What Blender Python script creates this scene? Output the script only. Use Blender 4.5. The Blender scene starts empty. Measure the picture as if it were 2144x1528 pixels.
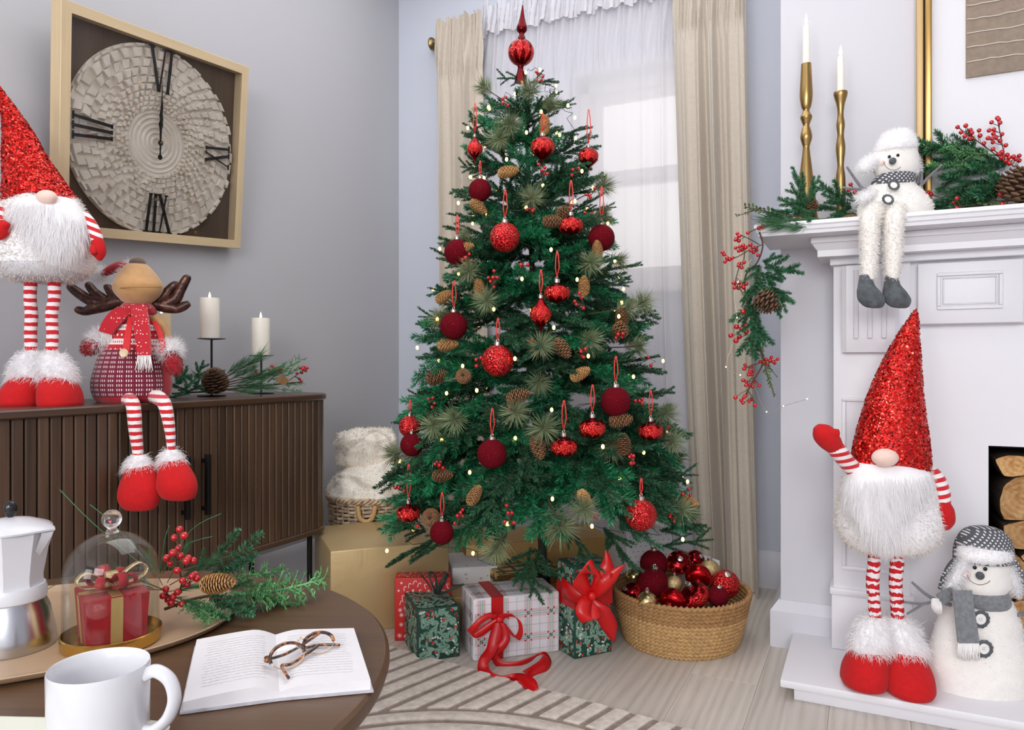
import bpy, bmesh, math, random
import numpy as np
from mathutils import Vector, Matrix, Euler, noise as mnoise

sc = bpy.context.scene
COL = sc.collection
PI = math.pi
R_ = math.radians

def S(r, g, b):
    f = lambda c: (c / 255 / 12.92) if c / 255 <= .04045 else ((c / 255 + .055) / 1.055) ** 2.4
    return (f(r), f(g), f(b), 1.0)

# ------------------------------------------------------------------ camera
CAM_H, FPX, YAW = 0.92, 1532.0, R_(25.8)
cam_d = bpy.data.cameras.new('camera'); cam = bpy.data.objects.new('camera', cam_d); COL.objects.link(cam)
cam_d.sensor_width = 36; cam_d.lens = 36 * FPX / 2144; cam_d.clip_start = .05
cam.location = (0, 0, CAM_H); cam.rotation_euler = (PI / 2, 0, YAW)
sc.camera = cam
FW = Vector((-math.sin(YAW), math.cos(YAW), 0)); RT = Vector((math.cos(YAW), math.sin(YAW), 0)); UP = Vector((0, 0, 1))

# ------------------------------------------------------------------ world, lamps, exposure
w = bpy.data.worlds.new('world'); sc.world = w; w.use_nodes = True
w.node_tree.nodes['Background'].inputs[0].default_value = (1.0, 0.965, 0.95, 1)
w.node_tree.nodes['Background'].inputs[1].default_value = 1.35

def area(name, loc, target, sx, sy, power, col=(1, 1, 1)):
    l = bpy.data.lights.new(name, 'AREA'); l.shape = 'RECTANGLE'; l.size = sx; l.size_y = sy; l.energy = power; l.color = col
    o = bpy.data.objects.new(name, l); COL.objects.link(o); o.location = loc
    o.rotation_euler = (Vector(target) - Vector(loc)).to_track_quat('-Z', 'Y').to_euler()
    return o
area('softbox_lamp', (.75, -3.3, 2.25), (-.7, 2.5, 1.0), 2.0, 1.6, 128, (1, 1, .985))
area('ceiling_fill', (-.8, 1.9, 2.9), (-.8, 1.9, 0), 2.3, 2.0, 30, (1, 1, 1))  # unseen fill added to even out the deep end, not a room fitting
area('rear_fill', (-1.3, -3.4, 1.5), (-1.2, 2.6, 1.1), 1.4, 1.8, 46, (.97, .985, 1))  # unseen fill added behind the camera; that wall has no window

sc.view_settings.view_transform = 'Standard'; sc.view_settings.look = 'None'
sc.view_settings.gamma = 1; sc.view_settings.use_curve_mapping = False
sc.view_settings.exposure = 0.0
sc.cycles.use_denoising = True
sc.cycles.max_bounces = 10; sc.cycles.diffuse_bounces = 8; sc.cycles.transmission_bounces = 8; sc.cycles.transparent_max_bounces = 24; sc.cycles.sample_clamp_indirect = 6

# ------------------------------------------------------------------ measuring helpers: viewing rays met with real planes
def ray(px, py): return FW + RT * ((px - 1072) / FPX) + UP * ((764 - py) / FPX)
EYE = Vector((0, 0, CAM_H))
def at_d(px, py, d): return EYE + ray(px, py) * d
def on_z(px, py, z): r = ray(px, py); return EYE + r * ((z - CAM_H) / r.z)
def on_x(px, py, x): r = ray(px, py); return EYE + r * (x / r.x)
def on_y(px, py, y): r = ray(px, py); return EYE + r * (y / r.y)
def depth(p): return (Vector(p) - EYE).dot(FW)

# ------------------------------------------------------------------ mesh helpers
class G:
    def __init__(s): s.v, s.f, s.m, s.mi, s.M = [], [], [], 0, None
    def add(s, vs, fs):
        o = len(s.v)
        if s.M is not None: s.v.extend([tuple(s.M @ Vector(p)) for p in vs])
        else: s.v.extend([tuple(p) for p in vs])
        s.f.extend([tuple(i + o for i in f) for f in fs]); s.m.extend([s.mi] * len(fs))
        return s
    def box(s, x0, x1, y0, y1, z0, z1, b=0.0, seg=2):
        bm = bmesh.new(); bmesh.ops.create_cube(bm, size=1)
        for v in bm.verts: v.co = (x0 + (v.co.x + .5) * (x1 - x0), y0 + (v.co.y + .5) * (y1 - y0), z0 + (v.co.z + .5) * (z1 - z0))
        if b > 0: bmesh.ops.bevel(bm, geom=bm.edges[:], offset=b, segments=seg, affect='EDGES', profile=.5)
        bm.verts.ensure_lookup_table()
        s.add([v.co[:] for v in bm.verts], [[v.index for v in f.verts] for f in bm.faces]); bm.free(); return s
    def lathe(s, prof, seg=32, cap=True, c=(0, 0, 0), lobes=None):
        vs, fs = [], []
        for r, z in prof:
            for i in range(seg):
                a = 2 * PI * i / seg; q = r * (lobes(a, z) if lobes else 1)
                vs.append((c[0] + q * math.cos(a), c[1] + q * math.sin(a), c[2] + z))
        n = len(prof)
        for k in range(n - 1):
            for i in range(seg):
                j = (i + 1) % seg
                fs.append((k * seg + i, k * seg + j, (k + 1) * seg + j, (k + 1) * seg + i))
        if cap:
            if prof[0][0] > 1e-6: fs.append(tuple(range(seg))[::-1])
            if prof[-1][0] > 1e-6: fs.append(tuple((n - 1) * seg + i for i in range(seg)))
        return s.add(vs, fs)
    def loft(s, rings, cap=True, closed=True):
        n = len(rings[0]); vs = [p for r in rings for p in r]; fs = []
        for k in range(len(rings) - 1):
            for i in range(n if closed else n - 1):
                j = (i + 1) % n
                fs.append((k * n + i, k * n + j, (k + 1) * n + j, (k + 1) * n + i))
        if cap and closed:
            fs.append(tuple(range(n))[::-1]); fs.append(tuple((len(rings) - 1) * n + i for i in range(n)))
        return s.add(vs, fs)
    def blob(s, rows, seg=28, pw=2.0):
        """stack of ellipses: rows of (z, cx, cy, rx, ry)"""
        rings = []
        for z, cx, cy, rx, ry in rows:
            rings.append([(cx + rx * sgnp(math.cos(2 * PI * i / seg), 2 / pw), cy + ry * sgnp(math.sin(2 * PI * i / seg), 2 / pw), z) for i in range(seg)])
        return s.loft(rings)
    def tube(s, pts, r, seg=10, cap=True):
        pts = [Vector(p) for p in pts]; n = len(pts)
        rs = r if isinstance(r, (list, tuple)) else [r] * n
        t0 = (pts[1] - pts[0]).normalized(); nrm = t0.orthogonal().normalized(); rings = []
        for k in range(n):
            t = (pts[min(k + 1, n - 1)] - pts[max(k - 1, 0)]).normalized()
            nrm = (nrm - t * nrm.dot(t)); nrm = nrm.normalized() if nrm.length > 1e-6 else t.orthogonal().normalized()
            b = t.cross(nrm)
            rr = rs[k]; ra, rb = rr if isinstance(rr, tuple) else (rr, rr)
            rings.append([pts[k] + nrm * (ra * math.cos(2 * PI * i / seg)) + b * (rb * math.sin(2 * PI * i / seg)) for i in range(seg)])
        return s.loft(rings, cap)
    def sphere(s, c, r, seg=20, rings=12, sc=(1, 1, 1)):
        prof = [(math.sin(PI * k / rings), -math.cos(PI * k / rings)) for k in range(rings + 1)]
        vs, fs = [], []
        for rr, z in prof:
            for i in range(seg):
                a = 2 * PI * i / seg; vs.append((c[0] + r * sc[0] * rr * math.cos(a), c[1] + r * sc[1] * rr * math.sin(a), c[2] + r * sc[2] * z))
        for k in range(rings):
            for i in range(seg):
                j = (i + 1) % seg
                if k == 0: fs.append((0, seg + j, seg + i)[::1])
                elif k == rings - 1: fs.append((k * seg + i, k * seg + j, (k + 1) * seg))
                else: fs.append((k * seg + i, k * seg + j, (k + 1) * seg + j, (k + 1) * seg + i))
        return s.add(vs, fs)
    def prism(s, out, y0, y1, rnd=0):
        """outline in (x, z) extruded along y"""
        n = len(out); vs = [(x, y0, z) for x, z in out] + [(x, y1, z) for x, z in out]
        fs = [tuple(range(n)), tuple(range(2 * n - 1, n - 1, -1))] + [(i, i + n, (i + 1) % n + n, (i + 1) % n) for i in range(n)]
        return s.add(vs, fs)
    def ribbon(s, pts, wid, th=0.0012):
        """band along pts; wid = one vector or a list of half-width vectors"""
        pts = [Vector(p) for p in pts]; n = len(pts)
        ws = wid if isinstance(wid, list) else [wid] * n; ws = [Vector(x) for x in ws]; rings = []
        for k in range(n):
            t = (pts[min(k + 1, n - 1)] - pts[max(k - 1, 0)]); nn = t.cross(ws[k]); nn = nn.normalized() * th / 2 if nn.length > 1e-9 else Vector((0, 0, th / 2))
            rings.append([pts[k] - ws[k] + nn, pts[k] + nn * 1.0, pts[k] + ws[k] + nn, pts[k] + ws[k] - nn, pts[k] - nn, pts[k] - ws[k] - nn])
        return s.loft(rings)
    def build(s, name, mats, parent=None, smooth=40, loc=None, rot=None, link=True):
        me = bpy.data.meshes.new(name); me.from_pydata(s.v, [], s.f)
        mats = mats if isinstance(mats, (list, tuple)) else [mats]
        for m in mats: me.materials.append(m)
        if len(mats) > 1: me.polygons.foreach_set('material_index', s.m)
        fix(me, smooth)
        return link_me(name, me, parent, loc, rot)

def sgnp(v, p): return math.copysign(abs(v) ** p, v)
def fix(me, smooth):
    bm = bmesh.new(); bm.from_mesh(me); bmesh.ops.recalc_face_normals(bm, faces=bm.faces[:]); bm.to_mesh(me); bm.free()
    if smooth:
        me.polygons.foreach_set('use_smooth', [True] * len(me.polygons))
        if smooth < 180: me.set_sharp_from_angle(angle=R_(smooth))
    me.update()
def link_me(name, me, parent=None, loc=None, rot=None):
    o = bpy.data.objects.new(name, me); COL.objects.link(o)
    if parent is not None: o.parent = parent
    if loc is not None: o.location = loc
    if rot is not None: o.rotation_euler = rot
    return o
def raw(name, v, f, mat, parent=None, smooth=False, kind=None):
    """no normal repair: for needles, fur and other loose blades"""
    me = bpy.data.meshes.new(name); me.from_pydata(v, [], f)
    for m in (mat if isinstance(mat, (list, tuple)) else [mat]): me.materials.append(m)
    if smooth: me.polygons.foreach_set('use_smooth', [True] * len(me.polygons))
    o = link_me(name, me, parent)
    if kind: o['kind'] = kind
    return o
def thing(name, label, cat, loc=(0, 0, 0), rz=0.0, group=None):
    o = bpy.data.objects.new(name, None); COL.objects.link(o); o.empty_display_size = .05
    o.location = loc; o.rotation_euler = (0, 0, rz); return tag(o, label, cat, group)
def tag(o, label, cat, group=None):
    o['label'] = label; o['category'] = cat
    if group: o['group'] = group
    return o
def struct(o): o['kind'] = 'structure'; return o
def stuff(o): o['kind'] = 'stuff'; return o
def face_cam(p):
    """yaw that turns a thing's local -Y towards the viewer"""
    return math.atan2(-p[0], p[1]) if False else math.atan2(p[1] - 0, p[0] - 0) - PI / 2
def smooth_path(pts, n=8):
    P = [Vector(p) for p in pts]; out = []
    for i in range(len(P) - 1):
        p0, p1, p2, p3 = P[max(i - 1, 0)], P[i], P[i + 1], P[min(i + 2, len(P) - 1)]
        for k in range(n):
            t = k / n
            out.append(.5 * ((2 * p1) + (p2 - p0) * t + (2 * p0 - 5 * p1 + 4 * p2 - p3) * t * t + (3 * p1 - p0 - 3 * p2 + p3) * t ** 3))
    out.append(P[-1]); return out
def interp(rows, n):
    """densify rows of numbers by Catmull-Rom"""
    out = []
    for i in range(len(rows) - 1):
        q = [rows[max(i - 1, 0)], rows[i], rows[i + 1], rows[min(i + 2, len(rows) - 1)]]
        for k in range(n):
            t = k / n
            out.append(tuple(.5 * (2 * b + (c - a) * t + (2 * a - 5 * b + 4 * c - d) * t * t + (3 * b - a - 3 * c + d) * t ** 3) for a, b, c, d in zip(*q)))
    out.append(tuple(rows[-1])); return out

def fur(name, g, n, ln, mat, parent, comb=(0, 0, -1), stiff=.5, wid=.0012, seed=1, keep=None, jt=.35, faces=None):
    """strands rooted on the faces of accumulator g, bending towards comb"""
    rng = np.random.default_rng(seed); n = int(n * .5)
    V = np.array(g.v); T = []
    for f in (faces if faces is not None else g.f):
        for k in range(1, len(f) - 1): T.append((f[0], f[k], f[k + 1]))
    T = np.array(T); a, b, c = V[T[:, 0]], V[T[:, 1]], V[T[:, 2]]
    nr = np.cross(b - a, c - a); ar = np.linalg.norm(nr, axis=1); ok = ar > 1e-12
    ctr = V.mean(0); mid = (a + b + c) / 3
    fl = np.sign(((mid - ctr) * nr).sum(1)); nr = nr * fl[:, None]
    pr = np.where(ok, ar, 0); pr = pr / pr.sum()
    idx = rng.choice(len(T), n, p=pr); u, v = rng.random(n), rng.random(n); sw = u + v > 1; u[sw] = 1 - u[sw]; v[sw] = 1 - v[sw]
    p = a[idx] + (b - a)[idx] * u[:, None] + (c - a)[idx] * v[:, None]; nn = nr[idx] / ar[idx][:, None]
    if keep is not None:
        msk = np.array([keep(q) for q in p]); p, nn = p[msk], nn[msk]; n = len(p)
    cb = np.array(comb, float); L = ln * (.6 + .7 * rng.random(n))[:, None]
    jit = rng.normal(0, jt, (n, 3))
    d1 = nn * stiff + cb * (1 - stiff) + jit * .5; d1 /= np.linalg.norm(d1, axis=1)[:, None]
    d2 = nn * stiff * .4 + cb + jit; d2 /= np.linalg.norm(d2, axis=1)[:, None]
    sd = np.cross(d1, rng.normal(0, 1, (n, 3))); sd /= np.linalg.norm(sd, axis=1)[:, None]; sd *= wid / 2
    m = p + d1 * L * .5; t = m + d2 * L * .5
    vs = np.stack([p - sd, p + sd, m + sd * .8, m - sd * .8, t], 1).reshape(-1, 3)
    o = np.arange(n) * 5
    fs = [(int(i), int(i + 1), int(i + 2), int(i + 3)) for i in o] + [(int(i + 3), int(i + 2), int(i + 4)) for i in o]
    ob = raw(name, vs.tolist(), fs, mat, parent, True, 'stuff')
    return ob

# ------------------------------------------------------------------ materials
class Mat:
    def __init__(s, name, col, rough=.5, metal=0.0, **kw):
        s.m = bpy.data.materials.new(name); s.m.use_nodes = True; s.t = s.m.node_tree; s.b = s.t.nodes['Principled BSDF']
        s.b.inputs['Base Color'].default_value = col; s.b.inputs['Roughness'].default_value = rough; s.b.inputs['Metallic'].default_value = metal
        for k, v in kw.items(): s.b.inputs[k.replace('_', ' ')].default_value = v
    def n(s, typ, **kw):
        x = s.t.nodes.new('ShaderNode' + typ)
        for k, v in kw.items():
            if k.startswith('i_'):
                key = k[2:]; key = int(key) if key.isdigit() else key.replace('_', ' ')
                if isinstance(v, bpy.types.NodeSocket): s.t.links.new(v, x.inputs[key])
                else: x.inputs[key].default_value = v
            else: setattr(x, k, v)
        return x
    def l(s, a, b): s.t.links.new(a, b)
    def to(s, a, key): s.t.links.new(a, s.b.inputs[key])
    def coord(s, kind='Object', scale=(1, 1, 1), rnd=0.0):
        tc = s.n('TexCoord'); mp = s.n('Mapping'); mp.inputs['Scale'].default_value = scale; s.l(tc.outputs[kind], mp.inputs['Vector'])
        if rnd:
            oi = s.n('ObjectInfo'); mu = s.n('Math', operation='MULTIPLY', i_0=oi.outputs['Random'], i_1=rnd); s.l(mu.outputs[0], mp.inputs['Location'])
        return mp.outputs[0]
    def ramp(s, fac, stops, interp='LINEAR'):
        r = s.n('ValToRGB'); r.color_ramp.interpolation = interp; e = r.color_ramp.elements
        while len(e) < len(stops): e.new(.5)
        for x, (p, c) in zip(e, stops): x.position = p; x.color = c
        s.l(fac, r.inputs[0]); return r.outputs[0]
    def mix(s, fac, a, b, blend='MIX'):
        x = s.n('Mix', data_type='RGBA', blend_type=blend)
        for i, v in ((0, fac), (6, a), (7, b)):
            if isinstance(v, bpy.types.NodeSocket): s.l(v, x.inputs[i])
            else: x.inputs[i].default_value = v
        return x.outputs[2]
    def noise(s, vec, scale, detail=3, rough=.5, dist=0.0):
        x = s.n('TexNoise'); x.inputs['Scale'].default_value = scale; x.inputs['Detail'].default_value = detail
        x.inputs['Roughness'].default_value = rough; x.inputs['Distortion'].default_value = dist
        if vec is not None: s.l(vec, x.inputs['Vector'])
        return x.outputs[0]
    def voro(s, vec, scale, feature='F1', out='Distance', rnd=1.0):
        x = s.n('TexVoronoi', feature=feature); x.inputs['Scale'].default_value = scale; x.inputs['Randomness'].default_value = rnd
        if vec is not None: s.l(vec, x.inputs['Vector'])
        return x.outputs[out]
    def bump(s, h, strength=.3, dist=.002):
        x = s.n('Bump'); x.inputs['Strength'].default_value = strength; x.inputs['Distance'].default_value = dist
        s.l(h, x.inputs['Height']); s.to(x.outputs[0], 'Normal'); return x
    def math(s, op, a, b=None):
        x = s.n('Math', operation=op)
        for i, v in ((0, a), (1, b)):
            if v is None: continue
            if isinstance(v, bpy.types.NodeSocket): s.l(v, x.inputs[i])
            else: x.inputs[i].default_value = v
        return x.outputs[0]
def dark(c, k): return (c[0] * k, c[1] * k, c[2] * k, 1)

def wood(name, c, rough=.45, axis=2, k=(.62, 1.12), sc1=14, rnd=7.0, objvar=.0, kind='Object'):
    m = Mat(name, c, rough); s = [sc1 * 1.0] * 3; s[axis] = sc1 * .06
    v = m.coord(kind, tuple(s), rnd); n1 = m.noise(v, 2.2, 6, .62, .8); s2 = [sc1 * 9.] * 3; s2[axis] = sc1 * .2
    v2 = m.coord(kind, tuple(s2), rnd); n2 = m.noise(v2, 1.5, 3, .6)
    f = m.math('ADD', m.math('MULTIPLY', n1, .65), m.math('MULTIPLY', n2, .35))
    col = m.ramp(f, [(.3, dark(c, k[0])), (.5, c), (.72, dark(c, k[1]))])
    if objvar:
        oi = m.n('ObjectInfo'); vv = m.math('ADD', m.math('MULTIPLY', oi.outputs['Random'], objvar), 1 - objvar / 2)
        hs = m.n('HueSaturation', i_Value=vv, i_Color=col); col = hs.outputs[0]
    m.to(col, 'Base Color'); m.bump(n2, .12, .0015); return m.m
def paint(name, c, rough=.75, b=.04):
    m = Mat(name, c, rough); v = m.coord('Object'); m.bump(m.noise(v, 160, 3), b, .001)
    n = m.noise(v, 1.1, 2); m.to(m.ramp(n, [(.3, dark(c, .975)), (.7, dark(c, 1.015))]), 'Base Color'); return m.m
def fabric(name, c, rough=.9, scale=900, b=.25, sheen=.3, var=.12):
    m = Mat(name, c, rough, Sheen_Weight=sheen); v = m.coord('Object'); n = m.noise(v, scale, 2); m.bump(n, b, .001)
    n2 = m.noise(v, scale * .12, 3); m.to(m.ramp(n2, [(.3, dark(c, 1 - var)), (.7, dark(c, 1 + var))]), 'Base Color'); return m.m
def furmat(name, c, trans=.25):
    m = Mat(name, c, .85, Sheen_Weight=.2); g = m.n('NewGeometry'); 
    m.to(m.ramp(g.outputs['Random Per Island'], [(0, dark(c, .95)), (1, c)]), 'Base Color')
    t = m.n('BsdfTranslucent'); t.inputs[0].default_value = c; x = m.n('MixShader'); x.inputs[0].default_value = trans
    m.l(m.b.outputs[0], x.inputs[1]); m.l(t.outputs[0], x.inputs[2]); m.l(x.outputs[0], m.t.nodes['Material Output'].inputs[0]); return m.m
def glitter(name, c, c2, scale=900, metal=.75, rough=.32, strength=1.0, kind='Object'):
    """flakes: every cell tilts its own way, so some flash"""
    m = Mat(name, c, rough, metal); v = m.coord(kind)
    cell = m.voro(v, scale, 'F1', 'Color'); g = m.n('NewGeometry')
    off = m.n('VectorMath', operation='SUBTRACT', i_0=cell, i_1=(.5, .5, .5)); sc_ = m.n('VectorMath', operation='SCALE', i_0=off.outputs[0]); sc_.inputs['Scale'].default_value = strength
    ad = m.n('VectorMath', operation='ADD', i_0=g.outputs['Normal'], i_1=sc_.outputs[0]); nm = m.n('VectorMath', operation='NORMALIZE', i_0=ad.outputs[0])
    m.to(nm.outputs[0], 'Normal'); sep = m.n('SeparateColor', i_0=cell)
    m.to(m.ramp(sep.outputs[0], [(0, c2), (.5, c), (.86, dark(c, 1.25)), (1, S(255, 150, 130) if c[0] > .3 and c[1] < .1 else dark(c, 1.4))]), 'Base Color'); return m.m  # palest cells are flashes painted into the flake colour
def stripes(name, c1, c2, period, axis='Z', duty=.5, kind='Object', rough=.9):
    m = Mat(name, c1, rough, Sheen_Weight=.25); v = m.coord(kind); sp = m.n('SeparateXYZ', i_0=v)
    wob = m.math('MULTIPLY', m.noise(v, 60, 2), period * .25)
    x = m.math('FRACT', m.math('DIVIDE', m.math('ADD', sp.outputs[axis], wob), period)); g = m.math('GREATER_THAN', x, duty)
    m.to(m.mix(g, c1, c2), 'Base Color'); m.bump(m.noise(v, 700, 2), .3, .001); return m.m
# ================================================================== SETTING
X_L, Y_B, Y_C = -2.2, 3.19, 2.555          # left wall, window wall, chimney breast
X_C = -0.252                               # chimney breast's free corner
CEIL = 2.95
M_wall_l = paint('wall_paint_grey', S(184, 184, 189))
M_wall_b = paint('wall_paint_pale', S(196, 200, 212))  # bluish cast of the window's light put into the paint colour
M_wall_c = paint('chimney_paint', S(203, 202, 209))
M_white = paint('white_gloss_paint', S(226, 225, 230), .42, .02)
M_trim = paint('trim_paint', S(206, 206, 214), .5, .02)
M_ceil = paint('ceiling_paint', S(235, 234, 232))

struct(G().box(X_L - .12, X_L, -3.6, Y_B + .12, 0, CEIL).build('wall_left', M_wall_l, smooth=0))
# window wall, with the window's opening cut out
WX0, WX1, WZ0, WZ1 = -1.235, -0.47, 1.27, 2.26
g = G()
g.box(X_L, WX0, Y_B, Y_B + .22, 0, CEIL).box(WX1, 1.6, Y_B, Y_B + .22, 0, CEIL)
g.box(WX0, WX1, Y_B, Y_B + .22, 0, WZ0).box(WX0, WX1, Y_B, Y_B + .22, WZ1, CEIL)
struct(g.build('wall_back', M_wall_b, smooth=0))
# chimney breast with the firebox opening
FX0, FX1, FZ0, FZ1 = .315, 1.02, .057, .69
g = G()
g.box(X_C, FX0, Y_C, Y_B, 0, CEIL).box(FX1, 1.6, Y_C, Y_B, 0, CEIL).box(FX0, FX1, Y_C, Y_B, FZ1, CEIL).box(FX0, FX1, Y_C + .42, Y_B, 0, FZ1)
struct(g.build('wall_chimney', M_wall_c, smooth=0))
struct(G().box(1.6, 1.72, -3.6, Y_B + .2, 0, CEIL).build('wall_right', M_wall_b, smooth=0))
struct(G().box(X_L - .12, 1.72, -3.72, -3.6, 0, CEIL).build('wall_front', M_wall_b, smooth=0))
struct(G().box(X_L - .12, 1.72, -3.72, Y_B + .22, CEIL, CEIL + .1).build('ceiling', M_ceil, smooth=0))

# floor of laid planks
mf = Mat('oak_laminate', S(178, 168, 160), .38)
v = mf.coord('Object', (9, .75, 1), 23.0); n1 = mf.noise(v, 2.0, 6, .6, 1.6)
v2 = mf.coord('Object', (60, 2.2, 1), 23.0); n2 = mf.noise(v2, 2.0, 4, .65, .6)
wv = mf.n('TexWave', i_Vector=mf.coord('Object', (7, .55, 1), 23.0)); wv.inputs['Scale'].default_value = 1.6; wv.inputs['Distortion'].default_value = 9; wv.inputs['Detail'].default_value = 3; wv.inputs['Detail Scale'].default_value = .9
f = mf.math('ADD', mf.math('ADD', mf.math('MULTIPLY', n1, .45), mf.math('MULTIPLY', n2, .33)), mf.math('MULTIPLY', wv.outputs['Fac'], .22))
c0 = mf.ramp(f, [(.24, S(176, 163, 153)), (.46, S(196, 187, 178)), (.74, S(208, 201, 194))])
oi = mf.n('ObjectInfo'); hs = mf.n('HueSaturation', i_Color=c0, i_Value=mf.math('ADD', mf.math('MULTIPLY', oi.outputs['Random'], .12), .94)); mf.to(hs.outputs[0], 'Base Color')
mf.bump(n2, .08, .001)
floor = struct(G().box(X_L, 1.6, -3.6, Y_B, -.06, -.013).build('floor', mf.m, smooth=0))
PW, PL = .192, 1.285
pl = G().box(-PW / 2 + .0003, PW / 2 - .0003, -PL / 2 + .0003, PL / 2 - .0003, -.013, 0, .0007, 1).build('plank', mf.m, floor, smooth=0)
pme = pl.data; rnd = random.Random(4); first = True
y_off = [0.155, .62, .30, .92, .47, 1.1]
for i in range(20):
    cx = X_L + PW / 2 + i * PW
    k = -2
    while True:
        cy = 2.565 - PL / 2 + y_off[i % 6] + k * PL
        if cy + PL / 2 > Y_B - .001:      # the last plank in the row is cut at the wall
            break
        if cy > -2.3:
            o = pl if first else link_me('plank', pme, floor)
            o.location = (cx, cy, 0); first = False
        k += 1
    y0 = cy - PL / 2
    if y0 < Y_B - .01:
        o = link_me('plank', pme, floor); o.scale = (1, (Y_B - y0) / PL, 1); o.location = (cx, (Y_B + y0) / 2, 0)

# baseboards: plain board with a chamfered top
def skirting(name, p0, p1, nrm, h=.152, t=.02, mat=M_trim):
    p0, p1, nrm = Vector(p0), Vector(p1), Vector(nrm)
    prof = [(0, 0), (t, 0), (t, h - .03), (t * .45, h - .004), (t * .3, h), (0, h)]
    rings = [[p + nrm * a + UP * z for a, z in prof] for p in (p0, p1)]
    return struct(G().loft(rings).build(name, mat, smooth=30))
skirting('baseboard_left', (X_L, -3.6, 0), (X_L, Y_B, 0), (1, 0, 0))
skirting('baseboard_back', (X_L, Y_B, 0), (X_C, Y_B, 0), (0, -1, 0))
prof = [(0, 0), (.03, 0), (.03, .118), (.006, .15), (0, .15)]
skc = G()
skc.loft([[Vector((X_C - a, Y_B, z)) for a, z in prof], [Vector((X_C - a, Y_C - a, z)) for a, z in prof], [Vector((-.06, Y_C - a, z)) for a, z in prof]])
struct(skc.build('baseboard_chimney', M_trim, smooth=30))

# window: reveal, frame, sashes, glass
M_wframe = paint('window_frame_paint', S(228, 226, 226), .4)
mg = Mat('window_glass', (1, 1, 1, 1), .0, 0, Transmission_Weight=1.0, IOR=1.05); M_glass = mg.m
win = struct(thing('window_1', 'white painted sash window behind the sheer curtain', 'window'))
del win['category'], win['label']
YW = Y_B + .11
for x0, x1, z0, z1 in ((WX0, WX0 + .05, WZ0, WZ1), (WX1 - .05, WX1, WZ0, WZ1), (WX0, WX1, WZ1 - .05, WZ1), (WX0, WX1, WZ0, WZ0 + .05)):
    G().box(x0, x1, YW, YW + .09, z0, z1, .004).build('window_frame', M_wframe, win)
zm = 1.795
for nm, z0, z1, yy in (('upper_sash', zm - .03, WZ1 - .05, YW + .045), ('lower_sash', WZ0 + .05, zm + .035, YW + .005)):
    sa = G().box(WX0 + .05, WX0 + .095, yy, yy + .035, z0, z1, .003).box(WX1 - .095, WX1 - .05, yy, yy + .035, z0, z1, .003) \
        .box(WX0 + .09, WX1 - .09, yy, yy + .035, z1 - .045, z1, .003).box(WX0 + .09, WX1 - .09, yy, yy + .035, z0, z0 + .05, .003).build(nm, M_wframe, win)
    G().box(WX0 + .09, WX1 - .09, yy + .014, yy + .018, z0 + .045, z1 - .04).build('pane', M_glass, sa, smooth=0)
G().box(WX0 - .04, WX1 + .04, Y_B - .03, Y_B + .12, WZ0 - .03, WZ0 + .002, .006).build('window_sill', M_wframe, win)

# ------------------------------------------------------------------ fireplace surround
Y_S = 2.44                                # front of the pilasters
fp = thing('fireplace_surround', 'white painted wooden fireplace surround with panelled frieze and deep mantel shelf', 'fireplace', (0, 0, 0))
SX0, SX1 = -.298, 1.6
# mantel shelf with a moulded edge
prof = [(2.274, 1.300), (2.272, 1.309), (2.268, 1.312), (2.266, 1.321), (2.262, 1.325), (2.262, 1.332), (2.266, 1.336)]
g = G(); dx = [2.274 - y for y, z in prof]
ringL = [(SX0 + .012 - d, y, z) for (y, z), d in zip(prof, dx)] + [(SX0 - .0, Y_C, 1.336), (SX0 + .012, Y_C, 1.300)]
ringR = [(SX1, y, z) for y, z in prof] + [(SX1, Y_C, 1.336), (SX1, Y_C, 1.300)]
g.loft([ringL, ringR]); g.build('mantel_shelf', M_white, fp, smooth=20)
Z_SH = 1.336
# stepped bed mouldings under the shelf
g = G()
def step(x0, y0, z0, z1, bev): g.box(x0, SX1, y0, Y_C, z0, z1, bev)
step(-.148, 2.353, 1.282, 1.300, .003)
prof = [(2.372, 1.2435), (2.372, 1.262), (2.365, 1.270), (2.358, 1.283)]
g.loft([[(-.13 - (2.372 - y), y, z) for y, z in prof] + [(-.13 - .014, Y_C, 1.283), (-.13, Y_C, 1.2435)], [(SX1, y, z) for y, z in prof] + [(SX1, Y_C, 1.283), (SX1, Y_C, 1.2435)]])
g.build('bed_moulding', M_white, fp, smooth=20)
G().box(-.098, SX1, 2.418, Y_C, 1.222, 1.2445, .003).build('capital_strip', M_white, fp)
# pilaster
G().box(-.089, .118, Y_S, Y_C, .057, 1.224, .002).build('pilaster', M_white, fp)
PXL, PXR = -.064, .088
rr = []
for z, y in ((1.215, 2.400), (1.12, 2.400), (1.06, 2.402), (1.0, 2.408), (.972, 2.416), (.958, 2.42)):
    rr.append((z, y))
g = G()
g.loft([[(PXL, y, z), (PXL + .012, y - .008, z), (PXR - .012, y - .008, z), (PXR, y, z), (PXR, Y_S, z), (PXL, Y_S, z)] for z, y in rr])
for k in range(3):                         # shallow fluting on the bracket
    cx = PXL + .038 + k * .037
    g.tube([(cx, 2.3955, 1.0), (cx, 2.3925, 1.05), (cx, 2.3915, 1.12), (cx, 2.3915, 1.2)], .007, 8)
g.build('bracket', M_white, fp, smooth=30)
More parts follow.
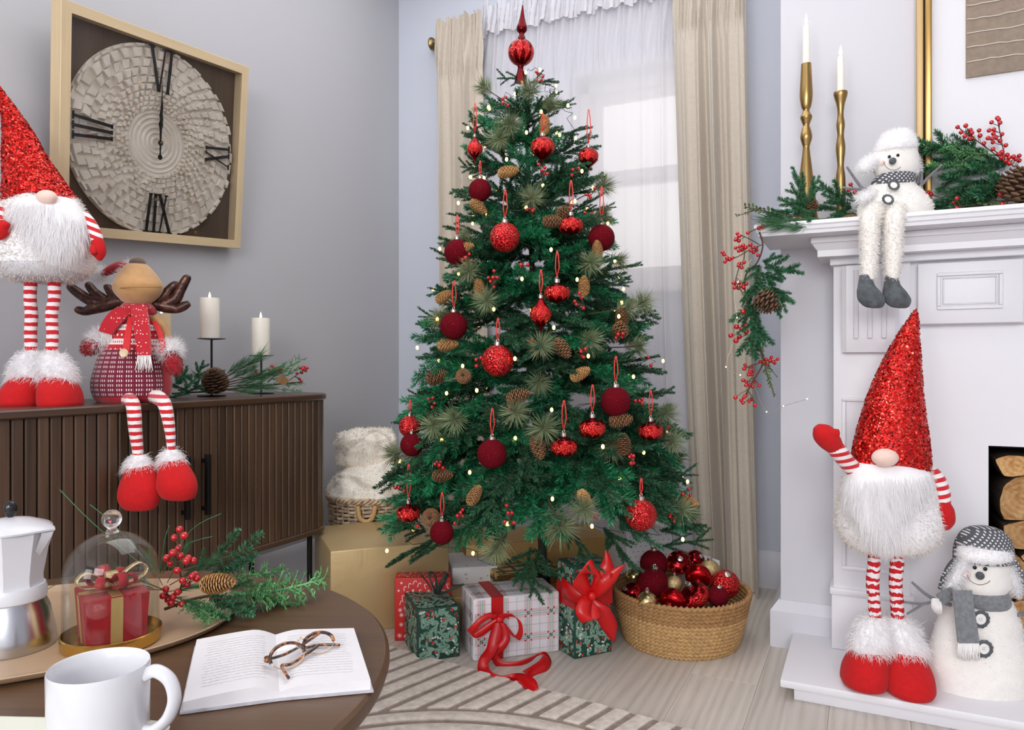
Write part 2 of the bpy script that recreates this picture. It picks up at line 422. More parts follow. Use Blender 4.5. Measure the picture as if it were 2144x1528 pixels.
# recessed panel in the lower pilaster: raised bead around it
def bead(name, x0, x1, z0, z1, y, wd=.012, pr=.008, par=fp):
    g = G(); g.box(x0, x1, y - pr, y, z0, z0 + wd, .003).box(x0, x1, y - pr, y, z1 - wd, z1, .003).box(x0, x0 + wd, y - pr, y, z0 + wd, z1 - wd, .003).box(x1 - wd, x1, y - pr, y, z0 + wd, z1 - wd, .003)
    return g.build(name, M_white, par)
bead('pilaster_panel', PXL - .002, PXR, .30, .822, Y_S)
G().box(-.099, .128, Y_S - .014, Y_C, .222, .243, .004).build('plinth_moulding', M_white, fp)
G().box(-.094, .123, Y_S - .009, Y_C, .057, .222, .003).build('plinth_block', M_white, fp)
# frieze and its raised panels
G().box(.116, SX1, Y_S + .012, Y_C, 1.036, 1.224, .002).build('frieze', M_white, fp)
FR0, FR1 = .136, .392
G().box(FR0, FR1, Y_S - .012, Y_S + .012, 1.038, 1.214, .004).build('frieze_panel', M_white, fp)
bead('panel_bead', FR0 + .048, FR1 - .048, 1.078, 1.184, Y_S - .012, .010, .007)
bead('panel_bead', FR0 + .062, FR1 - .062, 1.092, 1.170, Y_S - .012, .004, .003)
G().box(FR1 + .14, SX1, Y_S - .012, Y_S + .012, 1.038, 1.214, .004).build('frieze_panel', M_white, fp)
# inner board around the fire opening
g = G(); yi = Y_S + .03
g.box(.116, FX0, yi, Y_C, .057, 1.037).box(FX0, FX1, yi, Y_C, FZ1, 1.037).box(FX1, SX1, yi, Y_C, .057, 1.037)
g.build('opening_board', M_white, fp, smooth=0)
m = Mat('firebox_black', S(24, 21, 20), .9)  # one even near-black for the whole lining
g = G(); g.box(FX0, FX0 + .006, yi + .03, 2.97, .057, FZ1).box(FX1 - .006, FX1, yi + .03, 2.97, .057, FZ1).box(FX0, FX1, yi + .03, 2.97, FZ1 - .006, FZ1).box(FX0, FX1, 2.955, 2.97, .057, FZ1).box(FX0, FX1, Y_C, 2.97, .04, .057)
g.build('firebox_lining', m.m, fp, smooth=0)
# hearth
hh = thing('hearth', 'white painted low hearth slab on the floor in front of the fireplace', 'hearth')
G().box(-.212, SX1, 2.128, Y_C, .036, .057, .004).build('hearth_slab', M_white, hh)
G().box(-.178, SX1, 2.150, Y_C, .0, .036, .002).build('hearth_base', M_white, hh)
# ------------------------------------------------------------------ split logs in the firebox
mb = Mat('log_bark', S(70, 52, 40), .95); v = mb.coord('Object', (30, 4, 30)); mb.bump(mb.noise(v, 2, 5), .9, .006)
mc = Mat('cut_wood', S(190, 145, 92), .8); v = mc.coord('Object'); sp = mc.n('SeparateXYZ', i_0=v)
dd = mc.n('VectorMath', operation='LENGTH', i_0=mc.n('CombineXYZ', i_0=sp.outputs[0], i_2=sp.outputs[2]).outputs[0]).outputs['Value']
rg = mc.math('SINE', mc.math('MULTIPLY', mc.math('ADD', dd, mc.math('MULTIPLY', mc.noise(v, 18, 3), .02)), 420))
nn = mc.noise(v, 22, 6, .7, 1.5); ff = mc.math('ADD', mc.math('MULTIPLY', rg, .05), nn)
oi = mc.n('ObjectInfo'); base = mc.ramp(ff, [(.3, S(150, 98, 52)), (.5, S(196, 148, 92)), (.75, S(222, 184, 132))])
mc.to(mc.n('HueSaturation', i_Color=base, i_Value=mc.math('ADD', mc.math('MULTIPLY', oi.outputs['Random'], .4), .72)).outputs[0], 'Base Color'); mc.bump(ff, .3, .002)
def log(outl, label, ln=.28, yf=2.53):
    """outl: px outline of the cut face, at the face's plane"""
    P = [on_y(px, py, yf) for px, py in outl]
    c = sum(P, Vector()) / len(P)
    P2 = smooth_path([p - c for p in P] + [P[0] - c], 3)[:-1]
    P2 = [q * (1 + .02 * math.sin(i * 2.3)) for i, q in enumerate(P2)]
    t = thing('firewood_log', label, 'log', c, 0, 'split logs stacked in the firebox')
    g = G(); g.loft([[(q.x * .97, 0, q.z * .97) for q in P2], [(q.x, .005, q.z) for q in P2], [(q.x, ln, q.z) for q in P2]], cap=False)
    g.add([(q.x * .98, ln, q.z * .98) for q in P2], [tuple(range(len(P2)))]); g.build('bark', mb.m, t)
    G().add([(q.x * .97, -.001, q.z * .97) for q in P2], [tuple(range(len(P2)))]).build('cut_face', mc.m, t, smooth=0)
log([(2083, 962), (2110, 953), (2180, 960), (2190, 985), (2120, 998), (2098, 992)], 'pale half-round log on top of the stack in the firebox')
log([(2092, 1052), (2100, 1020), (2125, 1000), (2190, 992), (2215, 1040), (2200, 1080), (2120, 1090), (2098, 1082)], 'large round orange-brown log second from the top of the firebox stack')
log([(2100, 1100), (2150, 1088), (2210, 1092), (2215, 1135), (2140, 1150), (2108, 1140)], 'brown wedge log below the large round log in the firebox')
log([(2136, 1165), (2165, 1150), (2230, 1150), (2230, 1185), (2160, 1185)], 'small split log wedged at the edge of the firebox stack')
log([(2102, 1180), (2125, 1160), (2160, 1190), (2200, 1200), (2200, 1250), (2110, 1252), (2098, 1215)], 'wide tan log behind the fur hat flap of the big snowman')
log([(2095, 1285), (2110, 1262), (2200, 1256), (2205, 1320), (2120, 1322)], 'orange log beside the snowman arm low in the firebox')
log([(2100, 1335), (2150, 1326), (2210, 1328), (2210, 1390), (2120, 1392), (2100, 1370)], 'lowest log in the firebox behind the big snowman')
# ================================================================== CURTAINS
def curtain_mesh(g, top, mid, bot, y, amp, nf, seed, header=.07, nz=60, nu=150, zt=2.60, zb=.004, ruffle=1.0):
    """top/mid/bot = (x0, x1) of the gathered cloth at the rail, half-way and at the hem"""
    rn = random.Random(seed); ph = [rn.uniform(0, 6.28) for _ in range(8)]
    rows = []
    for k in range(nz + 1):
        t = k / nz; z = zt + (zb - zt) * t
        q = [(1 - t) ** 2 * a + 2 * t * (1 - t) * b + t * t * c for a, b, c in zip(top, mid, bot)]
        row = []
        for i in range(nu + 1):
            u = i / nu
            uu = u + .018 * math.sin(2 * PI * u * 2.3 + ph[0] + t * 1.2) + .012 * t * math.sin(5.1 * t + 9 * u + ph[1])
            a = amp * (.55 + .45 * math.sin(2 * PI * 1.7 * u + ph[2] + .8 * t)) * (.35 + .65 * min(1, t * 3.2)) * (.8 + .5 * t)
            s = math.sin(2 * PI * nf * uu + ph[3]); s = sgnp(s, .8)
            s2 = math.sin(2 * PI * nf * 2.37 * uu + ph[4] + 1.3 * t)
            yy = y - a * s - a * .28 * s2
            if t < header * 1.6: yy += ruffle * .010 * math.sin(2 * PI * nf * 3.1 * u + ph[5] + 4 * t / header)
            x = q[0] + (q[1] - q[0]) * (u + .35 / nf / 2 * math.cos(2 * PI * nf * uu + ph[3]) * (.4 + .4 * t))
            zz = z + (.010 * math.sin(2 * PI * nf * 1.9 * u + ph[6]) * ruffle if k < 2 else 0)
            row.append((x, yy, zz))
        rows.append(row)
    g.loft(rows, cap=False, closed=False)
mcu = Mat('curtain_linen', S(184, 173, 160), .9, Sheen_Weight=.15)
v = mcu.coord('Object', (420, 420, 40)); v2 = mcu.coord('Object', (40, 40, 420)); nz = mcu.math('ADD', mcu.noise(v, 1, 2), mcu.noise(v2, 1, 2)); mcu.bump(nz, .12, .001)
mcu.to(mcu.ramp(nz, [(.6, S(176, 165, 152)), (1.4, S(190, 180, 167))]), 'Base Color')
t = thing('curtain', 'beige linen curtain hanging at the right of the window, beside the chimney breast', 'curtain', group='beige curtains')
g = G(); curtain_mesh(g, (-.735, -.437), (-.715, -.405), (-.632, -.372), 3.06, .050, 5, 3); cl = g.build('curtain_cloth', mcu.m, t, 180)
t = thing('curtain', 'narrow beige linen curtain gathered between the room corner and the tree', 'curtain', group='beige curtains')
g = G(); curtain_mesh(g, (-1.905, -1.635), (-1.87, -1.62), (-1.90, -1.58), 3.06, .044, 4, 8); g.build('curtain_cloth', mcu.m, t, 180)
# sheer
ms = Mat('sheer_voile', S(236, 234, 238), .9); v = ms.coord('Object', (500, 500, 60)); ms.bump(ms.noise(v, 1, 2), .1, .001)
tr = ms.n('BsdfTransparent'); tl = ms.n('BsdfTranslucent'); tl.inputs[0].default_value = S(238, 236, 240)
x1 = ms.n('MixShader'); x1.inputs[0].default_value = .45; ms.l(ms.b.outputs[0], x1.inputs[1]); ms.l(tl.outputs[0], x1.inputs[2])
x2 = ms.n('MixShader'); x2.inputs[0].default_value = .80; ms.l(tr.outputs[0], x2.inputs[1]); ms.l(x1.outputs[0], x2.inputs[2])
ms.l(x2.outputs[0], ms.t.nodes['Material Output'].inputs[0])
t = thing('sheer_curtain', 'sheer white voile curtain with a gathered header drawn across the window', 'curtain')
g = G(); curtain_mesh(g, (-1.66, -.66), (-1.64, -.64), (-1.64, -.60), 3.125, .013, 10, 21, zt=2.555, nu=330); g.build('voile_panel', ms.m, t, 180)
mh = Mat('voile_header', S(232, 231, 237), .9); tl = mh.n('BsdfTranslucent'); tl.inputs[0].default_value = S(238, 236, 240); tr = mh.n('BsdfTransparent')
x1 = mh.n('MixShader'); x1.inputs[0].default_value = .35; mh.l(mh.b.outputs[0], x1.inputs[1]); mh.l(tl.outputs[0], x1.inputs[2])
x2 = mh.n('MixShader'); x2.inputs[0].default_value = .86; mh.l(tr.outputs[0], x2.inputs[1]); mh.l(x1.outputs[0], x2.inputs[2]); mh.l(x2.outputs[0], mh.t.nodes['Material Output'].inputs[0])
rows = []; nu = 400
for k, (z, a) in enumerate(((2.648, .012), (2.62, .010), (2.585, .008), (2.56, .011), (2.53, .006), (2.50, .010))):
    rows.append([(-1.66 + i / nu * 1.0 + .006 * math.sin(i * .9 + k), 3.100 + 1.5 * a * math.sin(2 * PI * 15 * i / nu + 1.2 * math.sin(i * .05)) + .5 * a * math.sin(i * .77 + k), z + (.012 * math.sin(i * .21) + .006 * math.sin(i * .53) if k < 2 else .010 * math.sin(i * .17 + k) if k == 5 else 0)) for i in range(nu + 1)])
G().loft(rows, cap=False, closed=False).build('gathered_header', mh.m, t, 180)
# rod with finial
mbr = Mat('antique_brass', S(150, 128, 88), .35, 1.0); M_brass_old = mbr.m
t = thing('curtain_rod', 'antique brass curtain rod with a round finial at the window wall', 'curtain rod')
G().tube([(-1.93, 3.142, 2.535), (-.36, 3.142, 2.535)], .011, 12).build('pole', M_brass_old, t)
for sx in (-1, 1):
    x = -1.93 if sx < 0 else -.36
    g = G(); g.M = Matrix.Translation((x, 3.142, 2.535)) @ Matrix.Rotation(sx * PI / 2, 4, 'Y')
    g.lathe([(.011, -.005), (.017, 0), (.017, .006), (.012, .010), (.022, .018), (.031, .028), (.033, .036), (.030, .042), (.020, .047), (0, .049)], 24); g.build('finial', M_brass_old, t)
    G().box(x + sx * -.03 - .005, x + sx * -.03 + .005, 3.142, Y_B, 2.52, 2.532).lathe([(.02, 0), (.02, .004)], 16, c=(x - sx * .03, 3.142, 2.522)).build('rod_bracket', M_brass_old, t)

# ================================================================== SIDEBOARD
M_wal = wood('dark_walnut', S(78, 57, 41), .42, 2, (.42, 1.45), 13, 9.0, .45)
M_walh = wood('dark_walnut_top', S(74, 53, 40), .30, 1, (.55, 1.3), 13, 9.0)
M_blk = Mat('black_metal', S(28, 27, 28), .45, .6).m
sb = thing('sideboard', 'dark walnut sideboard with rounded corners and vertical tambour slats', 'sideboard')
CX1, CY0, CY1, RAD = -1.805, .80, 2.215, .13
ZB, ZT0, ZT = .302, .792, .814
def round_path(off, n=14):
    x1, y0, y1, r = CX1 + off, CY0 - off, CY1 + off, RAD + off
    pts = [(X_L + .012, y1)]
    for k in range(n + 1): a = PI / 2 - PI / 2 * k / n; pts.append((x1 - r + r * math.cos(a), y1 - r + r * math.sin(a)))
    for k in range(n + 1): a = -PI / 2 * k / n; pts.append((x1 - r + r * math.cos(a), y0 + r + r * math.sin(a)))
    pts.append((X_L + .012, y0)); return pts
def slab(g, off, z0, z1, b=.004):
    g.loft([[(x, y, z) for x, y in round_path(o)] for o, z in ((off - b, z0), (off, z0 + b), (off, z1 - b), (off - b, z1))])
g = G(); slab(g, .010, ZT0, ZT); g.build('top', M_walh, sb, 30)
g = G(); slab(g, .004, ZB, ZB + .020); g.build('bottom_board', M_walh, sb, 30)
g = G(); slab(g, -.016, ZB + .018, ZT0 + .002); g.build('carcass', Mat('carcass_dark', S(38, 28, 22), .7).m, sb, 30)
# slats along the rounded front
P = [Vector((x, y, 0)) for x, y in round_path(-.008, 24)]
seg = [(P[i + 1] - P[i]).length for i in range(len(P) - 1)]; tot = sum(seg); NS = round(tot / .0305)
W2 = tot / NS / 2 - .0017
sm = G(); z0, z1 = ZB + .021, ZT0 - .001
prof = [(-W2, .008), (-W2, -.004), (-W2 + .0025, -.0078), (W2 - .0025, -.0078), (W2, -.004), (W2, .008)]
sm.loft([[(x, y, z) for x, y in prof] for z in (z0, z1)])
first = None
for i in range(NS):
    s = (i + .5) * tot / NS; k = 0
    while s > seg[k]: s -= seg[k]; k += 1
    p = P[k] + (P[k + 1] - P[k]) * (s / seg[k]); tdir = (P[k + 1] - P[k]).normalized()
    if first is None: o = first = sm.build('slat', M_wal, sb, 20)
    else: o = link_me('slat', first.data, sb)
    nrm = Vector((-tdir.y, tdir.x, 0)); 
    o.location = p; o.rotation_euler = (0, 0, math.atan2(nrm.y, nrm.x) + PI / 2)
for y in (1.512, 1.586):
    h = G().box(CX1 + .014, CX1 + .028, y - .0075, y + .0075, .468, .652, .003).box(CX1 - .004, CX1 + .016, y - .005, y + .005, .482, .494).box(CX1 - .004, CX1 + .016, y - .005, y + .005, .626, .638).build('handle', M_blk, sb)
for x, y in ((-1.86, 2.12), (-2.13, 2.10), (-1.86, .93), (-2.13, .93), (-1.86, 1.55)):
    G().tube([(x, y, 0), (x, y, ZB)], .0095, 12).build('leg', M_blk, sb)

# ================================================================== WALL CLOCK (hung upside down)
ck = thing('wall_clock', 'square oak-framed wall clock with a white mosaic dial and black Roman numerals', 'clock')
L_, th = R_(8.59), R_(4.65); upv = Vector((math.sin(L_), 0, math.cos(L_))); rt0 = Vector((0, 1, 0))
cu = rt0 * math.cos(th) + upv * math.sin(th); cv = -rt0 * math.sin(th) + upv * math.cos(th); cn = cu.cross(cv)
mw_ = Matrix((cu, -cn, cv)).transposed().to_4x4(); mw_.translation = (-2.0973, 1.6847, 1.6613)   # local x = right, z = up, -y = towards the room
ck.matrix_world = mw_
M_oak = wood('light_oak', S(202, 180, 144), .5, 2, (.86, 1.08), 16, 3.0)
M_oakh = wood('light_oak_rail', S(202, 180, 144), .5, 0, (.86, 1.08), 16, 3.0)
HW, HH, FWD, DEP = .348, .332, .031, .046
def miter(nm, a, b, mat):
    """one mitred stick of the frame between outer corners a and b (x, z)"""
    a, b = Vector((a[0], 0, a[1])), Vector((b[0], 0, b[1])); rings = []
    for c in (a, b):
        inn = Vector((c.x - math.copysign(FWD, c.x), 0, c.z - math.copysign(FWD, c.z)))
        mid = c.lerp(inn, .06)
        rings.append([Vector((c.x, DEP, c.z)), Vector((c.x, .002, c.z)), Vector((mid.x, 0, mid.z)), Vector((inn.x, 0, inn.z)), Vector((inn.x, DEP, inn.z))])
    G().loft(rings).build(nm, mat, ck, 20)
miter('frame_rail', (-HW, HH), (HW, HH), M_oakh); miter('frame_rail', (-HW, -HH), (HW, -HH), M_oakh)
miter('frame_stile', (-HW, -HH), (-HW, HH), M_oak); miter('frame_stile', (HW, -HH), (HW, HH), M_oak)
G().box(-HW + .01, HW - .01, DEP - .010, DEP - .004, -HH + .01, HH - .01).build('backboard', wood('clock_back', S(84, 66, 50), .5, 2, (.7, 1.2), 8, 1), ck, 0)
mp = Mat('dial_plaster', S(222, 214, 202), .9); v = mp.coord('Object'); mp.bump(mp.noise(v, 260, 4), .5, .0015)
mp.to(mp.ramp(mp.noise(v, 14, 4), [(.3, S(212, 202, 188)), (.7, S(232, 225, 214))]), 'Base Color'); M_pl = mp.m
RD = .306; DCX, DCZ = -.008, -.006; yd = DEP - .018                       # dial's front plane
SXD, SZD = 1.02, 1.0
g = G(); n = 72
ringf = lambda r, y: [(DCX + r * SXD * math.cos(2 * PI * i / n), y, DCZ + r * SZD * math.sin(2 * PI * i / n)) for i in range(n)]
g.loft([ringf(RD - .001, DEP - .009), ringf(RD, yd + .002), ringf(RD - .002, yd)]); 
dial = g.build('dial', M_pl, ck, 30)
g = G()
for r in (.016, .032, .048, .064, .080, .095):
    g.loft([ringf(r - .0045, yd + .0005), ringf(r - .001, yd - .0042), ringf(r + .002, yd - .0042), ringf(r + .0055, yd + .0005)], cap=False)
g.build('dial_ridges', M_pl, dial, 60)['kind'] = 'stuff'
# mosaic tiles in rings: the seven outer rings piece by piece, the small inner rings joined
rr = [.104]; 
while rr[-1] < RD - .006: rr.append(rr[-1] * 1.115 + .0012)
NT = 42; rn = random.Random(5)
def tile(g, r0, r1, a0, a1, h, skew):
    m = .0012; vs = []
    for hh_, ins in ((.0012, 0), (-h * .8, .0006), (-h, .0022)):
        for r, a in ((r0 + m + ins, a0), (r0 + m + ins, a1), (r1 - m - ins, a1 + skew), (r1 - m - ins, a0 + skew)):
            aa = a + (ins + m) / r * (1 if a == a0 or a == a0 else -1)
            vs.append((DCX + min(r, RD - .001) * SXD * math.cos(aa), yd + hh_, DCZ + min(r, RD - .001) * SZD * math.sin(aa)))
    g.add(vs, [(0, 1, 5, 4), (1, 2, 6, 5), (2, 3, 7, 6), (3, 0, 4, 7), (4, 5, 9, 8), (5, 6, 10, 9), (6, 7, 11, 10), (7, 4, 8, 11), (8, 9, 10, 11)])
gin = G(); outer = rr[-8:]
for k in range(len(rr) - 1):
    for i in range(NT):
        a0 = 2 * PI * (i + .12 + .45 * (k % 2)) / NT + rn.uniform(-.012, .012) + k * .02; a1 = a0 + 2 * PI / NT * rn.uniform(.50, .78)
        h = rn.uniform(.0045, .0155)
        gg = gin if rr[k] < outer[0] - 1e-6 else G()
        tile(gg, rr[k], rr[k + 1], a0, a1, h, rn.uniform(-.03, .03))
        if gg is not gin: gg.build('mosaic_tile', M_pl, dial, 30)
stuff(gin.build('mosaic_tiles', M_pl, dial, 30))
# numerals: strokes with slab serifs, feet towards the centre; the clock hangs turned by half a turn
M_num = Mat('numeral_black', S(18, 17, 19), .5).m
def numeral(txt, ang, r=.222, hgt=.128):
    g = G(); x = 0; strokes = []
    def I(x): strokes.append(((x, 0), (x, hgt), .0048)); strokes.append(((x - .009, .002), (x + .009, .002), .0026)); strokes.append(((x - .011, hgt - .002), (x + .011, hgt - .002), .003))
    for ch in txt:
        if ch == 'I': x += .012; I(x); x += .014
        if ch == 'V':
            x += .010; strokes.append(((x, hgt), (x + .022, 0), .0050)); strokes.append(((x + .046, hgt), (x + .024, 0), .0024)); strokes.append(((x - .011, hgt - .002), (x + .011, hgt - .002), .003)); strokes.append(((x + .036, hgt - .002), (x + .056, hgt - .002), .003)); x += .056
        if ch == 'X':
            x += .008; strokes.append(((x, hgt), (x + .036, 0), .0052)); strokes.append(((x + .036, hgt), (x, 0), .0024))
            for q in (0, .036): strokes.append(((x + q - .009, .002), (x + q + .009, .002), .0026)); strokes.append(((x + q - .009, hgt - .002), (x + q + .009, hgt - .002), .003))
            x += .044
    wd = x; a = R_(ang); er = Vector((math.cos(a), 0, math.sin(a))); et = Vector((math.sin(a), 0, -math.cos(a)))
    for (p, q, hw) in strokes:
        def W(pt): 
            s_ = .72 + .38 * pt[1] / hgt                # strokes spread outwards
            return Vector((DCX, 0, DCZ)) + er * (r - hgt / 2 + pt[1]) * 1.0 + et * ((pt[0] - wd / 2) * s_)
        A, B = W(p), W(q); d = (B - A).normalized(); n_ = Vector((-d.z, 0, d.x)) * hw
        y0 = yd - .0165; y1 = yd - .0190
        vs = [A + n_, A - n_, B - n_, B + n_]
        g.add([(v.x, y0, v.z) for v in vs] + [(v.x, y1, v.z) for v in vs], [(3, 2, 1, 0), (4, 5, 6, 7), (0, 1, 5, 4), (1, 2, 6, 5), (2, 3, 7, 6), (3, 0, 4, 7)])
    g.build('numeral', M_num, ck, 0)
numeral('XII', 270, .231); numeral('III', 180, .232); numeral('VI', 90, .230, .138); numeral('IX', 0, .238, .105)
def hand(nm, ln, ww, yy):
    g = G(); out = [(-.0018, -.045), (.0018, -.045), (.0022, .0), (ww * .5, ln * .3), (ww, ln * .42), (ww * .45, ln * .5), (ww * .8, ln * .6), (.0022, ln * .75), (.0006, ln), (-.0006, ln), (-.0022, ln * .75), (-ww * .8, ln * .6), (-ww * .45, ln * .5), (-ww, ln * .42), (-ww * .5, ln * .3), (-.0022, 0)]
    g.prism([(DCX + x, DCZ + z) for x, z in out], yy, yy + .0012)
    n2 = 16; g.prism([(DCX + .0075 * math.cos(2 * PI * i / n2), DCZ - .046 + .0085 * math.sin(2 * PI * i / n2)) for i in range(n2)], yy, yy + .0012)
    g.prism([(DCX + .0085 * math.cos(2 * PI * i / n2), DCZ + .0085 * math.sin(2 * PI * i / n2)) for i in range(n2)], yy - .0004, yy + .0014)
    g.build(nm, M_num, ck, 0)
hand('hour_hand', .145, .0085, yd - .0208); hand('minute_hand', .185, .0065, yd - .0226)
g = G(); g.M = Matrix.Translation((DCX, yd - .0232, DCZ)) @ Matrix.Rotation(PI / 2, 4, 'X'); g.lathe([(.004, -.002), (.004, .002), (.002, .003), (0, .003)], 14); g.build('hand_pin', M_brass_old, ck)
def clear_glass(name, col=(1, 1, 1, 1), boost=1.0, base=.02):
    m = Mat(name, col, 0); fr = m.n('Fresnel', i_IOR=1.45); gl = m.n('BsdfGlossy'); gl.inputs['Roughness'].default_value = .01
    tr = m.n('BsdfTransparent'); tr.inputs[0].default_value = col; x = m.n('MixShader')
    m.l(m.math('ADD', m.math('MULTIPLY', fr.outputs[0], boost), base), x.inputs[0]); m.l(tr.outputs[0], x.inputs[1]); m.l(gl.outputs[0], x.inputs[2])
    m.l(x.outputs[0], m.t.nodes['Material Output'].inputs[0]); return m.m
M_clear = clear_glass('clear_glass', (1, 1, 1, 1), .6, 0)
G().add([(-HW + FWD, .002, -HH + FWD), (HW - FWD, .002, -HH + FWD), (HW - FWD, .002, HH - FWD), (-HW + FWD, .002, HH - FWD)], [(0, 1, 2, 3)]).build('cover_glass', M_clear, ck, 0)
for o in win.children_recursive:
    if o.name.startswith('pane'): o.data.materials[0] = M_clear

# ================================================================== ROUND COFFEE TABLE
TZ = .50; TC = Vector((-1.0414, .612, 0)); TR = .4968
M_tab = wood('table_walnut', S(92, 66, 44), .42, 0, (.66, 1.25), 7, 0)
tb = thing('coffee_table', 'round dark walnut coffee table in front of the sideboard', 'table', TC, R_(22))
G().lathe([(TR - .02, TZ - .034), (TR - .004, TZ - .026), (TR, TZ - .014), (TR - .001, TZ - .004), (TR - .006, TZ), (0, TZ)], 96, cap=True).build('tabletop', M_tab, tb, 30)
M_leg = wood('table_leg_walnut', S(84, 62, 48), .4, 2, (.6, 1.25), 12, 5)
for k in range(3):
    a = R_(40 + 120 * k); c, s_ = math.cos(a), math.sin(a)
    G().tube([(.33 * c, .33 * s_, .0165), (.25 * c, .25 * s_, TZ - .03)], [.014, .024], 16).build('leg', M_leg, tb)
G().lathe([(.28, TZ - .06), (.30, TZ - .055), (.30, TZ - .033)], 48).build('apron', M_leg, tb)

# ================================================================== RUG
A0, A1 = Vector((-1.351, 1.956, 0)), Vector((-.439, 1.845, 0)); ru = (A1 - A0).normalized(); rv = Vector((ru.y, -ru.x, 0))
if rv.y > 0: rv = -rv
M_rb = fabric('rug_taupe', S(136, 119, 106), .98, 420, 1.0, .2, .26)
M_rc = fabric('rug_cream', S(204, 193, 182), .98, 420, 1.0, .2, .16)
rug = thing('rug', 'cream wool rug with carved taupe stripes meeting curved bands', 'rug', A0, math.atan2(ru.y, ru.x))
to_loc = lambda p: Vector(((Vector(p) - A0).dot(ru), (Vector(p) - A0).dot(rv), 0))
RS0, RS1, RT1 = -.40, 1.55, 1.75
G().box(RS0, RS1, -RT1, 0, .0005, .010, .003).build('rug_ground', M_rb, rug)
cc = to_loc((-.690, 1.028, 0)); CR = .712
def pile(poly, z0=.009, z1=.0155):
    """raised cream pile over a polygon given in rug coordinates (s, t)"""
    c = Vector((sum(p[0] for p in poly) / len(poly), sum(p[1] for p in poly) / len(poly)))
    # orientation
    ar = sum(poly[i][0] * poly[(i + 1) % len(poly)][1] - poly[(i + 1) % len(poly)][0] * poly[i][1] for i in range(len(poly)))
    n = len(poly); P = [Vector(p) for p in poly]; ins = []
    for i in range(n):
        e1 = (P[i] - P[i - 1]).normalized(); e2 = (P[(i + 1) % n] - P[i]).normalized()
        nn = Vector((-e1.y, e1.x)) + Vector((-e2.y, e2.x)); nn = nn.normalized() * (.0045 if ar > 0 else -.0045); ins.append(P[i] + nn)
    g = G(); g.loft([[(p.x, -p.y, z0) for p in P], [(p.x, -p.y, z1 - .002) for p in P], [(p.x, -p.y, z1) for p in ins]], cap=True); return g
pitch, bw = .0625, .043
lean = -.17
rn = random.Random(2)
for i in range(-9, 26):
    s0 = i * pitch + .012
    if s0 < RS0 + .06 or s0 + bw > RS1 - .02: continue
    def hit(s):
        # walk inward until the circle is met
        t = .004
        while t < 1.2:
            q = Vector((s + lean * t, t))
            if (q - Vector((cc.x, cc.y))).length < CR: return t
            t += .004
        return RT1 - .05
    tl, tr_ = hit(s0), hit(s0 + bw)
    if min(tl, tr_) < .03: continue
    nseg = 6; poly = [(s0 + lean * .004, .004), (s0 + bw + lean * .004, .004)]
    poly += [(s0 + bw + lean * (.004 + (tr_ - .004) * k / nseg) + rn.uniform(-.001, .001), .004 + (tr_ - .004) * k / nseg) for k in range(1, nseg + 1)]
    poly += [(s0 + lean * (.004 + (tl - .004) * k / nseg) + rn.uniform(-.001, .001), .004 + (tl - .004) * k / nseg) for k in range(nseg, 0, -1)]
    pile(poly).build('pile_stripe', M_rc, rug, 30)
r1 = CR - .020
while r1 > .15:
    r0 = r1 - .043; n = 72; a0, a1 = R_(-20), R_(200)
    arc = []
    for k in range(n + 1):
        a = R_(180) + R_(180) * k / n
        arc.append(a)
    f_ = lambda r, a: (cc.x + r * math.cos(a), min(max(cc.y + r * math.sin(a), .004), RT1 - .01))
    poly = [f_(r1, a) for a in arc] + [f_(r0, a) for a in reversed(arc)]
    poly = [(min(max(x, RS0 + .01), RS1 - .01), y) for x, y in poly]
    pile(poly).build('pile_band', M_rc, rug, 30)
    r1 -= .0645


# ================================================================== FRAMED PICTURE leaning over the mantel
pic = thing('framed_picture', 'large white picture with a taupe corded panel and a thin gold frame over the mantel', 'picture', (0, 0, 0))
gold = Mat('gold_frame', S(172, 140, 86), .30, 1.0); v = gold.coord('Object', (60, 60, 3)); gold.bump(gold.noise(v, 2, 3), .15, .002)
M_goldp = Mat('gilt_wood', S(190, 160, 112), .45, .35).m
PX0, PX1, PZ0, PZ1 = .138, 1.25, Z_SH + .001, 2.55
yb = Y_C - .004
for x0, x1, y0, mt in ((PX0, PX0 + .0185, yb - .030, M_goldp), (PX0 + .0225, PX0 + .040, yb - .040, gold.m)):
    G().box(x0, x1, y0, yb, PZ0, PZ1, .003).build('frame_stile', mt, pic)
G().box(PX0 + .0185, PX0 + .0225, yb - .018, yb, PZ0, PZ1).build('frame_groove', Mat('frame_shadow_gap', S(52, 36, 24), .7).m, pic, 0)
G().box(PX1 - .04, PX1, yb - .04, yb, PZ0, PZ1, .003).build('frame_stile', gold.m, pic)
for z0, z1 in ((PZ0, PZ0 + .03), (PZ1 - .03, PZ1)): G().box(PX0 + .04, PX1 - .04, yb - .036, yb, z0, z1, .003).build('frame_rail', gold.m, pic)
G().box(PX0 + .038, PX1 - .038, yb - .014, yb, PZ0 + .03, PZ1 - .03).build('picture_board', paint('picture_white', S(224, 223, 228), .6), pic, 0)
pa, pb = on_y(2022, 168, yb - .016), on_y(2144, 143, yb - .016)
X0p, Z0p = pa.x, (pa.z + pb.z) / 2
pn = G().box(X0p, 1.06, yb - .022, yb - .014, Z0p, 2.33, .001).build('corded_panel', fabric('panel_taupe', S(142, 126, 112), .85, 500, .3), pic)
M_cord = Mat('pale_cord', S(208, 198, 186), .7).m; rn = random.Random(9)
for k in range(14):
    z = Z0p + .045 + k * .042
    G().tube([(X0p + .002 + i * .02, yb - .0235, z + rn.uniform(-.0016, .0016) + .002 * math.sin(i * .5 + k)) for i in range(38)], .0016, 6).build('cord', M_cord, pn, 180)
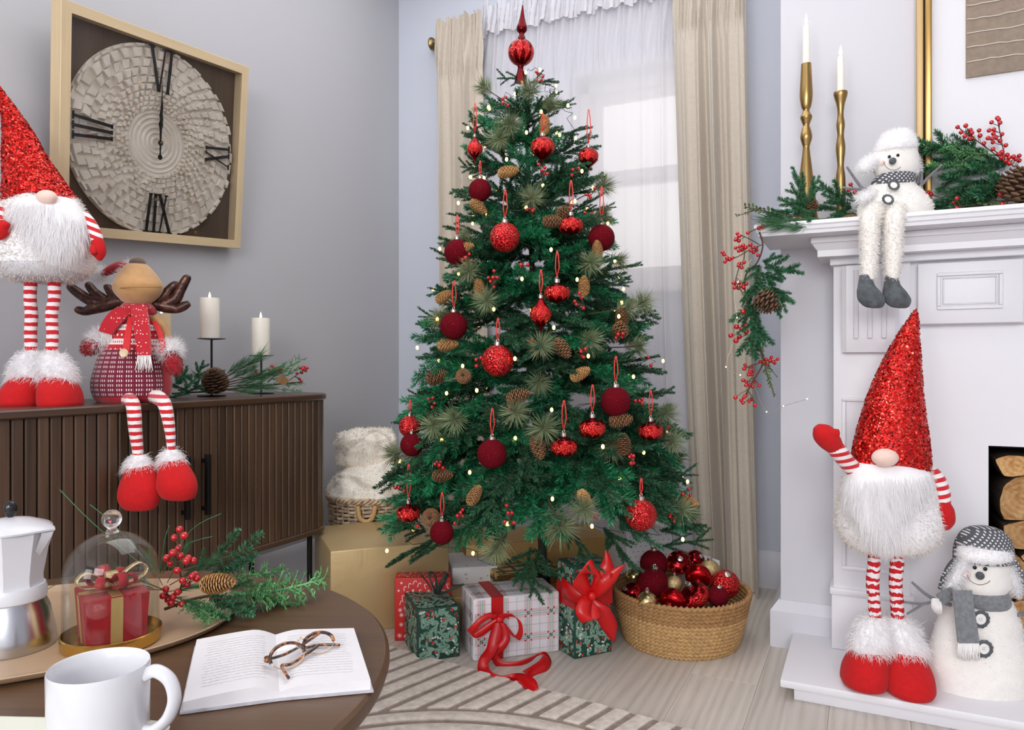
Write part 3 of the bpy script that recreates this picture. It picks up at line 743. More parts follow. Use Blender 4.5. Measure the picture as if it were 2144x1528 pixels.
# ================================================================== FOLIAGE KIT
def leafmat(name, c, rough=.45, var=.35, trans=.15):
    m = Mat(name, c, rough); g = m.n('NewGeometry'); oi = m.n('ObjectInfo')
    f = m.math('ADD', m.math('MULTIPLY', g.outputs['Random Per Island'], .6), m.math('MULTIPLY', oi.outputs['Random'], .4))
    m.to(m.ramp(f, [(.05, dark(c, 1 - var)), (.5, c), (.95, dark(c, 1 + var * 1.3))]), 'Base Color'); return m.m
M_fir = leafmat('fir_needles', S(44, 94, 64), .5, .5)
M_firb = leafmat('bright_fir_needles', S(36, 124, 80), .36, .5)
M_pine = leafmat('pine_needles_sage', S(122, 134, 98), .55)
M_twig = Mat('twig_brown', S(84, 62, 42), .85).m
M_stem = Mat('stem_green', S(40, 66, 44), .8).m
def rdir(rn): 
    z = rn.uniform(-1, 1); a = rn.uniform(0, 2 * PI); r = math.sqrt(1 - z * z); return Vector((r * math.cos(a), r * math.sin(a), z))
class Needles:
    def __init__(s, seed=0): s.v, s.f, s.rn, s.m = [], [], random.Random(seed), []
    def needle(s, p, d, ln, w, mi=0):
        sd = d.cross(rdir(s.rn)); sd = sd.normalized() * w / 2; o = len(s.v); m = p + d * ln * .45
        s.v += [p[:], (m + sd)[:], (p + d * ln)[:], (m - sd)[:]]; s.f.append((o, o + 1, o + 2, o + 3)); s.m.append(mi)
    def twig(s, pts, ln, dens, w, fwd=.75, flat=0.0, r=.0012, up=Vector((0, 0, 1)), tipn=6, mi=0, taper=.35):
        """needles all round a stem that runs through pts"""
        pts = [Vector(p) for p in pts]
        for i in range(len(pts) - 1):
            a, b = pts[i], pts[i + 1]; t = (b - a); L = t.length; t.normalize(); n = max(1, int(L * dens + s.rn.random()))
            for k in range(n):
                q = rdir(s.rn); q = q - t * q.dot(t)
                if flat: q = q - up * q.dot(up) * flat
                if q.length < 1e-3: continue
                q.normalize(); d = (q * (1 - fwd * .5) + t * fwd + rdir(s.rn) * .12).normalized()
                fr = (i + k / n) / (len(pts) - 1)
                s.needle(a.lerp(b, s.rn.random()), d, ln * s.rn.uniform(.75, 1.1) * (1 - taper * fr ** 3), w, mi)
        for k in range(tipn):
            d = ((pts[-1] - pts[-2]).normalized() + rdir(s.rn) * .45).normalized(); s.needle(pts[-1], d, ln * .7, w, mi)
        s.stem(pts, r)
    def stem(s, pts, r, mi=1, seg=4):
        g = G(); g.tube(pts, [r * (1.3 - .6 * k / (len(pts) - 1)) for k in range(len(pts))], seg, False)
        o = len(s.v); s.v += [tuple(p) for p in g.v]; s.f += [tuple(i + o for i in f) for f in g.f]; s.m += [mi] * len(g.f)
    def mesh(s, name, mats):
        me = bpy.data.meshes.new(name); me.from_pydata(s.v, [], s.f)
        for m in mats: me.materials.append(m)
        me.polygons.foreach_set('material_index', s.m); me.update(); return me
def bent(p, d, L, n=5, sag=0.0, rn=random, wig=.1):
    """points along a gently bending twig"""
    p = Vector(p); d = Vector(d).normalized(); out = [p.copy()]; side = rdir(rn) * wig
    for k in range(n):
        d = (d + side / n + Vector((0, 0, -sag / n))).normalized(); p = p + d * (L / n); out.append(p.copy())
    return out
def fir_branch(name, seed, L=.26, ln=.016, dens=1150, w=.0024, nside=6, mats=None, flat=.3, spread=.6, sag=.1):
    q = Needles(seed); rn = q.rn; main = bent((0, 0, 0), (1, 0, 0), L, 8, sag, rn, .15)
    q.twig(main[1:], ln, dens, w, .7, flat)
    for k in range(nside):
        i = 1 + int(k * 6 / nside); p = main[i].lerp(main[i + 1], rn.random()); sgn = 1 if k % 2 else -1
        d = Vector((.75, sgn * spread, rn.uniform(-.28, .3))); q.twig(bent(p, d, L * rn.uniform(.34, .5) * (1.1 - .07 * i), 5, sag, rn, .3), ln, dens, w, .7, flat)
    return q.mesh(name, mats)
def pine_tuft(name, seed, ln=.062, n=150, w=.0016, mats=None, spread=.95):
    q = Needles(seed); rn = q.rn; main = bent((0, 0, 0), (1, 0, 0), .16, 6, .05, rn, .15); q.stem(main, .0022)
    for k in range(n):
        a = rn.random(); p = main[-1].lerp(main[-3], a * a); q0 = rdir(rn); q0.x *= .4; d = (q0 * spread + Vector((.55, 0, 0))).normalized()
        q.needle(p, d, ln * rn.uniform(.7, 1.1), w)
    return q.mesh(name, mats)
# pine cones
def cone_mesh(name, L, R, rows, per, opened, mats, tipr=.35, seed=1):
    g = G(); rn = random.Random(seed)
    prof = lambda t: R * (max(0, 1 - abs(2 * t - .92) ** 2.4 / 1.25) ** .6 * (1.08 - .28 * t) + .04)
    g.mi = 0; g.lathe([(max(prof(k / 9) * .72, .001), L * k / 9) for k in range(10)], 12)
    for k in range(rows):
        t = (k + .5) / rows; z = L * t
        for i in range(per):
            a = 2 * PI * (i + .5 * (k % 2)) / per + rn.uniform(-.08, .08); r = prof(t); er = Vector((math.cos(a), math.sin(a), 0)); et = Vector((-er.y, er.x, 0))
            hw = PI * r / per * 1.15; out = r * (1 + opened); up = L / rows
            b = er * (r * .6) + UP * (z - up * .3); tip = er * out + UP * (z + up * (.9 - opened * .6)); thick = UP * (up * .30)
            vs = [b - et * hw * .6, b + et * hw * .6, tip + et * hw * .85 - UP * up * .2, tip - et * hw * .85 - UP * up * .2, tip + er * R * .06 + UP * up * .12,
                  b - et * hw * .5 - thick, b + et * hw * .5 - thick, tip + et * hw * .7 - thick * 1.2 - UP * up * .15, tip - et * hw * .7 - thick * 1.2 - UP * up * .15]
            g.mi = 1; g.add(vs, [(0, 1, 2, 4, 3), (5, 8, 7, 6), (3, 4, 2, 7, 8), (1, 6, 7, 2), (0, 3, 8, 5)])
    me = bpy.data.meshes.new(name); me.from_pydata(g.v, [], g.f)
    for m in mats: me.materials.append(m)
    me.polygons.foreach_set('material_index', g.m); me.update(); return me
def conemat(name, c):
    m = Mat(name, c, .75); v = m.coord('Object'); gn = m.n('NewGeometry')
    m.to(m.ramp(gn.outputs['Random Per Island'], [(0, dark(c, .75)), (1, dark(c, 1.2))]), 'Base Color'); return m.m
M_cone_tan = conemat('cone_tan', S(188, 142, 88)); M_cone_br = conemat('cone_brown', S(130, 92, 60)); M_cone_dk = Mat('cone_dark', S(58, 40, 28), .9).m; M_cone_dk2 = conemat('cone_scale_dark', S(104, 76, 54))
ME_CONE = [cone_mesh('pine_cone', .062, .0165, 13, 9, .10, (M_cone_dk2, M_cone_tan), seed=1),
           cone_mesh('pine_cone', .066, .0175, 12, 8, .22, (M_cone_dk, M_cone_br), seed=2),
           cone_mesh('pine_cone', .050, .0190, 10, 8, .30, (M_cone_dk, M_cone_br), seed=3)]
M_berry = Mat('berry_red', S(186, 14, 26), .22, 0, Coat_Weight=.6).m
ME_BERRY = None
def berry_mesh():
    global ME_BERRY
    if ME_BERRY is None:
        g = G(); g.sphere((0, 0, 0), .0062, 14, 9); o = g.build('berry', M_berry, None, 180); ME_BERRY = o.data; bpy.data.objects.remove(o)
    return ME_BERRY
def berry_sprig(parent, p, n, seed, spread=.022, scale=1.0, d=None, name='berry_sprig'):
    """a sprig (part) whose berries are sub-parts"""
    rn = random.Random(seed); p = Vector(p); d = Vector(d) if d is not None else rdir(rn)
    ends = []; g = G()
    for k in range(n):
        for _ in range(30):
            e = d * rn.uniform(-.6, 1.5) * spread + rdir(rn) * spread * .8
            if all((e - q).length > .0118 * scale for q in ends): break
        ends.append(e)
    root = -d * spread * 1.3
    for e in ends: g.tube([root, root * .3 + e * .4 + rdir(rn) * .002, e], .0011, 4, False)
    sp = g.build(name, M_twig, parent, 180, loc=p)
    for e in ends:
        b = link_me('berry', berry_mesh(), sp, e); b.scale = [scale * rn.uniform(.88, 1.1)] * 3
    return sp
def place_dir(o, p, d, roll=0.0, scale=1.0, axis='X'):
    """put a part at p with its own axis along d"""
    q = Vector(d).to_track_quat(axis, 'Z' if axis != 'Z' else 'Y'); o.rotation_mode = 'QUATERNION'
    o.rotation_quaternion = q @ Euler((roll, 0, 0) if axis == 'X' else (0, 0, roll)).to_quaternion()
    o.location = p; o.scale = (scale,) * 3 if not isinstance(scale, tuple) else scale

# ================================================================== CHRISTMAS TREE
TD = 2.62
TB_ = at_d(1140, 1302, TD); TB_.z = 0; TT_ = at_d(1099, 150, TD)
def t_axis(z): return TB_.lerp(TT_, z / TT_.z)
_tab = [(145, 22), (165, 55), (250, 112), (300, 134), (405, 152), (460, 168), (540, 198), (655, 234), (740, 250), (805, 268), (870, 286), (980, 312), (1090, 328), (1180, 300), (1240, 200)]
_tz = [(CAM_H + TD * (764 - y) / FPX, r * TD / FPX) for y, r in _tab]
def t_rad(z):
    if z >= _tz[0][0]: return _tz[0][1]
    for (z0, r0), (z1, r1) in zip(_tz, _tz[1:]):
        if z >= z1: return r0 + (r1 - r0) * (z0 - z) / (z0 - z1)
    return _tz[-1][1]
def tree_hit(px, py, k=.92):
    d = 1.85
    while d < TD:
        p = at_d(px, py, d); a = t_axis(p.z)
        if (Vector((p.x - a.x, p.y - a.y))).length < t_rad(p.z) * k: return p
        d += .006
    return at_d(px, py, TD - .02)
tree = thing('christmas_tree', 'decorated green Christmas tree in front of the sheer curtain', 'christmas tree', TB_)
TO = TB_
g = G(); g.tube([(0, 0, .06), tuple(TT_ - TB_)], [.017, .006], 10); g.build('trunk', Mat('trunk_green', S(40, 48, 34), .8).m, tree)
stt = G()
for k in range(4):
    a = PI / 4 + k * PI / 2; stt.tube([(0, 0, .10), (.10 * math.cos(a), .10 * math.sin(a), .07), (.24 * math.cos(a), .24 * math.sin(a), .006)], .009, 8)
stt.tube([(0, 0, .02), (0, 0, .22)], .022, 12); stt.build('tree_stand', M_blk, tree)

# ornaments first: branches then keep clear of them
BAUBLES = [  # kind, px, py, width px, ribbon px, label
    ('drop', 994, 312, 34, 62, 'shiny red drop bauble high on the tree beside the narrow curtain'),
    ('point', 1136, 309, 50, 40, 'red glitter bauble with a pointed tip, highest on the front of the tree'),
    ('point', 1232, 329, 42, 72, 'red pointed bauble half under a branch in front of the upper window pane'),
    ('velvet', 1005, 398, 48, 30, 'small dark velvet bauble, the highest velvet one on the tree'),
    ('glitter', 1057, 497, 63, 62, 'bright red glitter ball in the upper half of the tree'),
    ('onion', 1195, 473, 52, 64, 'round red glitter bauble beside a brown pine cone in the upper tree'),
    ('velvet', 1259, 498, 56, 72, 'dark velvet bauble against the bright lower window pane'),
    ('velvet', 957, 528, 54, 44, 'dark velvet bauble with pine needles and red berries across it'),
    ('onion', 1166, 614, 54, 56, 'flattened red glitter bauble just above the long drop bauble'),
    ('finial', 1132, 658, 46, 50, 'long red drop bauble with pointed ends in the middle of the tree'),
    ('velvet', 950, 682, 58, 58, 'dark velvet bauble above a tan pine cone on the sheltered edge of the tree'),
    ('glitter', 1042, 755, 67, 48, 'large red glitter ball below the middle of the tree'),
    ('velvet', 1289, 841, 63, 56, 'large dark velvet bauble above two flattened glitter baubles'),
    ('glitter', 858, 893, 46, 26, 'red glitter ball half behind a dark velvet bauble over the fluffy blanket'),
    ('velvet', 862, 931, 48, 12, 'dark velvet bauble touching a red glitter ball over the fluffy blanket'),
    ('onion', 1240, 897, 56, 58, 'flattened red glitter bauble below the large dark velvet bauble'),
    ('onion', 1180, 936, 56, 64, 'flattened red glitter bauble beside an upright brown pine cone'),
    ('onion', 1362, 903, 52, 54, 'flattened red glitter bauble on a V-shaped ribbon near the big curtain'),
    ('velvet', 1030, 950, 62, 56, 'large dark velvet bauble in the lower middle of the tree'),
    ('onion', 855, 1074, 50, 72, 'flattened red glitter bauble in front of the wicker basket'),
    ('velvet', 925, 1115, 50, 52, 'lowest dark velvet bauble, above the gold gift box'),
    ('glitter', 1342, 1078, 66, 36, 'lowest and largest red glitter ball, above the rope basket'),
]
orn = []
for kind, px, py, wpx, rib, label in BAUBLES:
    p = tree_hit(px, py, .97 if kind != 'drop' else 1.0); orn.append([kind, p, wpx * depth(p) / FPX, rib * depth(p) / FPX, label])
CONES = [(1140, 262, 0, 85), (1062, 360, 0, 10), (1001, 432, 0, -40), (1158, 463, 1, 0), (1181, 444, 2, 30), (1251, 522, 0, 95), (970, 521, 0, 20), (1003, 603, 0, 95), (1223, 598, 0, 90), (930, 621, 0, 30),
         (1302, 666, 1, 90), (1299, 690, 2, -45), (936, 722, 0, 5), (970, 787, 2, 200), (1214, 783, 0, 30), (1176, 728, 1, -50), (1083, 830, 1, 20), (913, 789, 1, 20), (1126, 934, 1, -72), (1306, 930, 1, 95),
         (928, 995, 1, 5), (993, 1037, 0, 60), (1225, 1045, 0, -60), (1298, 880, 1, 10), (902, 1083, 2, 200), (1446, 1050, 0, -25)]
BERR = [(1132, 158, 5), (1058, 212, 4), (1137, 362, 5), (1206, 362, 3), (1112, 438, 5), (1238, 408, 4), (978, 544, 6), (1031, 585, 8), (1217, 632, 5), (1120, 722, 2), (1212, 738, 5), (1003, 762, 5), (1292, 708, 5), (1364, 757, 2),
        (1338, 836, 6), (900, 842, 4), (1068, 862, 3), (919, 972, 6), (1326, 962, 6), (1398, 902, 2), (836, 1026, 3), (960, 1086, 5), (1066, 1082, 5), (1240, 1080, 4), (1412, 1076, 8), (1442, 1042, 4), (880, 1092, 3), (1240, 455, 3), (1106, 560, 3)]
orn_r = [(p, max(s / 2, .01)) for _, p, s, _, _ in orn]
cone_p = [(tree_hit(px, py, .96), k, a) for px, py, k, a in CONES]
berr_p = [(tree_hit(px, py, .98), n) for px, py, n in BERR]
KEEP = orn_r + [(p, .014) for p, _, _ in cone_p] + [(p, .006) for p, _ in berr_p]
KC = np.array([p[:] for p, _ in KEEP]); KR = np.array([r for _, r in KEEP])
KD = []
for p, _ in KEEP:
    a = t_axis(p.z); rad = Vector((p.x - a.x, p.y - a.y, 0)); rad = rad.normalized() if rad.length > .01 else -FW
    d = (rad * .5 - FW * .75 + UP * .02).normalized(); KD.append(d[:])
KD = np.array(KD)
def clear(pts, slack=.016):
    """True if none of pts comes inside a bauble, cone or berry or stands right before it on the room side"""
    Q = np.array([p[:] for p in pts]); v = Q[:, None, :] - KC[None]; t = (v * KD[None]).sum(2); t = np.clip(t, 0, .13)
    d = np.linalg.norm(v - t[..., None] * KD[None], axis=2); return not (d < KR[None] + slack * (KR[None] > .016)).any()

mA = [fir_branch('branch', 10 + i, .28, .021, 1500, .0034, 10, (M_fir, M_twig), .25, .75, .12) for i in range(4)]
mB = [fir_branch('branch', 30 + i, .26, .034, 1000, .0034, 9, (M_firb, M_stem), .05, .7, .08) for i in range(4)]
mD = [fir_branch('branch', 60 + i, .28, .017, 1900, .0032, 4, (M_fir, M_twig), .2, .45, .05) for i in range(2)]
mC = [pine_tuft('branch', 50 + i, .066, 230, .0022, (M_pine, M_twig)) for i in range(3)]
rn = random.Random(77)
zlo, zhi = .36, 1.95
cnt = 0; placed = []
FANG = math.atan2(-FW.y, -FW.x)
def try_branch(z, ang, me, big):
    for att in range(14):
        zz = z + rn.uniform(-.03, .03) * att * .3; a = ang + rn.uniform(-.12, .12) * att * .5
        tz = (zz - zlo) / (zhi - zlo)
        R = t_rad(zz) * rn.uniform(.82, 1.06)
        if att > 4: R *= .90
        if att > 9: R *= .85
        L = .27 * big; el = R_(-16 + 52 * max(0, tz) ** 1.5 + rn.uniform(-14, 14))
        if zz < .5: el = R_(-28 + rn.uniform(-24, 10))
        rad = Vector((math.cos(a), math.sin(a), 0)); d = (rad * math.cos(el) + UP * math.sin(el)); sid = Vector((-rad.y, rad.x, 0)); d = (d + sid * rn.uniform(-.3, .3)).normalized()
        tip = t_axis(zz) + rad * R; base = tip - d * L
        if tip.z < .30: continue
        smp = [base + d * L * k for k in (.45, .6, .75, .9, 1.0)]
        lat = d.cross(UP).normalized() * .055 * big
        smp += [base + d * L * k + lat * s_ for k in (.6, .8) for s_ in (-1, 1)]
        if clear(smp, .013): return base, d
    return None
NB = 420
for i in range(NB):
    if cnt >= 236: break
    front = i % 5 != 0
    u = rn.random(); z = zlo + (zhi - zlo) * (1 - math.sqrt(1 - u * .985)) if i > 75 else zlo + (zhi - zlo) * (.50 + .47 * (i / 75) ** .9)
    ang = FANG + (rn.uniform(-1.85, 1.85) if front else PI + rn.uniform(-1.3, 1.3))
    tz = (z - zlo) / (zhi - zlo)
    q = rn.random(); pool = mA if q < .34 else mB if q < .66 else mD if q < .90 else mC
    me = pool[rn.randrange(len(pool))]; big = (1.1 - .44 * tz) * rn.uniform(.85, 1.12)
    if pool is mC: big *= 1.0
    r = try_branch(z, ang, me, big * (.62 if pool is mC else 1))
    if r is None: continue
    b, d = r; o = link_me('branch', me, tree); place_dir(o, b - TO, d, rn.uniform(-.5, .5), big if pool is not mC else max(.8, big)); cnt += 1
# long tips that stand out of the outline, and sage pine tufts turned to the room
for px, py, ln in ((985, 247, 80), (968, 342, 80), (955, 405, 90), (942, 445, 80), (935, 470, 90), (902, 602, 90), (879, 655, 100), (884, 668, 100), (858, 822, 90), (828, 882, 110), (820, 985, 90), (810, 1182, 130), (858, 1172, 120), (806, 1095, 100), (1202, 211, 90), (1238, 264, 90), (1256, 300, 90), (1271, 386, 80), (1286, 428, 90), (1276, 446, 80), (1341, 549, 110), (1322, 586, 90), (1373, 655, 120), (1366, 674, 110), (1378, 742, 100), (1406, 812, 110), (1458, 985, 120), (1490, 1124, 120), (1476, 1092, 110), (1042, 160, 60), (1168, 168, 70), (1120, 1236, 120), (1095, 1228, 110), (1240, 1190, 110), (1330, 1180, 100)):
    tip = at_d(px, py, TD - (.0 if py < 1170 else .42 if px > 900 else .25)); ax = t_axis(tip.z + .02 * (1 if py < 200 else -1)); inn = tip + (ax - tip).normalized() * ln * TD / FPX - UP * (.03 if py < 1150 else -.10)
    if not clear([inn.lerp(tip, k) for k in (.3, .5, .7, .85, 1)], .012): continue
    o = link_me('branch', mD[cnt % 2] if cnt % 3 else mA[cnt % 4], tree); L = (tip - inn).length / .28; place_dir(o, inn - TO, tip - inn, rn.uniform(-.6, .6), (L, max(.55, L), max(.55, L))); cnt += 1
for px, py in ((1108, 188), (1068, 268), (1040, 290), (1112, 412), (1110, 515), (1232, 556), (1013, 626), (1130, 718), (1080, 868), (1132, 906), (1214, 768), (1062, 1082), (1212, 1062), (984, 562), (1388, 872), (905, 884), (1402, 917), (868, 1100), (1338, 640), (1252, 392), (1420, 1060), (1000, 440), (920, 1060)):
    p = tree_hit(px, py, 1.0); a = t_axis(p.z); rad = Vector((p.x - a.x, p.y - a.y, 0)).normalized(); d = (rad * .6 - FW * .5 + UP * rn.uniform(-.1, .3)).normalized()
    if not clear([p, p + UP * .03, p - UP * .03, p + RT * .03, p - RT * .03], .02): continue
    o = link_me('branch', mC[cnt % 3], tree); place_dir(o, p - d * .13 - TO, d, rn.uniform(-.5, .5), .92); cnt += 1
# the dense inner growth that fills the heart of the tree, one mass
inV, inF, inM = [], [], []
src = [(np.array([v.co[:] for v in m.vertices]), [tuple(p.vertices) for p in m.polygons], [p.material_index for p in m.polygons]) for m in (mA[0], mB[0], mB[1], mA[1])]
for i in range(270):
    u = rn.random(); z = zlo + .05 + (zhi - .05 - zlo) * (1 - math.sqrt(1 - u * .97)); a = rn.uniform(0, 2 * PI); rad = Vector((math.cos(a), math.sin(a), 0))
    if rad.dot(FW) > .3 and rn.random() < .5: continue
    R = t_rad(z) * rn.uniform(.45, .93); d = (rad + UP * rn.uniform(-.5, .5) + rdir(rn) * .35).normalized(); base = t_axis(z) + rad * R - d * .22
    sc_ = .9 - .3 * (z - zlo) / (zhi - zlo)
    if not clear([base + d * .24 * sc_ * k for k in (.5, .8, 1)], .01): continue
    V, Fc, Mi = src[i % 4]; q = d.to_track_quat('X', 'Z').to_matrix(); W = (V * sc_) @ np.array(q.transposed()) + np.array(base - TO); o0 = len(inV)
    inV += W.tolist(); inF += [tuple(k + o0 for k in f) for f in Fc]; inM += [2 * (i % 4 in (1, 2)) + k for k in Mi]
o = raw('inner_foliage', inV, inF, [M_fir, M_twig, M_firb, M_stem], tree, False, 'stuff'); o.data.polygons.foreach_set('material_index', inM)
# cones and berries wired to the branches
ang2d = lambda deg: RT * math.cos(R_(deg)) + UP * math.sin(R_(deg))
for p, k, a in cone_p:
    d = ang2d(a) - FW * .15 if a < 180 else (-FW + UP * .15); L = (.062, .066, .05)[k]
    o = link_me('pine_cone', ME_CONE[k], tree); place_dir(o, p - TO - d.normalized() * L * .5, d, rn.uniform(0, 6), rn.uniform(.92, 1.1), 'Z')
for i, (p, n) in enumerate(berr_p): berry_sprig(tree, p - TO, n, 300 + i, .021, .93, d=(rdir(rn) * .6 + UP * .3))

# ================================================================== BAUBLES
M_glit = glitter('red_glitter', S(208, 16, 26), S(84, 2, 10), 430, .6, .30, 1.2)
M_shred = Mat('shiny_red_glass', S(176, 10, 20), .12, .85).m
M_dkred = Mat('deep_red_glass', S(92, 4, 12), .12, .8).m
mv = Mat('red_velvet', S(96, 3, 18), .95, Specular_IOR_Level=.15); 
v = mv.coord('Object'); dst = mv.voro(v, 190, 'F1', 'Distance', .45); dot = mv.math('LESS_THAN', dst, .085)
mv.to(mv.mix(dot, S(96, 3, 18), S(255, 150, 150)), 'Base Color'); mv.to(mv.math('MULTIPLY', dot, .8), 'Metallic'); mv.to(mv.math('SUBTRACT', .95, mv.math('MULTIPLY', dot, .6)), 'Roughness')
mv.bump(mv.noise(v, 1500, 2), .4, .001); M_velv = mv.m
# glitter band with pointed petals, shiny glass above and below
def petal_mat(name, h, amp, k):
    m = glitter(name, S(218, 24, 24), S(110, 4, 10), 430, .6, .28, 1.2); bs = m.node_tree; 
    b = bs.nodes['Principled BSDF']; class_ = Mat.__new__(Mat); class_.m, class_.t, class_.b = m, bs, b; q = class_
    v = q.coord('Object'); sp = q.n('SeparateXYZ', i_0=v); an = q.math('ARCTAN2', sp.outputs[1], sp.outputs[0])
    tri = q.math('ABSOLUTE', q.math('SINE', q.math('MULTIPLY', an, k))); f = q.math('GREATER_THAN', q.math('ADD', q.math('ABSOLUTE', sp.outputs[2]), q.math('MULTIPLY', tri, amp)), h)
    s = q.n('BsdfPrincipled'); s.inputs['Base Color'].default_value = S(120, 5, 14); s.inputs['Metallic'].default_value = .85; s.inputs['Roughness'].default_value = .12
    x = q.n('MixShader'); q.l(f, x.inputs[0]); q.l(b.outputs[0], x.inputs[1]); q.l(s.outputs[0], x.inputs[2]); q.l(x.outputs[0], bs.nodes['Material Output'].inputs[0]); return m
M_petal = petal_mat('petal_glitter', .0295, .016, 4)
M_silver = Mat('silver_cap', S(205, 198, 188), .3, 1.0).m; M_goldcap = Mat('gold_cap', S(200, 165, 95), .3, 1.0).m
M_ribb = Mat('red_ribbon', S(214, 40, 34), .5, 0, Sheen_Weight=.3).m
ORN_ME = {}
def orn_mesh(kind):
    """unit baubles of 0.1 m diameter (scaled per piece)"""
    if kind in ORN_ME: return ORN_ME[kind]
    g = G(); r = .05
    if kind in ('glitter', 'velvet'): prof = [(r * math.sin(PI * k / 24), -r * math.cos(PI * k / 24)) for k in range(25)]; mat = M_glit if kind == 'glitter' else M_velv; top = r
    elif kind == 'onion': prof = [(0, -.041)] + [(t[0], t[1]) for t in interp([(.004, -.040), (.012, -.037), (.030, -.031), (.045, -.018), (.05, 0), (.046, .018), (.032, .030), (.014, .035), (.010, .040), (.008, .046)], 4)]; mat = M_petal; top = .046
    elif kind == 'point': prof = [(0, -.064)] + [(t[0], t[1]) for t in interp([(.002, -.060), (.008, -.050), (.022, -.040), (.042, -.022), (.050, 0), (.047, .020), (.032, .038), (.014, .046), (.009, .050)], 4)]; mat = M_petal; top = .05
    elif kind in ('finial', 'drop'): prof = [(0, -.092)] + [(t[0], t[1]) for t in interp([(.0015, -.088), (.006, -.070), (.016, -.052), (.034, -.034), (.047, -.014), (.049, .004), (.042, .022), (.026, .046), (.013, .066), (.009, .078)], 4)]; mat = petal_mat('finial_glitter', .046, .020, 4); top = .078
    g.lathe(prof, 32, True); o = g.build('ornament_body', mat, None, 60); me = o.data; bpy.data.objects.remove(o)
    c = G(); c.lathe([(.0115, -.003), (.0115, .010), (.0085, .012), (0, .012)], 16, c=(0, 0, top - .002)); c.tube([(.0045 * math.cos(t), 0, top + .0135 + .0045 * math.sin(t)) for t in [k * PI / 5 for k in range(11)]], .0011, 5)
    o = c.build('cap', M_silver, None, 50); mc_ = o.data; bpy.data.objects.remove(o)
    ORN_ME[kind] = (me, mc_, top); return ORN_ME[kind]
def bauble(kind, p, size, rib, label, group, tilt=None, name='bauble', capmat=None, seed=0):
    me, mc_, top = orn_mesh(kind); s = size / .1
    t = thing(name, label, 'bauble', p, 0, group)
    if tilt is not None: t.rotation_euler = tilt
    b = link_me('ornament_body', me, t); b.scale = (s,) * 3; b.rotation_euler = (0, 0, seed)
    c = link_me('cap', mc_, t); c.scale = (max(s, .55),) * 3; c.location = (0, 0, top * s - top * max(s, .55))
    if rib > 0:
        z0 = top * s + .012; g = G(); sw = min(.008, rib * .09); w_ = RT * .0016
        g.ribbon([(0, 0, z0), RT * -sw * .6 + UP * (z0 + rib * .35), RT * -sw * .5 + UP * (z0 + rib * .7), (0, 0, z0 + rib)], w_, .0006)
        g.ribbon([(0, 0, z0), RT * sw + UP * (z0 + rib * .4), RT * sw * .7 + UP * (z0 + rib * .75), RT * .002 + UP * (z0 + rib)], w_, .0006)
        g.build('hanging_ribbon', M_ribb, t, 180)
    return t
for i, (kind, p, s, rib, label) in enumerate(orn): bauble(kind, p, s, rib, label, 'baubles hanging on the tree', seed=i * 1.7)
# tree topper
tp = at_d(1091, 110, TD); r = 27.5 * TD / FPX; u = TD / FPX
t = thing('tree_topper', 'shiny red glass finial on the top of the tree', 'tree topper', tp); t.rotation_euler = (0, R_(2.2), 0)
mt_ = petal_mat('topper_glitter', r * .95, r * .9, 5)
G().lathe([(r * math.sin(PI * k / 28), -r * math.cos(PI * k / 28)) for k in range(29)], 36).build('topper_ball', mt_, t, 60)
G().lathe([(a * u, b * u) for a, b in interp([(9, 24), (8, 30), (6, 36), (6, 40), (10.5, 45), (11, 52), (8, 62), (5, 74), (3, 86), (1.2, 98)], 4)] + [(0, 99 * u)], 24).build('spire', M_dkred, t, 60)
G().lathe([(a * u, b * u) for a, b in interp([(12, -62), (10, -52), (7, -40), (6, -32), (8, -25)], 4)], 24).build('topper_socket', M_dkred, t, 60)
# ------------------------------------------------------------------ string lights
mem = Mat('warm_bulb', S(255, 214, 140), .3); mem.b.inputs['Emission Color'].default_value = S(255, 196, 100); mem.b.inputs['Emission Strength'].default_value = 6.0
M_bulb = mem.m; M_bulb.cycles.emission_sampling = 'NONE'
sl = thing('string_lights', 'warm white string lights wound through the tree', 'string lights', TB_)
gb = G(); gb.sphere((0, 0, 0), .0052, 8, 6, (1, 1, 1.35)); ob = gb.build('bulb', M_bulb, sl, 180); bme = ob.data; bpy.data.objects.remove(ob)
path = []; rn = random.Random(12); nb = 0; k = 0
while nb < 150 and k < 900:
    f = k / 900; z = 1.93 - 1.62 * f; a = FANG + 2 * PI * 13 * f; p = t_axis(z) + Vector((math.cos(a), math.sin(a), 0)) * t_rad(z) * (.80 + .08 * math.sin(k * 1.7))
    p.z += .03 * math.sin(k * .41) + rn.uniform(-.01, .01); path.append(p - TO)
    if k % 6 == 0:
        q = t_axis(p.z) + (p - t_axis(p.z)) * rn.uniform(1.02, 1.2)
        if clear([q], .004): link_me('bulb', bme, sl, q - TO); nb += 1
    k += 1
G().tube(path, .0011, 3, False).build('wire', Mat('wire_green', S(26, 58, 40), .6).m, sl, 180)
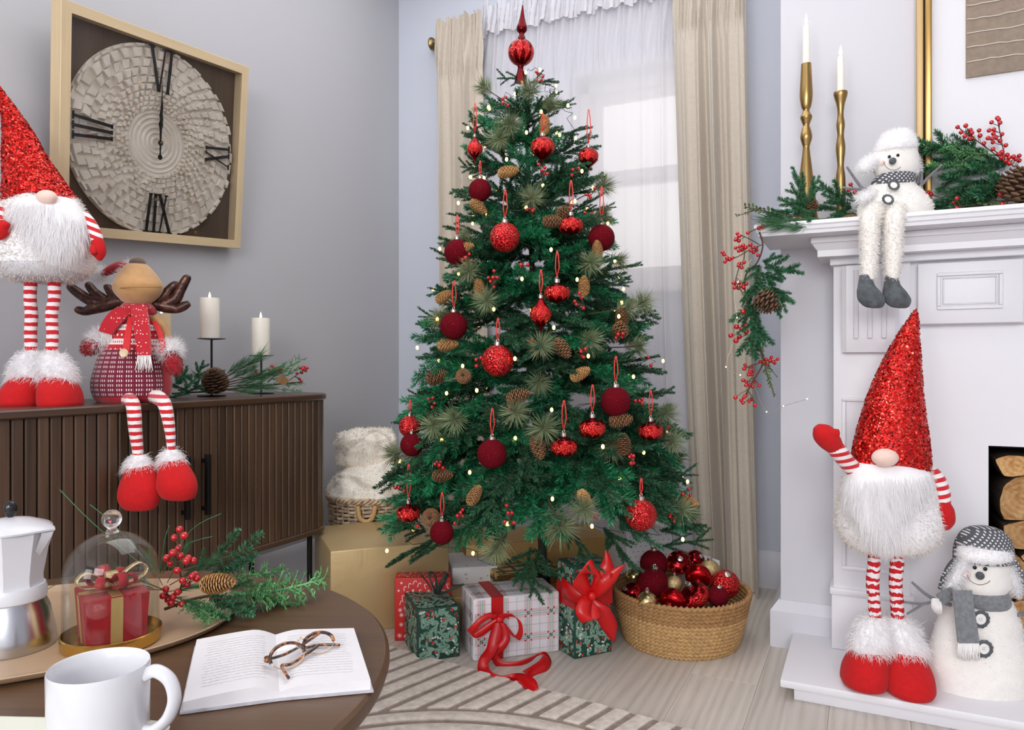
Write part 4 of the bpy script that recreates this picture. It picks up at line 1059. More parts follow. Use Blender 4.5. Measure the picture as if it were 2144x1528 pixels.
# ================================================================== GIFT BOXES
def satin(name, c, rough=.32):
    m = Mat(name, c, rough, 0, Anisotropic=.5); return m.m
M_satin = satin('red_satin', S(188, 6, 14)); M_satin2 = satin('bright_satin', S(206, 20, 20))
def foil(name, c, rough=.32, metal=.85, sc_=9, strength=.35):
    m = Mat(name, c, rough, metal); v = m.coord('Object'); m.bump(m.noise(v, sc_, 4, .6, 1.2), strength, .006); return m.m
class Print:
    """flat coloured paper print, laid on a face as thin shapes"""
    def __init__(s, cols): s.g = G(); s.mats = [Mat('print_%s' % k, c, .6).m for k, c in cols]; s.lv = 0
    def face(s, o, u, v): s.o, s.u, s.v = Vector(o), Vector(u).normalized(), Vector(v).normalized(); s.n = s.u.cross(s.v); s.lim = (Vector(u).length, Vector(v).length)
    def poly(s, pts, mi, lv):
        w_, h_ = s.lim; pts = [(min(max(x, .0008), w_ - .0008), min(max(y, .0008), h_ - .0008)) for x, y in pts]
        ar = sum(pts[i][0] * pts[(i + 1) % len(pts)][1] - pts[(i + 1) % len(pts)][0] * pts[i][1] for i in range(len(pts)))
        if abs(ar) < 2e-7: return
        s.g.mi = mi; s.g.add([s.o + s.u * x + s.v * y + s.n * (.0003 + .00012 * lv) for x, y in pts], [tuple(range(len(pts)))])
    def build(s, parent):
        me = bpy.data.meshes.new('wrapping_print'); me.from_pydata(s.g.v, [], s.g.f)
        for m in s.mats: me.materials.append(m)
        me.polygons.foreach_set('material_index', s.g.m); return stuff(link_me('wrapping_print', me, parent))
def leafpts(x, y, a, ln, wd):
    c, s_ = math.cos(a), math.sin(a); P = [(0, 0), (.25, .42), (.55, .5), (.85, .25), (1, 0), (.85, -.25), (.55, -.5), (.25, -.42)]
    return [(x + c * p * ln - s_ * q * wd, y + s_ * p * ln + c * q * wd) for p, q in P]
def disc(x, y, r, n=8): return [(x + r * math.cos(2 * PI * i / n), y + r * math.sin(2 * PI * i / n)) for i in range(n)]
def bar(x0, y0, x1, y1, w_):
    d = Vector((x1 - x0, y1 - y0)); n_ = Vector((-d.y, d.x)).normalized() * w_ / 2; return [(x0 + n_.x, y0 + n_.y), (x1 + n_.x, y1 + n_.y), (x1 - n_.x, y1 - n_.y), (x0 - n_.x, y0 - n_.y)]
class Gift:
    def __init__(s, p1, p2, h, dep, label, mat, name='gift_box', cat='gift', z=0.0, bev=.004, lean=0.0):
        p1, p2 = Vector(p1), Vector(p2); p1.z = p2.z = z; ux = (p2 - p1); s.w = ux.length; ux.normalize(); back = Vector((-ux.y, ux.x, 0))
        if back.dot(FW) < 0: back = -back
        c = (p1 + p2) / 2 + back * dep / 2; s.h, s.d = h, dep
        s.t = thing(name, label, cat, c, math.atan2(ux.y, ux.x)); s.body = G().box(-s.w / 2, s.w / 2, -dep / 2, dep / 2, 0, h, bev, 3).build('wrapped_box', mat, s.t, 35)
    def faces(s):
        w, d, h = s.w, s.d, s.h; b = .004
        return {'front': ((-w / 2 + b, -d / 2, b), (w - 2 * b, 0, 0), (0, 0, h - 2 * b)), 'top': ((-w / 2 + b, -d / 2 + b, h), (w - 2 * b, 0, 0), (0, d - 2 * b, 0)),
                'left': ((-w / 2, d / 2 - b, b), (0, -d + 2 * b, 0), (0, 0, h - 2 * b)), 'right': ((w / 2, -d / 2 + b, b), (0, d - 2 * b, 0), (0, 0, h - 2 * b))}
def holly(gf, seed, dens=1.0):
    pr = Print((('leaf_mid', S(92, 140, 118)), ('leaf_light', S(150, 182, 162)), ('leaf_deep', S(36, 88, 70)), ('berry_red', S(200, 60, 52)), ('berry_white', S(232, 226, 220))))
    rn = random.Random(seed)
    for nm, (o, u, v) in gf.faces().items():
        pr.face(o, u, v); W, H = pr.lim; pts = []
        for _ in range(int(W * H * 30000 * dens)):
            x, y = rn.uniform(.004, W - .004), rn.uniform(.004, H - .004)
            if all((x - a) ** 2 + (y - b) ** 2 > .0092 ** 2 for a, b in pts): pts.append((x, y))
        for x, y in pts:
            q = rn.random(); a = rn.uniform(0, 2 * PI); lv = rn.randrange(6)
            if q < .42:                      # a pair of broad leaves with a pale rib
                for da in (0, rn.uniform(.7, 1.3)):
                    ln = rn.uniform(.016, .026); pr.poly(leafpts(x, y, a + da, ln, ln * .42), 0, lv); pr.poly(leafpts(x, y, a + da, ln * .96, ln * .15), 1, lv + 1)
            elif q < .62:                    # sprig of small leaves
                L = rn.uniform(.022, .034); c, s_ = math.cos(a), math.sin(a); pr.poly(bar(x, y, x + c * L, y + s_ * L, .0008), 1, lv)
                for k in range(5):
                    for sg in (-1, 1): pr.poly(leafpts(x + c * L * k / 5, y + s_ * L * k / 5, a + sg * .75, .009, .0036), 1, lv)
            elif q < .74:
                for k in range(9): pr.poly(bar(x, y, x + .022 * math.cos(a + (k - 4) * .16), y + .022 * math.sin(a + (k - 4) * .16), .0010), 2, lv)
            elif q < .90:
                for k in range(rn.randint(2, 4)): pr.poly(disc(x + rn.uniform(-.006, .006), y + rn.uniform(-.006, .006), .0027), 3, 7)
            else:
                for k in range(2): pr.poly(disc(x + rn.uniform(-.005, .005), y + rn.uniform(-.005, .005), .0030), 4, 7)
    pr.build(gf.t)
def rib(pts, name, parent, mat=None, th=.0012, n=6):
    """satin band through (px, py, depth, half-width px x, half-width px y [, half-width depth])"""
    q = interp([tuple(p) + (0,) * (6 - len(p)) for p in pts], n); P, Wd = [], []
    for px, py, d, wx, wy, wd in q: P.append(at_d(px, py, d)); Wd.append(at_d(px + wx, py + wy, d + wd) - at_d(px, py, d))
    M = parent.matrix_world.inverted() if parent is not None else Matrix()
    bpy.context.view_layer.update(); M = parent.matrix_world.inverted()
    g = G(); g.M = M; g.ribbon(P, Wd, th); return g.build(name, mat or M_satin2, parent, 180)

# --- big gold box beside the sideboard
Mg1 = foil('gold_foil_paper', S(200, 174, 126), .42, .45, 7, .5)
p1, p2 = on_z(692, 1155, .288), on_z(940, 1131.5, .288); pb = on_z(660, 1100, .288)
gold1 = Gift(p1, p2, .288, (pb - p1).length * .96, 'large box wrapped in matt gold foil paper on the floor beside the sideboard', Mg1)
# --- gold box at the back under the tree
Gift(on_z(975, 1262, 0), on_z(1275, 1238, 0), .225, .26, 'long gold wrapped box at the back under the tree, before the sheer curtain', foil('gold_foil_back', S(196, 160, 100), .4, .6, 6, .4))
# --- low kraft-gold box that carries two small boxes
lowb = Gift(on_z(946, 1322, 0), on_z(1190, 1300, 0), .118, .30, 'flat kraft gold box under the tree carrying two smaller boxes', foil('kraft_gold', S(190, 150, 96), .45, .45, 8, .3))
ZL = .119
Mwp = paint('white_wrapping', S(226, 224, 226), .5, .03); 
def marks(gf, seed, n, s_=.008, fs=('front', 'top', 'left', 'right')):
    pr = Print((('mark_black', S(40, 40, 44)),)); rn = random.Random(seed)
    for nm in fs:
        o, u, v = gf.faces()[nm]; pr.face(o, u, v); W, H = pr.lim
        for _ in range(int(n * W * H * 60)):
            x, y = rn.uniform(.008, W - .008), rn.uniform(.008, H - .008); a = rn.uniform(0, 6.28)
            if rn.random() < .6: pr.poly(leafpts(x, y, a, s_, s_ * .35), 0, 0)
            else:
                for k in range(3): pr.poly(bar(x + k * s_ * .4, y, x + k * s_ * .4 + .001, y + s_, .0012), 0, 0)
    pr.build(gf.t)
wb = Gift(on_z(947, 1225, ZL), on_z(1042, 1219, ZL), .062, .22, 'flat white box with small black marks, on the flat gold box', Mwp, z=ZL); marks(wb, 3, 9)
Mgs = Mat('shiny_gold_paper', S(206, 172, 104), .18, 1.0).m
pb_ = Gift(on_z(1041, 1233, ZL), on_z(1178, 1218, ZL), .052, .17, 'shiny gold tartan box between the plaid gift and the tall holly gift', Mgs, z=ZL)
pr = Print((('tartan_green', S(52, 66, 40)), ('tartan_red', S(150, 40, 34)), ('tartan_white', S(230, 215, 180))))
for nm in ('front', 'top', 'left'):
    o, u, v = pb_.faces()[nm]; pr.face(o, u, v); W, H = pr.lim
    for x in np.arange(.02, W, .05): pr.poly([(x, 0), (x + .010, 0), (x + .010, H), (x, H)], 0, 0); pr.poly([(x + .013, 0), (x + .0145, 0), (x + .0145, H), (x + .013, H)], 1, 1)
    for y in np.arange(.016, H, .05): pr.poly([(0, y), (W, y), (W, y + .010), (0, y + .010)], 0, 2); pr.poly([(0, y + .013), (W, y + .013), (W, y + .0145), (0, y + .0145)], 1, 3)
pr.build(pb_.t)
# --- red gift with snowflakes
Mred = Mat('red_wrapping', S(204, 36, 32), .45).m
rb = Gift(on_z(826, 1342, 0), on_z(944, 1339, 0), .210, .075, 'red gift printed with white snowflakes and candy canes, behind the cube holly gift', Mred)
pr = Print((('snow_white', S(240, 226, 222)),)); rn = random.Random(4)
for nm in ('front', 'top', 'left', 'right'):
    o, u, v = rb.faces()[nm]; pr.face(o, u, v); W, H = pr.lim; pts = []
    for _ in range(900):
        x, y = rn.uniform(.008, W - .008), rn.uniform(.008, H - .008)
        if all((x - a) ** 2 + (y - b) ** 2 > .0165 ** 2 for a, b in pts): pts.append((x, y))
    for x, y in pts:
        if rn.random() < .55:
            r = rn.choice((.0045, .0075, .0085))
            for k in range(4): a = k * PI / 4; pr.poly(bar(x - r * math.cos(a), y - r * math.sin(a), x + r * math.cos(a), y + r * math.sin(a), .0013), 0, k)
        else:
            a = rn.uniform(-.6, .6); c, s_ = math.cos(a), math.sin(a); T = lambda p, q: (x + c * p - s_ * q, y + s_ * p + c * q)
            path = [(0, -.009), (0, .003), (.0012, .0058), (.004, .007), (.0068, .0055), (.0074, .003)]
            for (p, q), (p2_, q2) in zip(path, path[1:]): pr.poly(bar(*T(p, q), *T(p2_, q2), .0022), 0, 0)
pr.build(rb.t)
# dark raffia bow tied on the red gift
mbw = Mat('dark_green_raffia', S(42, 58, 50), .7).m
rib([(905, 1236, 2.40, 2, 1), (896, 1222, 2.40, 2.4, 1.5), (884, 1206, 2.42, 2.4, 1.5), (877, 1198, 2.44, 1, .5)], 'raffia_strand', rb.t, mbw)
for pts in ([(912, 1243, 2.4), (906, 1225, 2.38), (898, 1205, 2.38), (905, 1197, 2.4), (912, 1210, 2.41), (914, 1238, 2.41)], [(916, 1243, 2.4), (921, 1222, 2.38), (932, 1202, 2.38), (937, 1201, 2.4), (932, 1214, 2.41), (918, 1240, 2.41)], [(917, 1245, 2.39), (934, 1238, 2.37), (955, 1230, 2.37), (971, 1222, 2.38)]):
    rib([(a, b, d, 2.6, 1.2) for a, b, d in pts], 'raffia_strand', rb.t, mbw)
# --- cube holly gift
Mhol = Mat('holly_green_paper', S(22, 66, 54), .5).m
pc, pr_, pl_ = on_z(874, 1387, 0), on_z(963, 1374, 0), on_z(826, 1345, 0)
hb = Gift(pc, pr_, .163, (pl_ - pc).length * .98, 'small cube gift in dark green holly paper at the edge of the rug', Mhol); holly(hb, 11)
# --- plaid gift
Mpl = paint('white_plaid_paper', S(228, 224, 228), .5, .03)
pg = Gift(on_z(991, 1386, 0), on_z(1172, 1364, 0), .194, .165, 'white plaid gift with a red satin bow and long trailing ribbon', Mpl, bev=.008)
pr = Print((('plaid_pink', S(222, 190, 196)), ('plaid_grey', S(196, 204, 200)), ('plaid_green', S(38, 74, 56)), ('plaid_red', S(176, 26, 40)), ('plaid_line', S(96, 112, 108)), ('plaid_white', S(236, 232, 234))))
PR = .0765
for nm in ('front', 'top', 'left', 'right'):
    o, u, v = pg.faces()[nm]; pr.face(o, u, v); W, H = pr.lim; ox = {'front': .022, 'top': .022, 'left': .05, 'right': .03}[nm]; oy = {'front': .055, 'top': .046}.get(nm, .055)
    xs = [x for x in np.arange(ox - PR * 2, W, PR)]; ys = [y for y in np.arange(oy - PR * 2, H, PR)]
    V = lambda x, w_, mi, lv: (x + w_ > .001 and x < W - .001) and pr.poly([(x, 0), (x + w_, 0), (x + w_, H), (x, H)], mi, lv)
    Hh = lambda y, w_, mi, lv: (y + w_ > .001 and y < H - .001) and pr.poly([(0, y), (W, y), (W, y + w_), (0, y + w_)], mi, lv)
    for x in xs: V(x - .013, .026, 0, 0); V(x - .0065, .013, 1, 1); V(x + PR / 2, .0007, 4, 4); V(x + .0, .0007, 5, 6)
    for y in ys: Hh(y - .013, .026, 0, 2); Hh(y - .0065, .013, 1, 3); Hh(y + PR / 2, .0007, 4, 4); Hh(y, .0007, 5, 6)
    for x in xs: V(x - .0036, .0006, 4, 7); V(x + .003, .0006, 4, 7)
    for y in ys: Hh(y - .0036, .0006, 4, 8); Hh(y + .003, .0006, 4, 8)
    for x in xs:
        for y in ys:
            if not (.012 < x < W - .012 and .012 < y < H - .012): continue
            for i in range(4):
                for j in range(4):
                    if (i + j) % 2 == 0 or i in (1, 2) and j in (1, 2): a, b = x - .0066 + i * .0033, y - .0066 + j * .0033; pr.poly([(a + .0004, b + .0004), (a + .003, b + .0004), (a + .003, b + .003), (a + .0004, b + .003)], 2, 10)
            for i in (-1, 1):
                for j in (-1, 1): a, b = x + i * .0098, y + j * .0098; pr.poly([(a - .0026, b - .0026), (a + .0026, b - .0026), (a + .0026, b + .0026), (a - .0026, b + .0026)], 3, 11)
pr.build(pg.t)
bpy.context.view_layer.update()
iv = pg.t.matrix_world.inverted(); cxr = (iv @ on_y(1043, 1330, pg.t.location.y)).x * 0 + (iv @ on_z(1041, 1380, 0)).x
G().box(cxr - .0195, cxr + .0195, -pg.d / 2 - .0022, -pg.d / 2 - .0010, .001, pg.h + .0022).box(cxr - .0195, cxr + .0195, -pg.d / 2 - .0022, pg.d / 2 + .002, pg.h + .0010, pg.h + .0022).build('ribbon_band', M_satin, pg.t)
D0 = 2.262
rib([(1045, 1296, D0, 3, 8), (1030, 1288, D0 - .02, 3, 6), (1010, 1296, D0 - .035, 4, 5), (994, 1312, D0 - .04, 5, 5), (984, 1324, D0 - .03, 5, 6), (992, 1330, D0 - .015, 6, 6), (1008, 1322, D0 - .01, 5, 7), (1028, 1308, D0 - .004, 4, 7), (1046, 1298, D0, 3, 7)], 'bow_loop', pg.t)
rib([(1044, 1296, D0, 2, 8), (1060, 1288, D0 - .03, 2, 4), (1076, 1289, D0 - .05, 3, 3), (1088, 1302, D0 - .05, 4, 2), (1090, 1322, D0 - .04, 5, 3), (1082, 1336, D0 - .025, 6, 4), (1070, 1326, D0 - .012, 8, 5), (1058, 1310, D0 - .006, 8, 6), (1046, 1298, D0, 5, 7)], 'bow_loop', pg.t)
bpy.context.view_layer.update(); kc = iv @ at_d(1046, 1297, D0 - .012); G().sphere(kc, .011, 14, 9, (1.05, .8, .95)).build('bow_knot', M_satin2, pg.t, 180)
fl = lambda px, py, z=.004: depth(on_z(px, py, z))
rib([(1044, 1302, D0 - .010, 10, 0), (1038, 1330, D0 - .02, 13, 1), (1030, 1358, D0 - .035, 12, 1), (1014, 1382, fl(1014, 1386, .03), 11, 3), (1012, 1400, fl(1012, 1402, .012), 11, -6), (1024, 1416, fl(1024, 1418), 4, -11), (1050, 1423, fl(1050, 1425), 0, -9), (1075, 1418, fl(1075, 1420, .01), 4, -9), (1092, 1420, fl(1092, 1424, .02), 9, -9), (1108, 1431, fl(1108, 1434, .02), 13, -8), (1122, 1444, fl(1122, 1445, .018), 6, -3)], 'ribbon_tail', pg.t, M_satin)
rib([(1052, 1304, D0 - .012, 8, 2), (1060, 1334, D0 - .02, 8, 2), (1048, 1356, D0 - .03, 9, 3), (1038, 1376, fl(1038, 1380, .02), 7, -6), (1050, 1391, fl(1050, 1392), 2, -7), (1084, 1390, fl(1084, 1391), 0, -6), (1112, 1380, fl(1112, 1381, .01), 3, -6), (1132, 1369, fl(1132, 1372, .02), 8, -5), (1146, 1376, fl(1146, 1378, .02), 8, 7), (1138, 1392, fl(1138, 1394, .012), 11, 8), (1116, 1408, fl(1116, 1410), 12, 9), (1106, 1414, fl(1106, 1416), 12, 9)], 'ribbon_tail', pg.t, M_satin)
# --- tall holly gift
pc, pr_, pl_ = on_z(1203, 1381, 0), on_z(1281, 1364, 0), on_z(1174, 1361, 0)
tg = Gift(pc, pr_, .292, .105, 'tall gift in dark green holly paper with a large red satin bow', Mhol); holly(tg, 23)
D1 = depth(pc) - .012
w_, d_ = tg.w, tg.d
zb0, zb1 = .155, .225
G().box(-w_ / 2 - .0016, w_ / 2 + .0016, -d_ / 2 - .0018, d_ / 2 + .0018, zb0, zb1, .001, 1).build('ribbon_band', M_satin, tg.t)
R1 = lambda *a, **k: rib(*a, **k)
rib([(1238, 1246, D1 - .01, -2, 12), (1222, 1226, D1 - .03, -10, 15), (1212, 1205, D1 - .05, -13, 17), (1224, 1188, D1 - .06, -8, 14), (1244, 1188, D1 - .05, 4, 16), (1256, 1206, D1 - .035, 12, 16), (1250, 1228, D1 - .02, 10, 9), (1241, 1246, D1 - .01, 5, 8)], 'bow_loop', tg.t)
rib([(1240, 1248, D1 - .01, 5, 8), (1226, 1262, D1 - .035, 11, 9), (1220, 1284, D1 - .05, 15, 4), (1232, 1300, D1 - .05, 14, -4), (1244, 1288, D1 - .04, 14, 1), (1243, 1262, D1 - .02, 8, 4), (1241, 1248, D1 - .01, 4, 6)], 'bow_loop', tg.t)
rib([(1242, 1246, D1 - .012, 3, 9), (1256, 1222, D1 - .03, 10, 10), (1270, 1194, D1 - .03, 14, 8), (1274, 1172, D1 - .02, 9, 6), (1268, 1148, D1 - .01, 1.5, 1)], 'bow_tail', tg.t)
rib([(1244, 1246, D1 - .012, 3, 9), (1262, 1226, D1 - .035, 8, 12), (1282, 1206, D1 - .03, 7, 11), (1298, 1190, D1 - .03, 3, 5), (1309, 1182, D1 - .03, .8, 1)], 'bow_tail', tg.t)
rib([(1241, 1250, D1 - .012, 8, 4), (1258, 1272, D1 - .025, 15, -2), (1270, 1298, D1 - .02, 17, -6), (1280, 1318, D1 - .015, 13, -7), (1288, 1332, D1 - .012, 3, -14)], 'bow_tail', tg.t, M_satin)
rib([(1238, 1248, D1 - .01, 0, 9), (1216, 1250, D1 - .02, 0, 16), (1192, 1240, D1 + .0, 1, 20), (1176, 1228, D1 + .03, 0, 21)], 'bow_tail', tg.t, M_satin)
bpy.context.view_layer.update(); kc = tg.t.matrix_world.inverted() @ at_d(1240, 1248, D1 - .026); G().sphere(kc, .013, 14, 9, (1, .8, 1.1)).build('bow_knot', M_satin2, tg.t, 180)
# --- white boxes behind the rope basket
wd = Gift(on_z(1312, 1282, 0), on_z(1408, 1272, 0), .305, .16, 'tall white box with small dark dots behind the rope basket', Mwp)
pr = Print((('dot_dark', S(60, 56, 54)),)); rn = random.Random(8)
for nm in ('front', 'top', 'left'):
    o, u, v = wd.faces()[nm]; pr.face(o, u, v); W, H = pr.lim
    for i in range(8):
        for j in range(16):
            x, y = .012 + i * .021 + (j % 2) * .0105, .01 + j * .019
            if x < W - .004 and y < H - .004: pr.poly(disc(x, y, .0020), 0, 0)
pr.build(wd.t)
ws = Gift(on_z(1452, 1308, 0), on_z(1508, 1298, 0), .215, .13, 'small white box with black marks between the rope basket and the curtain', Mwp); marks(ws, 6, 10, .007)

# ================================================================== ROPE BASKET WITH BAUBLES
BC = at_d(1424, 1300, 2.46); BC.z = 0
bk = thing('rope_basket', 'round seagrass rope basket full of red and gold baubles', 'basket', BC)
def ropemat(name, c):
    m = Mat(name, c, .8); v = m.coord('Object', (1, 1, 1)); n = m.noise(v, 90, 3); m.to(m.ramp(n, [(.3, dark(c, .72)), (.55, c), (.75, dark(c, 1.22))]), 'Base Color'); m.bump(m.noise(v, 500, 2), .4, .001); return m.m
Mr1, Mr2 = ropemat('seagrass_pale', S(194, 154, 102)), ropemat('seagrass_brown', S(168, 126, 80))
NR = 14; H_B = .170
for k in range(NR):
    f = k / (NR - 1); R = .182 + .040 * f ** .8; z = .0068 + f * (H_B - .0068); g = G(); nseg, mseg = 352, 7; rings = []
    lobes = 82
    for i in range(nseg):
        th_ = 2 * PI * i / nseg; ring = []
        for j in range(mseg):
            ph = 2 * PI * j / mseg; rr_ = .0074 * (1 + .42 * math.cos(2 * ph - th_ * lobes + k)); ring.append(((R + rr_ * math.cos(ph)) * math.cos(th_), (R + rr_ * math.cos(ph)) * math.sin(th_), z + rr_ * 1.06 * math.sin(ph)))
        rings.append(ring)
    vs = [p for r in rings for p in r]; fs = [(i * mseg + j, ((i + 1) % nseg) * mseg + j, ((i + 1) % nseg) * mseg + (j + 1) % mseg, i * mseg + (j + 1) % mseg) for i in range(nseg) for j in range(mseg)]
    g.add(vs, fs); g.build('rope_coil', Mr2 if k > NR - 6 else Mr1, bk, 180)
G().lathe([(.18, .004), (0, .004)], 40).build('basket_base', Mr1, bk)
M_goldgl = glitter('gold_glitter', S(214, 190, 140), S(150, 120, 70), 1000, .7, .3, .9); M_goldsh = Mat('pale_gold_glass', S(206, 186, 130), .15, .9).m
BG = 'loose baubles in the rope basket'
def bb(kind, px, py, d, rpx, label, tilt=(0, 0, 0), mat=None):
    t = bauble(kind, at_d(px, py, d), 2 * rpx * d / FPX, 0, label, BG, tilt)
    if mat is not None:
        o = [c for c in t.children if c.name.startswith('ornament_body')][0]; o.data = o.data.copy(); o.data.materials[0] = mat
    return t
bb('velvet', 1369, 1180, 2.53, 29, 'dark velvet bauble at the back of the rope basket pile')
bb('velvet', 1366, 1219, 2.43, 33, 'dark velvet bauble resting in front of another velvet one in the rope basket', (.3, .2, 0))
bb('onion', 1421, 1178, 2.50, 25, 'red glitter bauble on top of the rope basket pile, showing its dark petals', (.9, .5, 0))
bb('onion', 1462, 1206, 2.43, 27, 'shiny red bauble with its cap forward on top of the rope basket pile', (R_(115), 0, R_(10)), M_shred)
bb('glitter', 1486, 1194, 2.54, 22, 'gold glitter ball at the back of the rope basket', (0, 0, 0), M_goldgl)
bb('glitter', 1518, 1223, 2.44, 30, 'big red glitter ball at the rim of the rope basket nearest the curtain', (.6, .3, 0))
bb('velvet', 1503, 1248, 2.34, 22, 'velvet bauble under the big red glitter ball in the rope basket', (.4, .2, 0))
bb('glitter', 1412, 1222, 2.42, 17, 'small gold glitter ball in the middle of the rope basket', (0, 0, 0), M_goldgl)
bb('onion', 1454, 1246, 2.34, 31, 'red glitter bauble at the front middle of the rope basket', (.5, -.4, 0))
bb('onion', 1409, 1258, 2.32, 28, 'shiny red bauble at the front rim of the rope basket, cap facing out', (R_(105), 0, R_(-12)), M_shred)
bb('point', 1323, 1240, 2.42, 21, 'red pointed bauble lying against the rim of the rope basket nearest the tall gift', (.9, -.7, 0))
bb('glitter', 1355, 1260, 2.32, 22, 'pale gold glass ball at the front rim of the rope basket', (0, 0, 0), M_goldsh)
bb('glitter', 1327, 1208, 2.52, 18, 'gold glass ball low at the back of the rope basket', (0, 0, 0), M_goldsh)
bb('point', 1455, 1172, 2.58, 20, 'red glass bauble tucked at the very back of the rope basket', (.5, .9, 0))

# ================================================================== WICKER BASKET WITH BLANKETS
WC = at_d(776, 1200, 3.16); WC.z = 0
wk = thing('wicker_basket', 'round pale wicker basket holding fluffy white blankets in the room corner', 'basket', WC)
mwk = Mat('willow_pale', S(196, 172, 142), .75); v = mwk.coord('Object', (40, 40, 40)); gn = mwk.n('NewGeometry'); mwk.to(mwk.ramp(mwk.noise(v, 1, 3), [(.3, S(150, 122, 96)), (.5, S(196, 172, 144)), (.7, S(222, 204, 180))]), 'Base Color')
WH, WR0, WR1, NSK = .355, .150, .172, 34
for k in range(23):
    f = k / 22; z = .012 + f * (WH - .02); R = WR0 + (WR1 - WR0) * f; pts = []
    for i in range(NSK * 4 + 1):
        th_ = 2 * PI * i / (NSK * 4); off = .0062 * math.sin(th_ * NSK / 2 + PI * k); pts.append(((R + off) * math.cos(th_), (R + off) * math.sin(th_), z + .0015 * math.sin(7 * th_ + k)))
    G().tube(pts, .0062, 6, False).build('willow_row', mwk.m, wk, 180)
for i in range(NSK):
    th_ = 2 * PI * i / NSK; G().tube([((WR0) * math.cos(th_), (WR0) * math.sin(th_), .0), (WR1 * math.cos(th_), WR1 * math.sin(th_), WH)], .0042, 5).build('willow_stake', mwk.m, wk, 180)
for s_ in range(3):
    pts = [((WR1 + .004 + .008 * math.cos(18 * t_ + s_ * 2.09)) * math.cos(t_), (WR1 + .004 + .008 * math.cos(18 * t_ + s_ * 2.09)) * math.sin(t_), WH + .006 + .009 * math.sin(18 * t_ + s_ * 2.09)) for t_ in [2 * PI * i / 200 for i in range(201)]]
    G().tube(pts, .0062, 6, False).build('braided_rim', mwk.m, wk, 180)
a = FANG + .1; hd = Vector((math.cos(a), math.sin(a), 0)) * (WR1 + .012); tg_ = Vector((-math.sin(a), math.cos(a), 0))
G().tube(smooth_path([hd + tg_ * -.035 + UP * .345, hd * 1.08 + tg_ * -.025 + UP * .30, hd * 1.1 + UP * .285, hd * 1.08 + tg_ * .025 + UP * .30, hd + tg_ * .035 + UP * .345], 5), .010, 8).build('rope_handle', Mr1, wk, 180)
M_fluff = furmat('cream_fleece', S(250, 244, 234), .45); M_fl2 = Mat('cream_fleece_base', S(244, 238, 228), .95).m
def lump(name, label, rows, loc, seed, amp=.018, sc_=16, hair=.011, nh=9000, seg=56):
    rows = interp(rows, 7); g = G(); rings = []
    for z, cx, cy, rx, ry in rows:
        ring = []
        for i in range(seg):
            a = 2 * PI * i / seg; p = Vector((cx + rx * math.cos(a), cy + ry * math.sin(a), z)); n_ = Vector((math.cos(a), math.sin(a), .3))
            q = mnoise.fractal(p * sc_ + Vector((seed * 3.1, 0, 0)), 1.0, 2.1, 4); q2 = abs(mnoise.noise(p * sc_ * .6 + Vector((0, seed, 0))))
            ring.append(p + n_ * (amp * q - amp * .9 * (q2 < .08)))
        rings.append(ring)
    g.loft(rings); t = thing(name, label, 'blanket', loc, 0, 'fluffy blankets in the wicker basket'); g.build('fleece', M_fl2, t, 180)
    fur('pile', g, nh, hair, M_fluff, t, (0, 0, -.3), .75, .0030, seed); return t
lump('blanket', 'fluffy cream blanket spilling over the rim of the wicker basket', [(.30, 0, 0, .12, .12), (.345, 0, 0, .155, .155), (.362, 0, 0, .178, .175), (.385, 0, 0, .180, .172), (.43, .01, 0, .165, .155), (.47, .02, .0, .15, .13), (.505, .04, .01, .11, .10), (.515, .05, .01, .04, .04)], WC, 3)
lump('blanket', 'rolled fluffy cream blanket on top of the wicker basket', [(.485, -.02, 0, .05, .06), (.492, -.03, 0, .12, .10), (.53, -.032, 0, .138, .11), (.575, -.025, 0, .135, .11), (.615, -.02, .0, .12, .10), (.640, -.01, 0, .075, .07), (.645, -.01, 0, .02, .02)], WC + Vector((0, 0, .0)), 9, .022, 14)
# ================================================================== PLUSH FIGURES
M_whfur = furmat('white_faux_fur', S(252, 251, 252), .5)
M_whbase = Mat('white_plush', S(242, 241, 243), .95, Sheen_Weight=.3).m
M_redfelt = fabric('red_felt', S(190, 10, 16), .95, 700, .25, .05, .08)
M_stripe = stripes('red_white_knit', S(200, 24, 38), S(236, 230, 230), .0215)
M_sequin = glitter('red_sequins', S(216, 22, 18), S(112, 5, 6), 330, .55, .34, .75)
msq = Mat('sequin_disc', S(220, 24, 20), .25, .6); gn = msq.n('NewGeometry'); msq.to(msq.ramp(gn.outputs['Random Per Island'], [(0, S(90, 4, 6)), (.3, S(196, 16, 14)), (.8, S(232, 40, 30)), (1, S(250, 90, 70))]), 'Base Color'); M_sqd = msq.m
M_skin = fabric('nose_felt', S(234, 202, 190), .9, 600, .1, .3, .03)
M_stick = fabric('grey_yarn', S(118, 118, 122), .9, 800, .5, .3, .2)
M_grey = fabric('grey_felt', S(84, 88, 92), .95, 500, .4, .1, .35)
M_scarf = fabric('grey_tweed', S(122, 124, 128), .95, 900, .5, .3, .22)
M_blackb = Mat('black_bead', S(12, 12, 14), .15).m
M_btn = Mat('white_button', S(236, 234, 230), .35).m
M_wool = fabric('white_fringe', S(238, 236, 234), .95, 900, .3, .3, .05)
M_bouc = furmat('cream_boucle', S(232, 226, 220), .35)
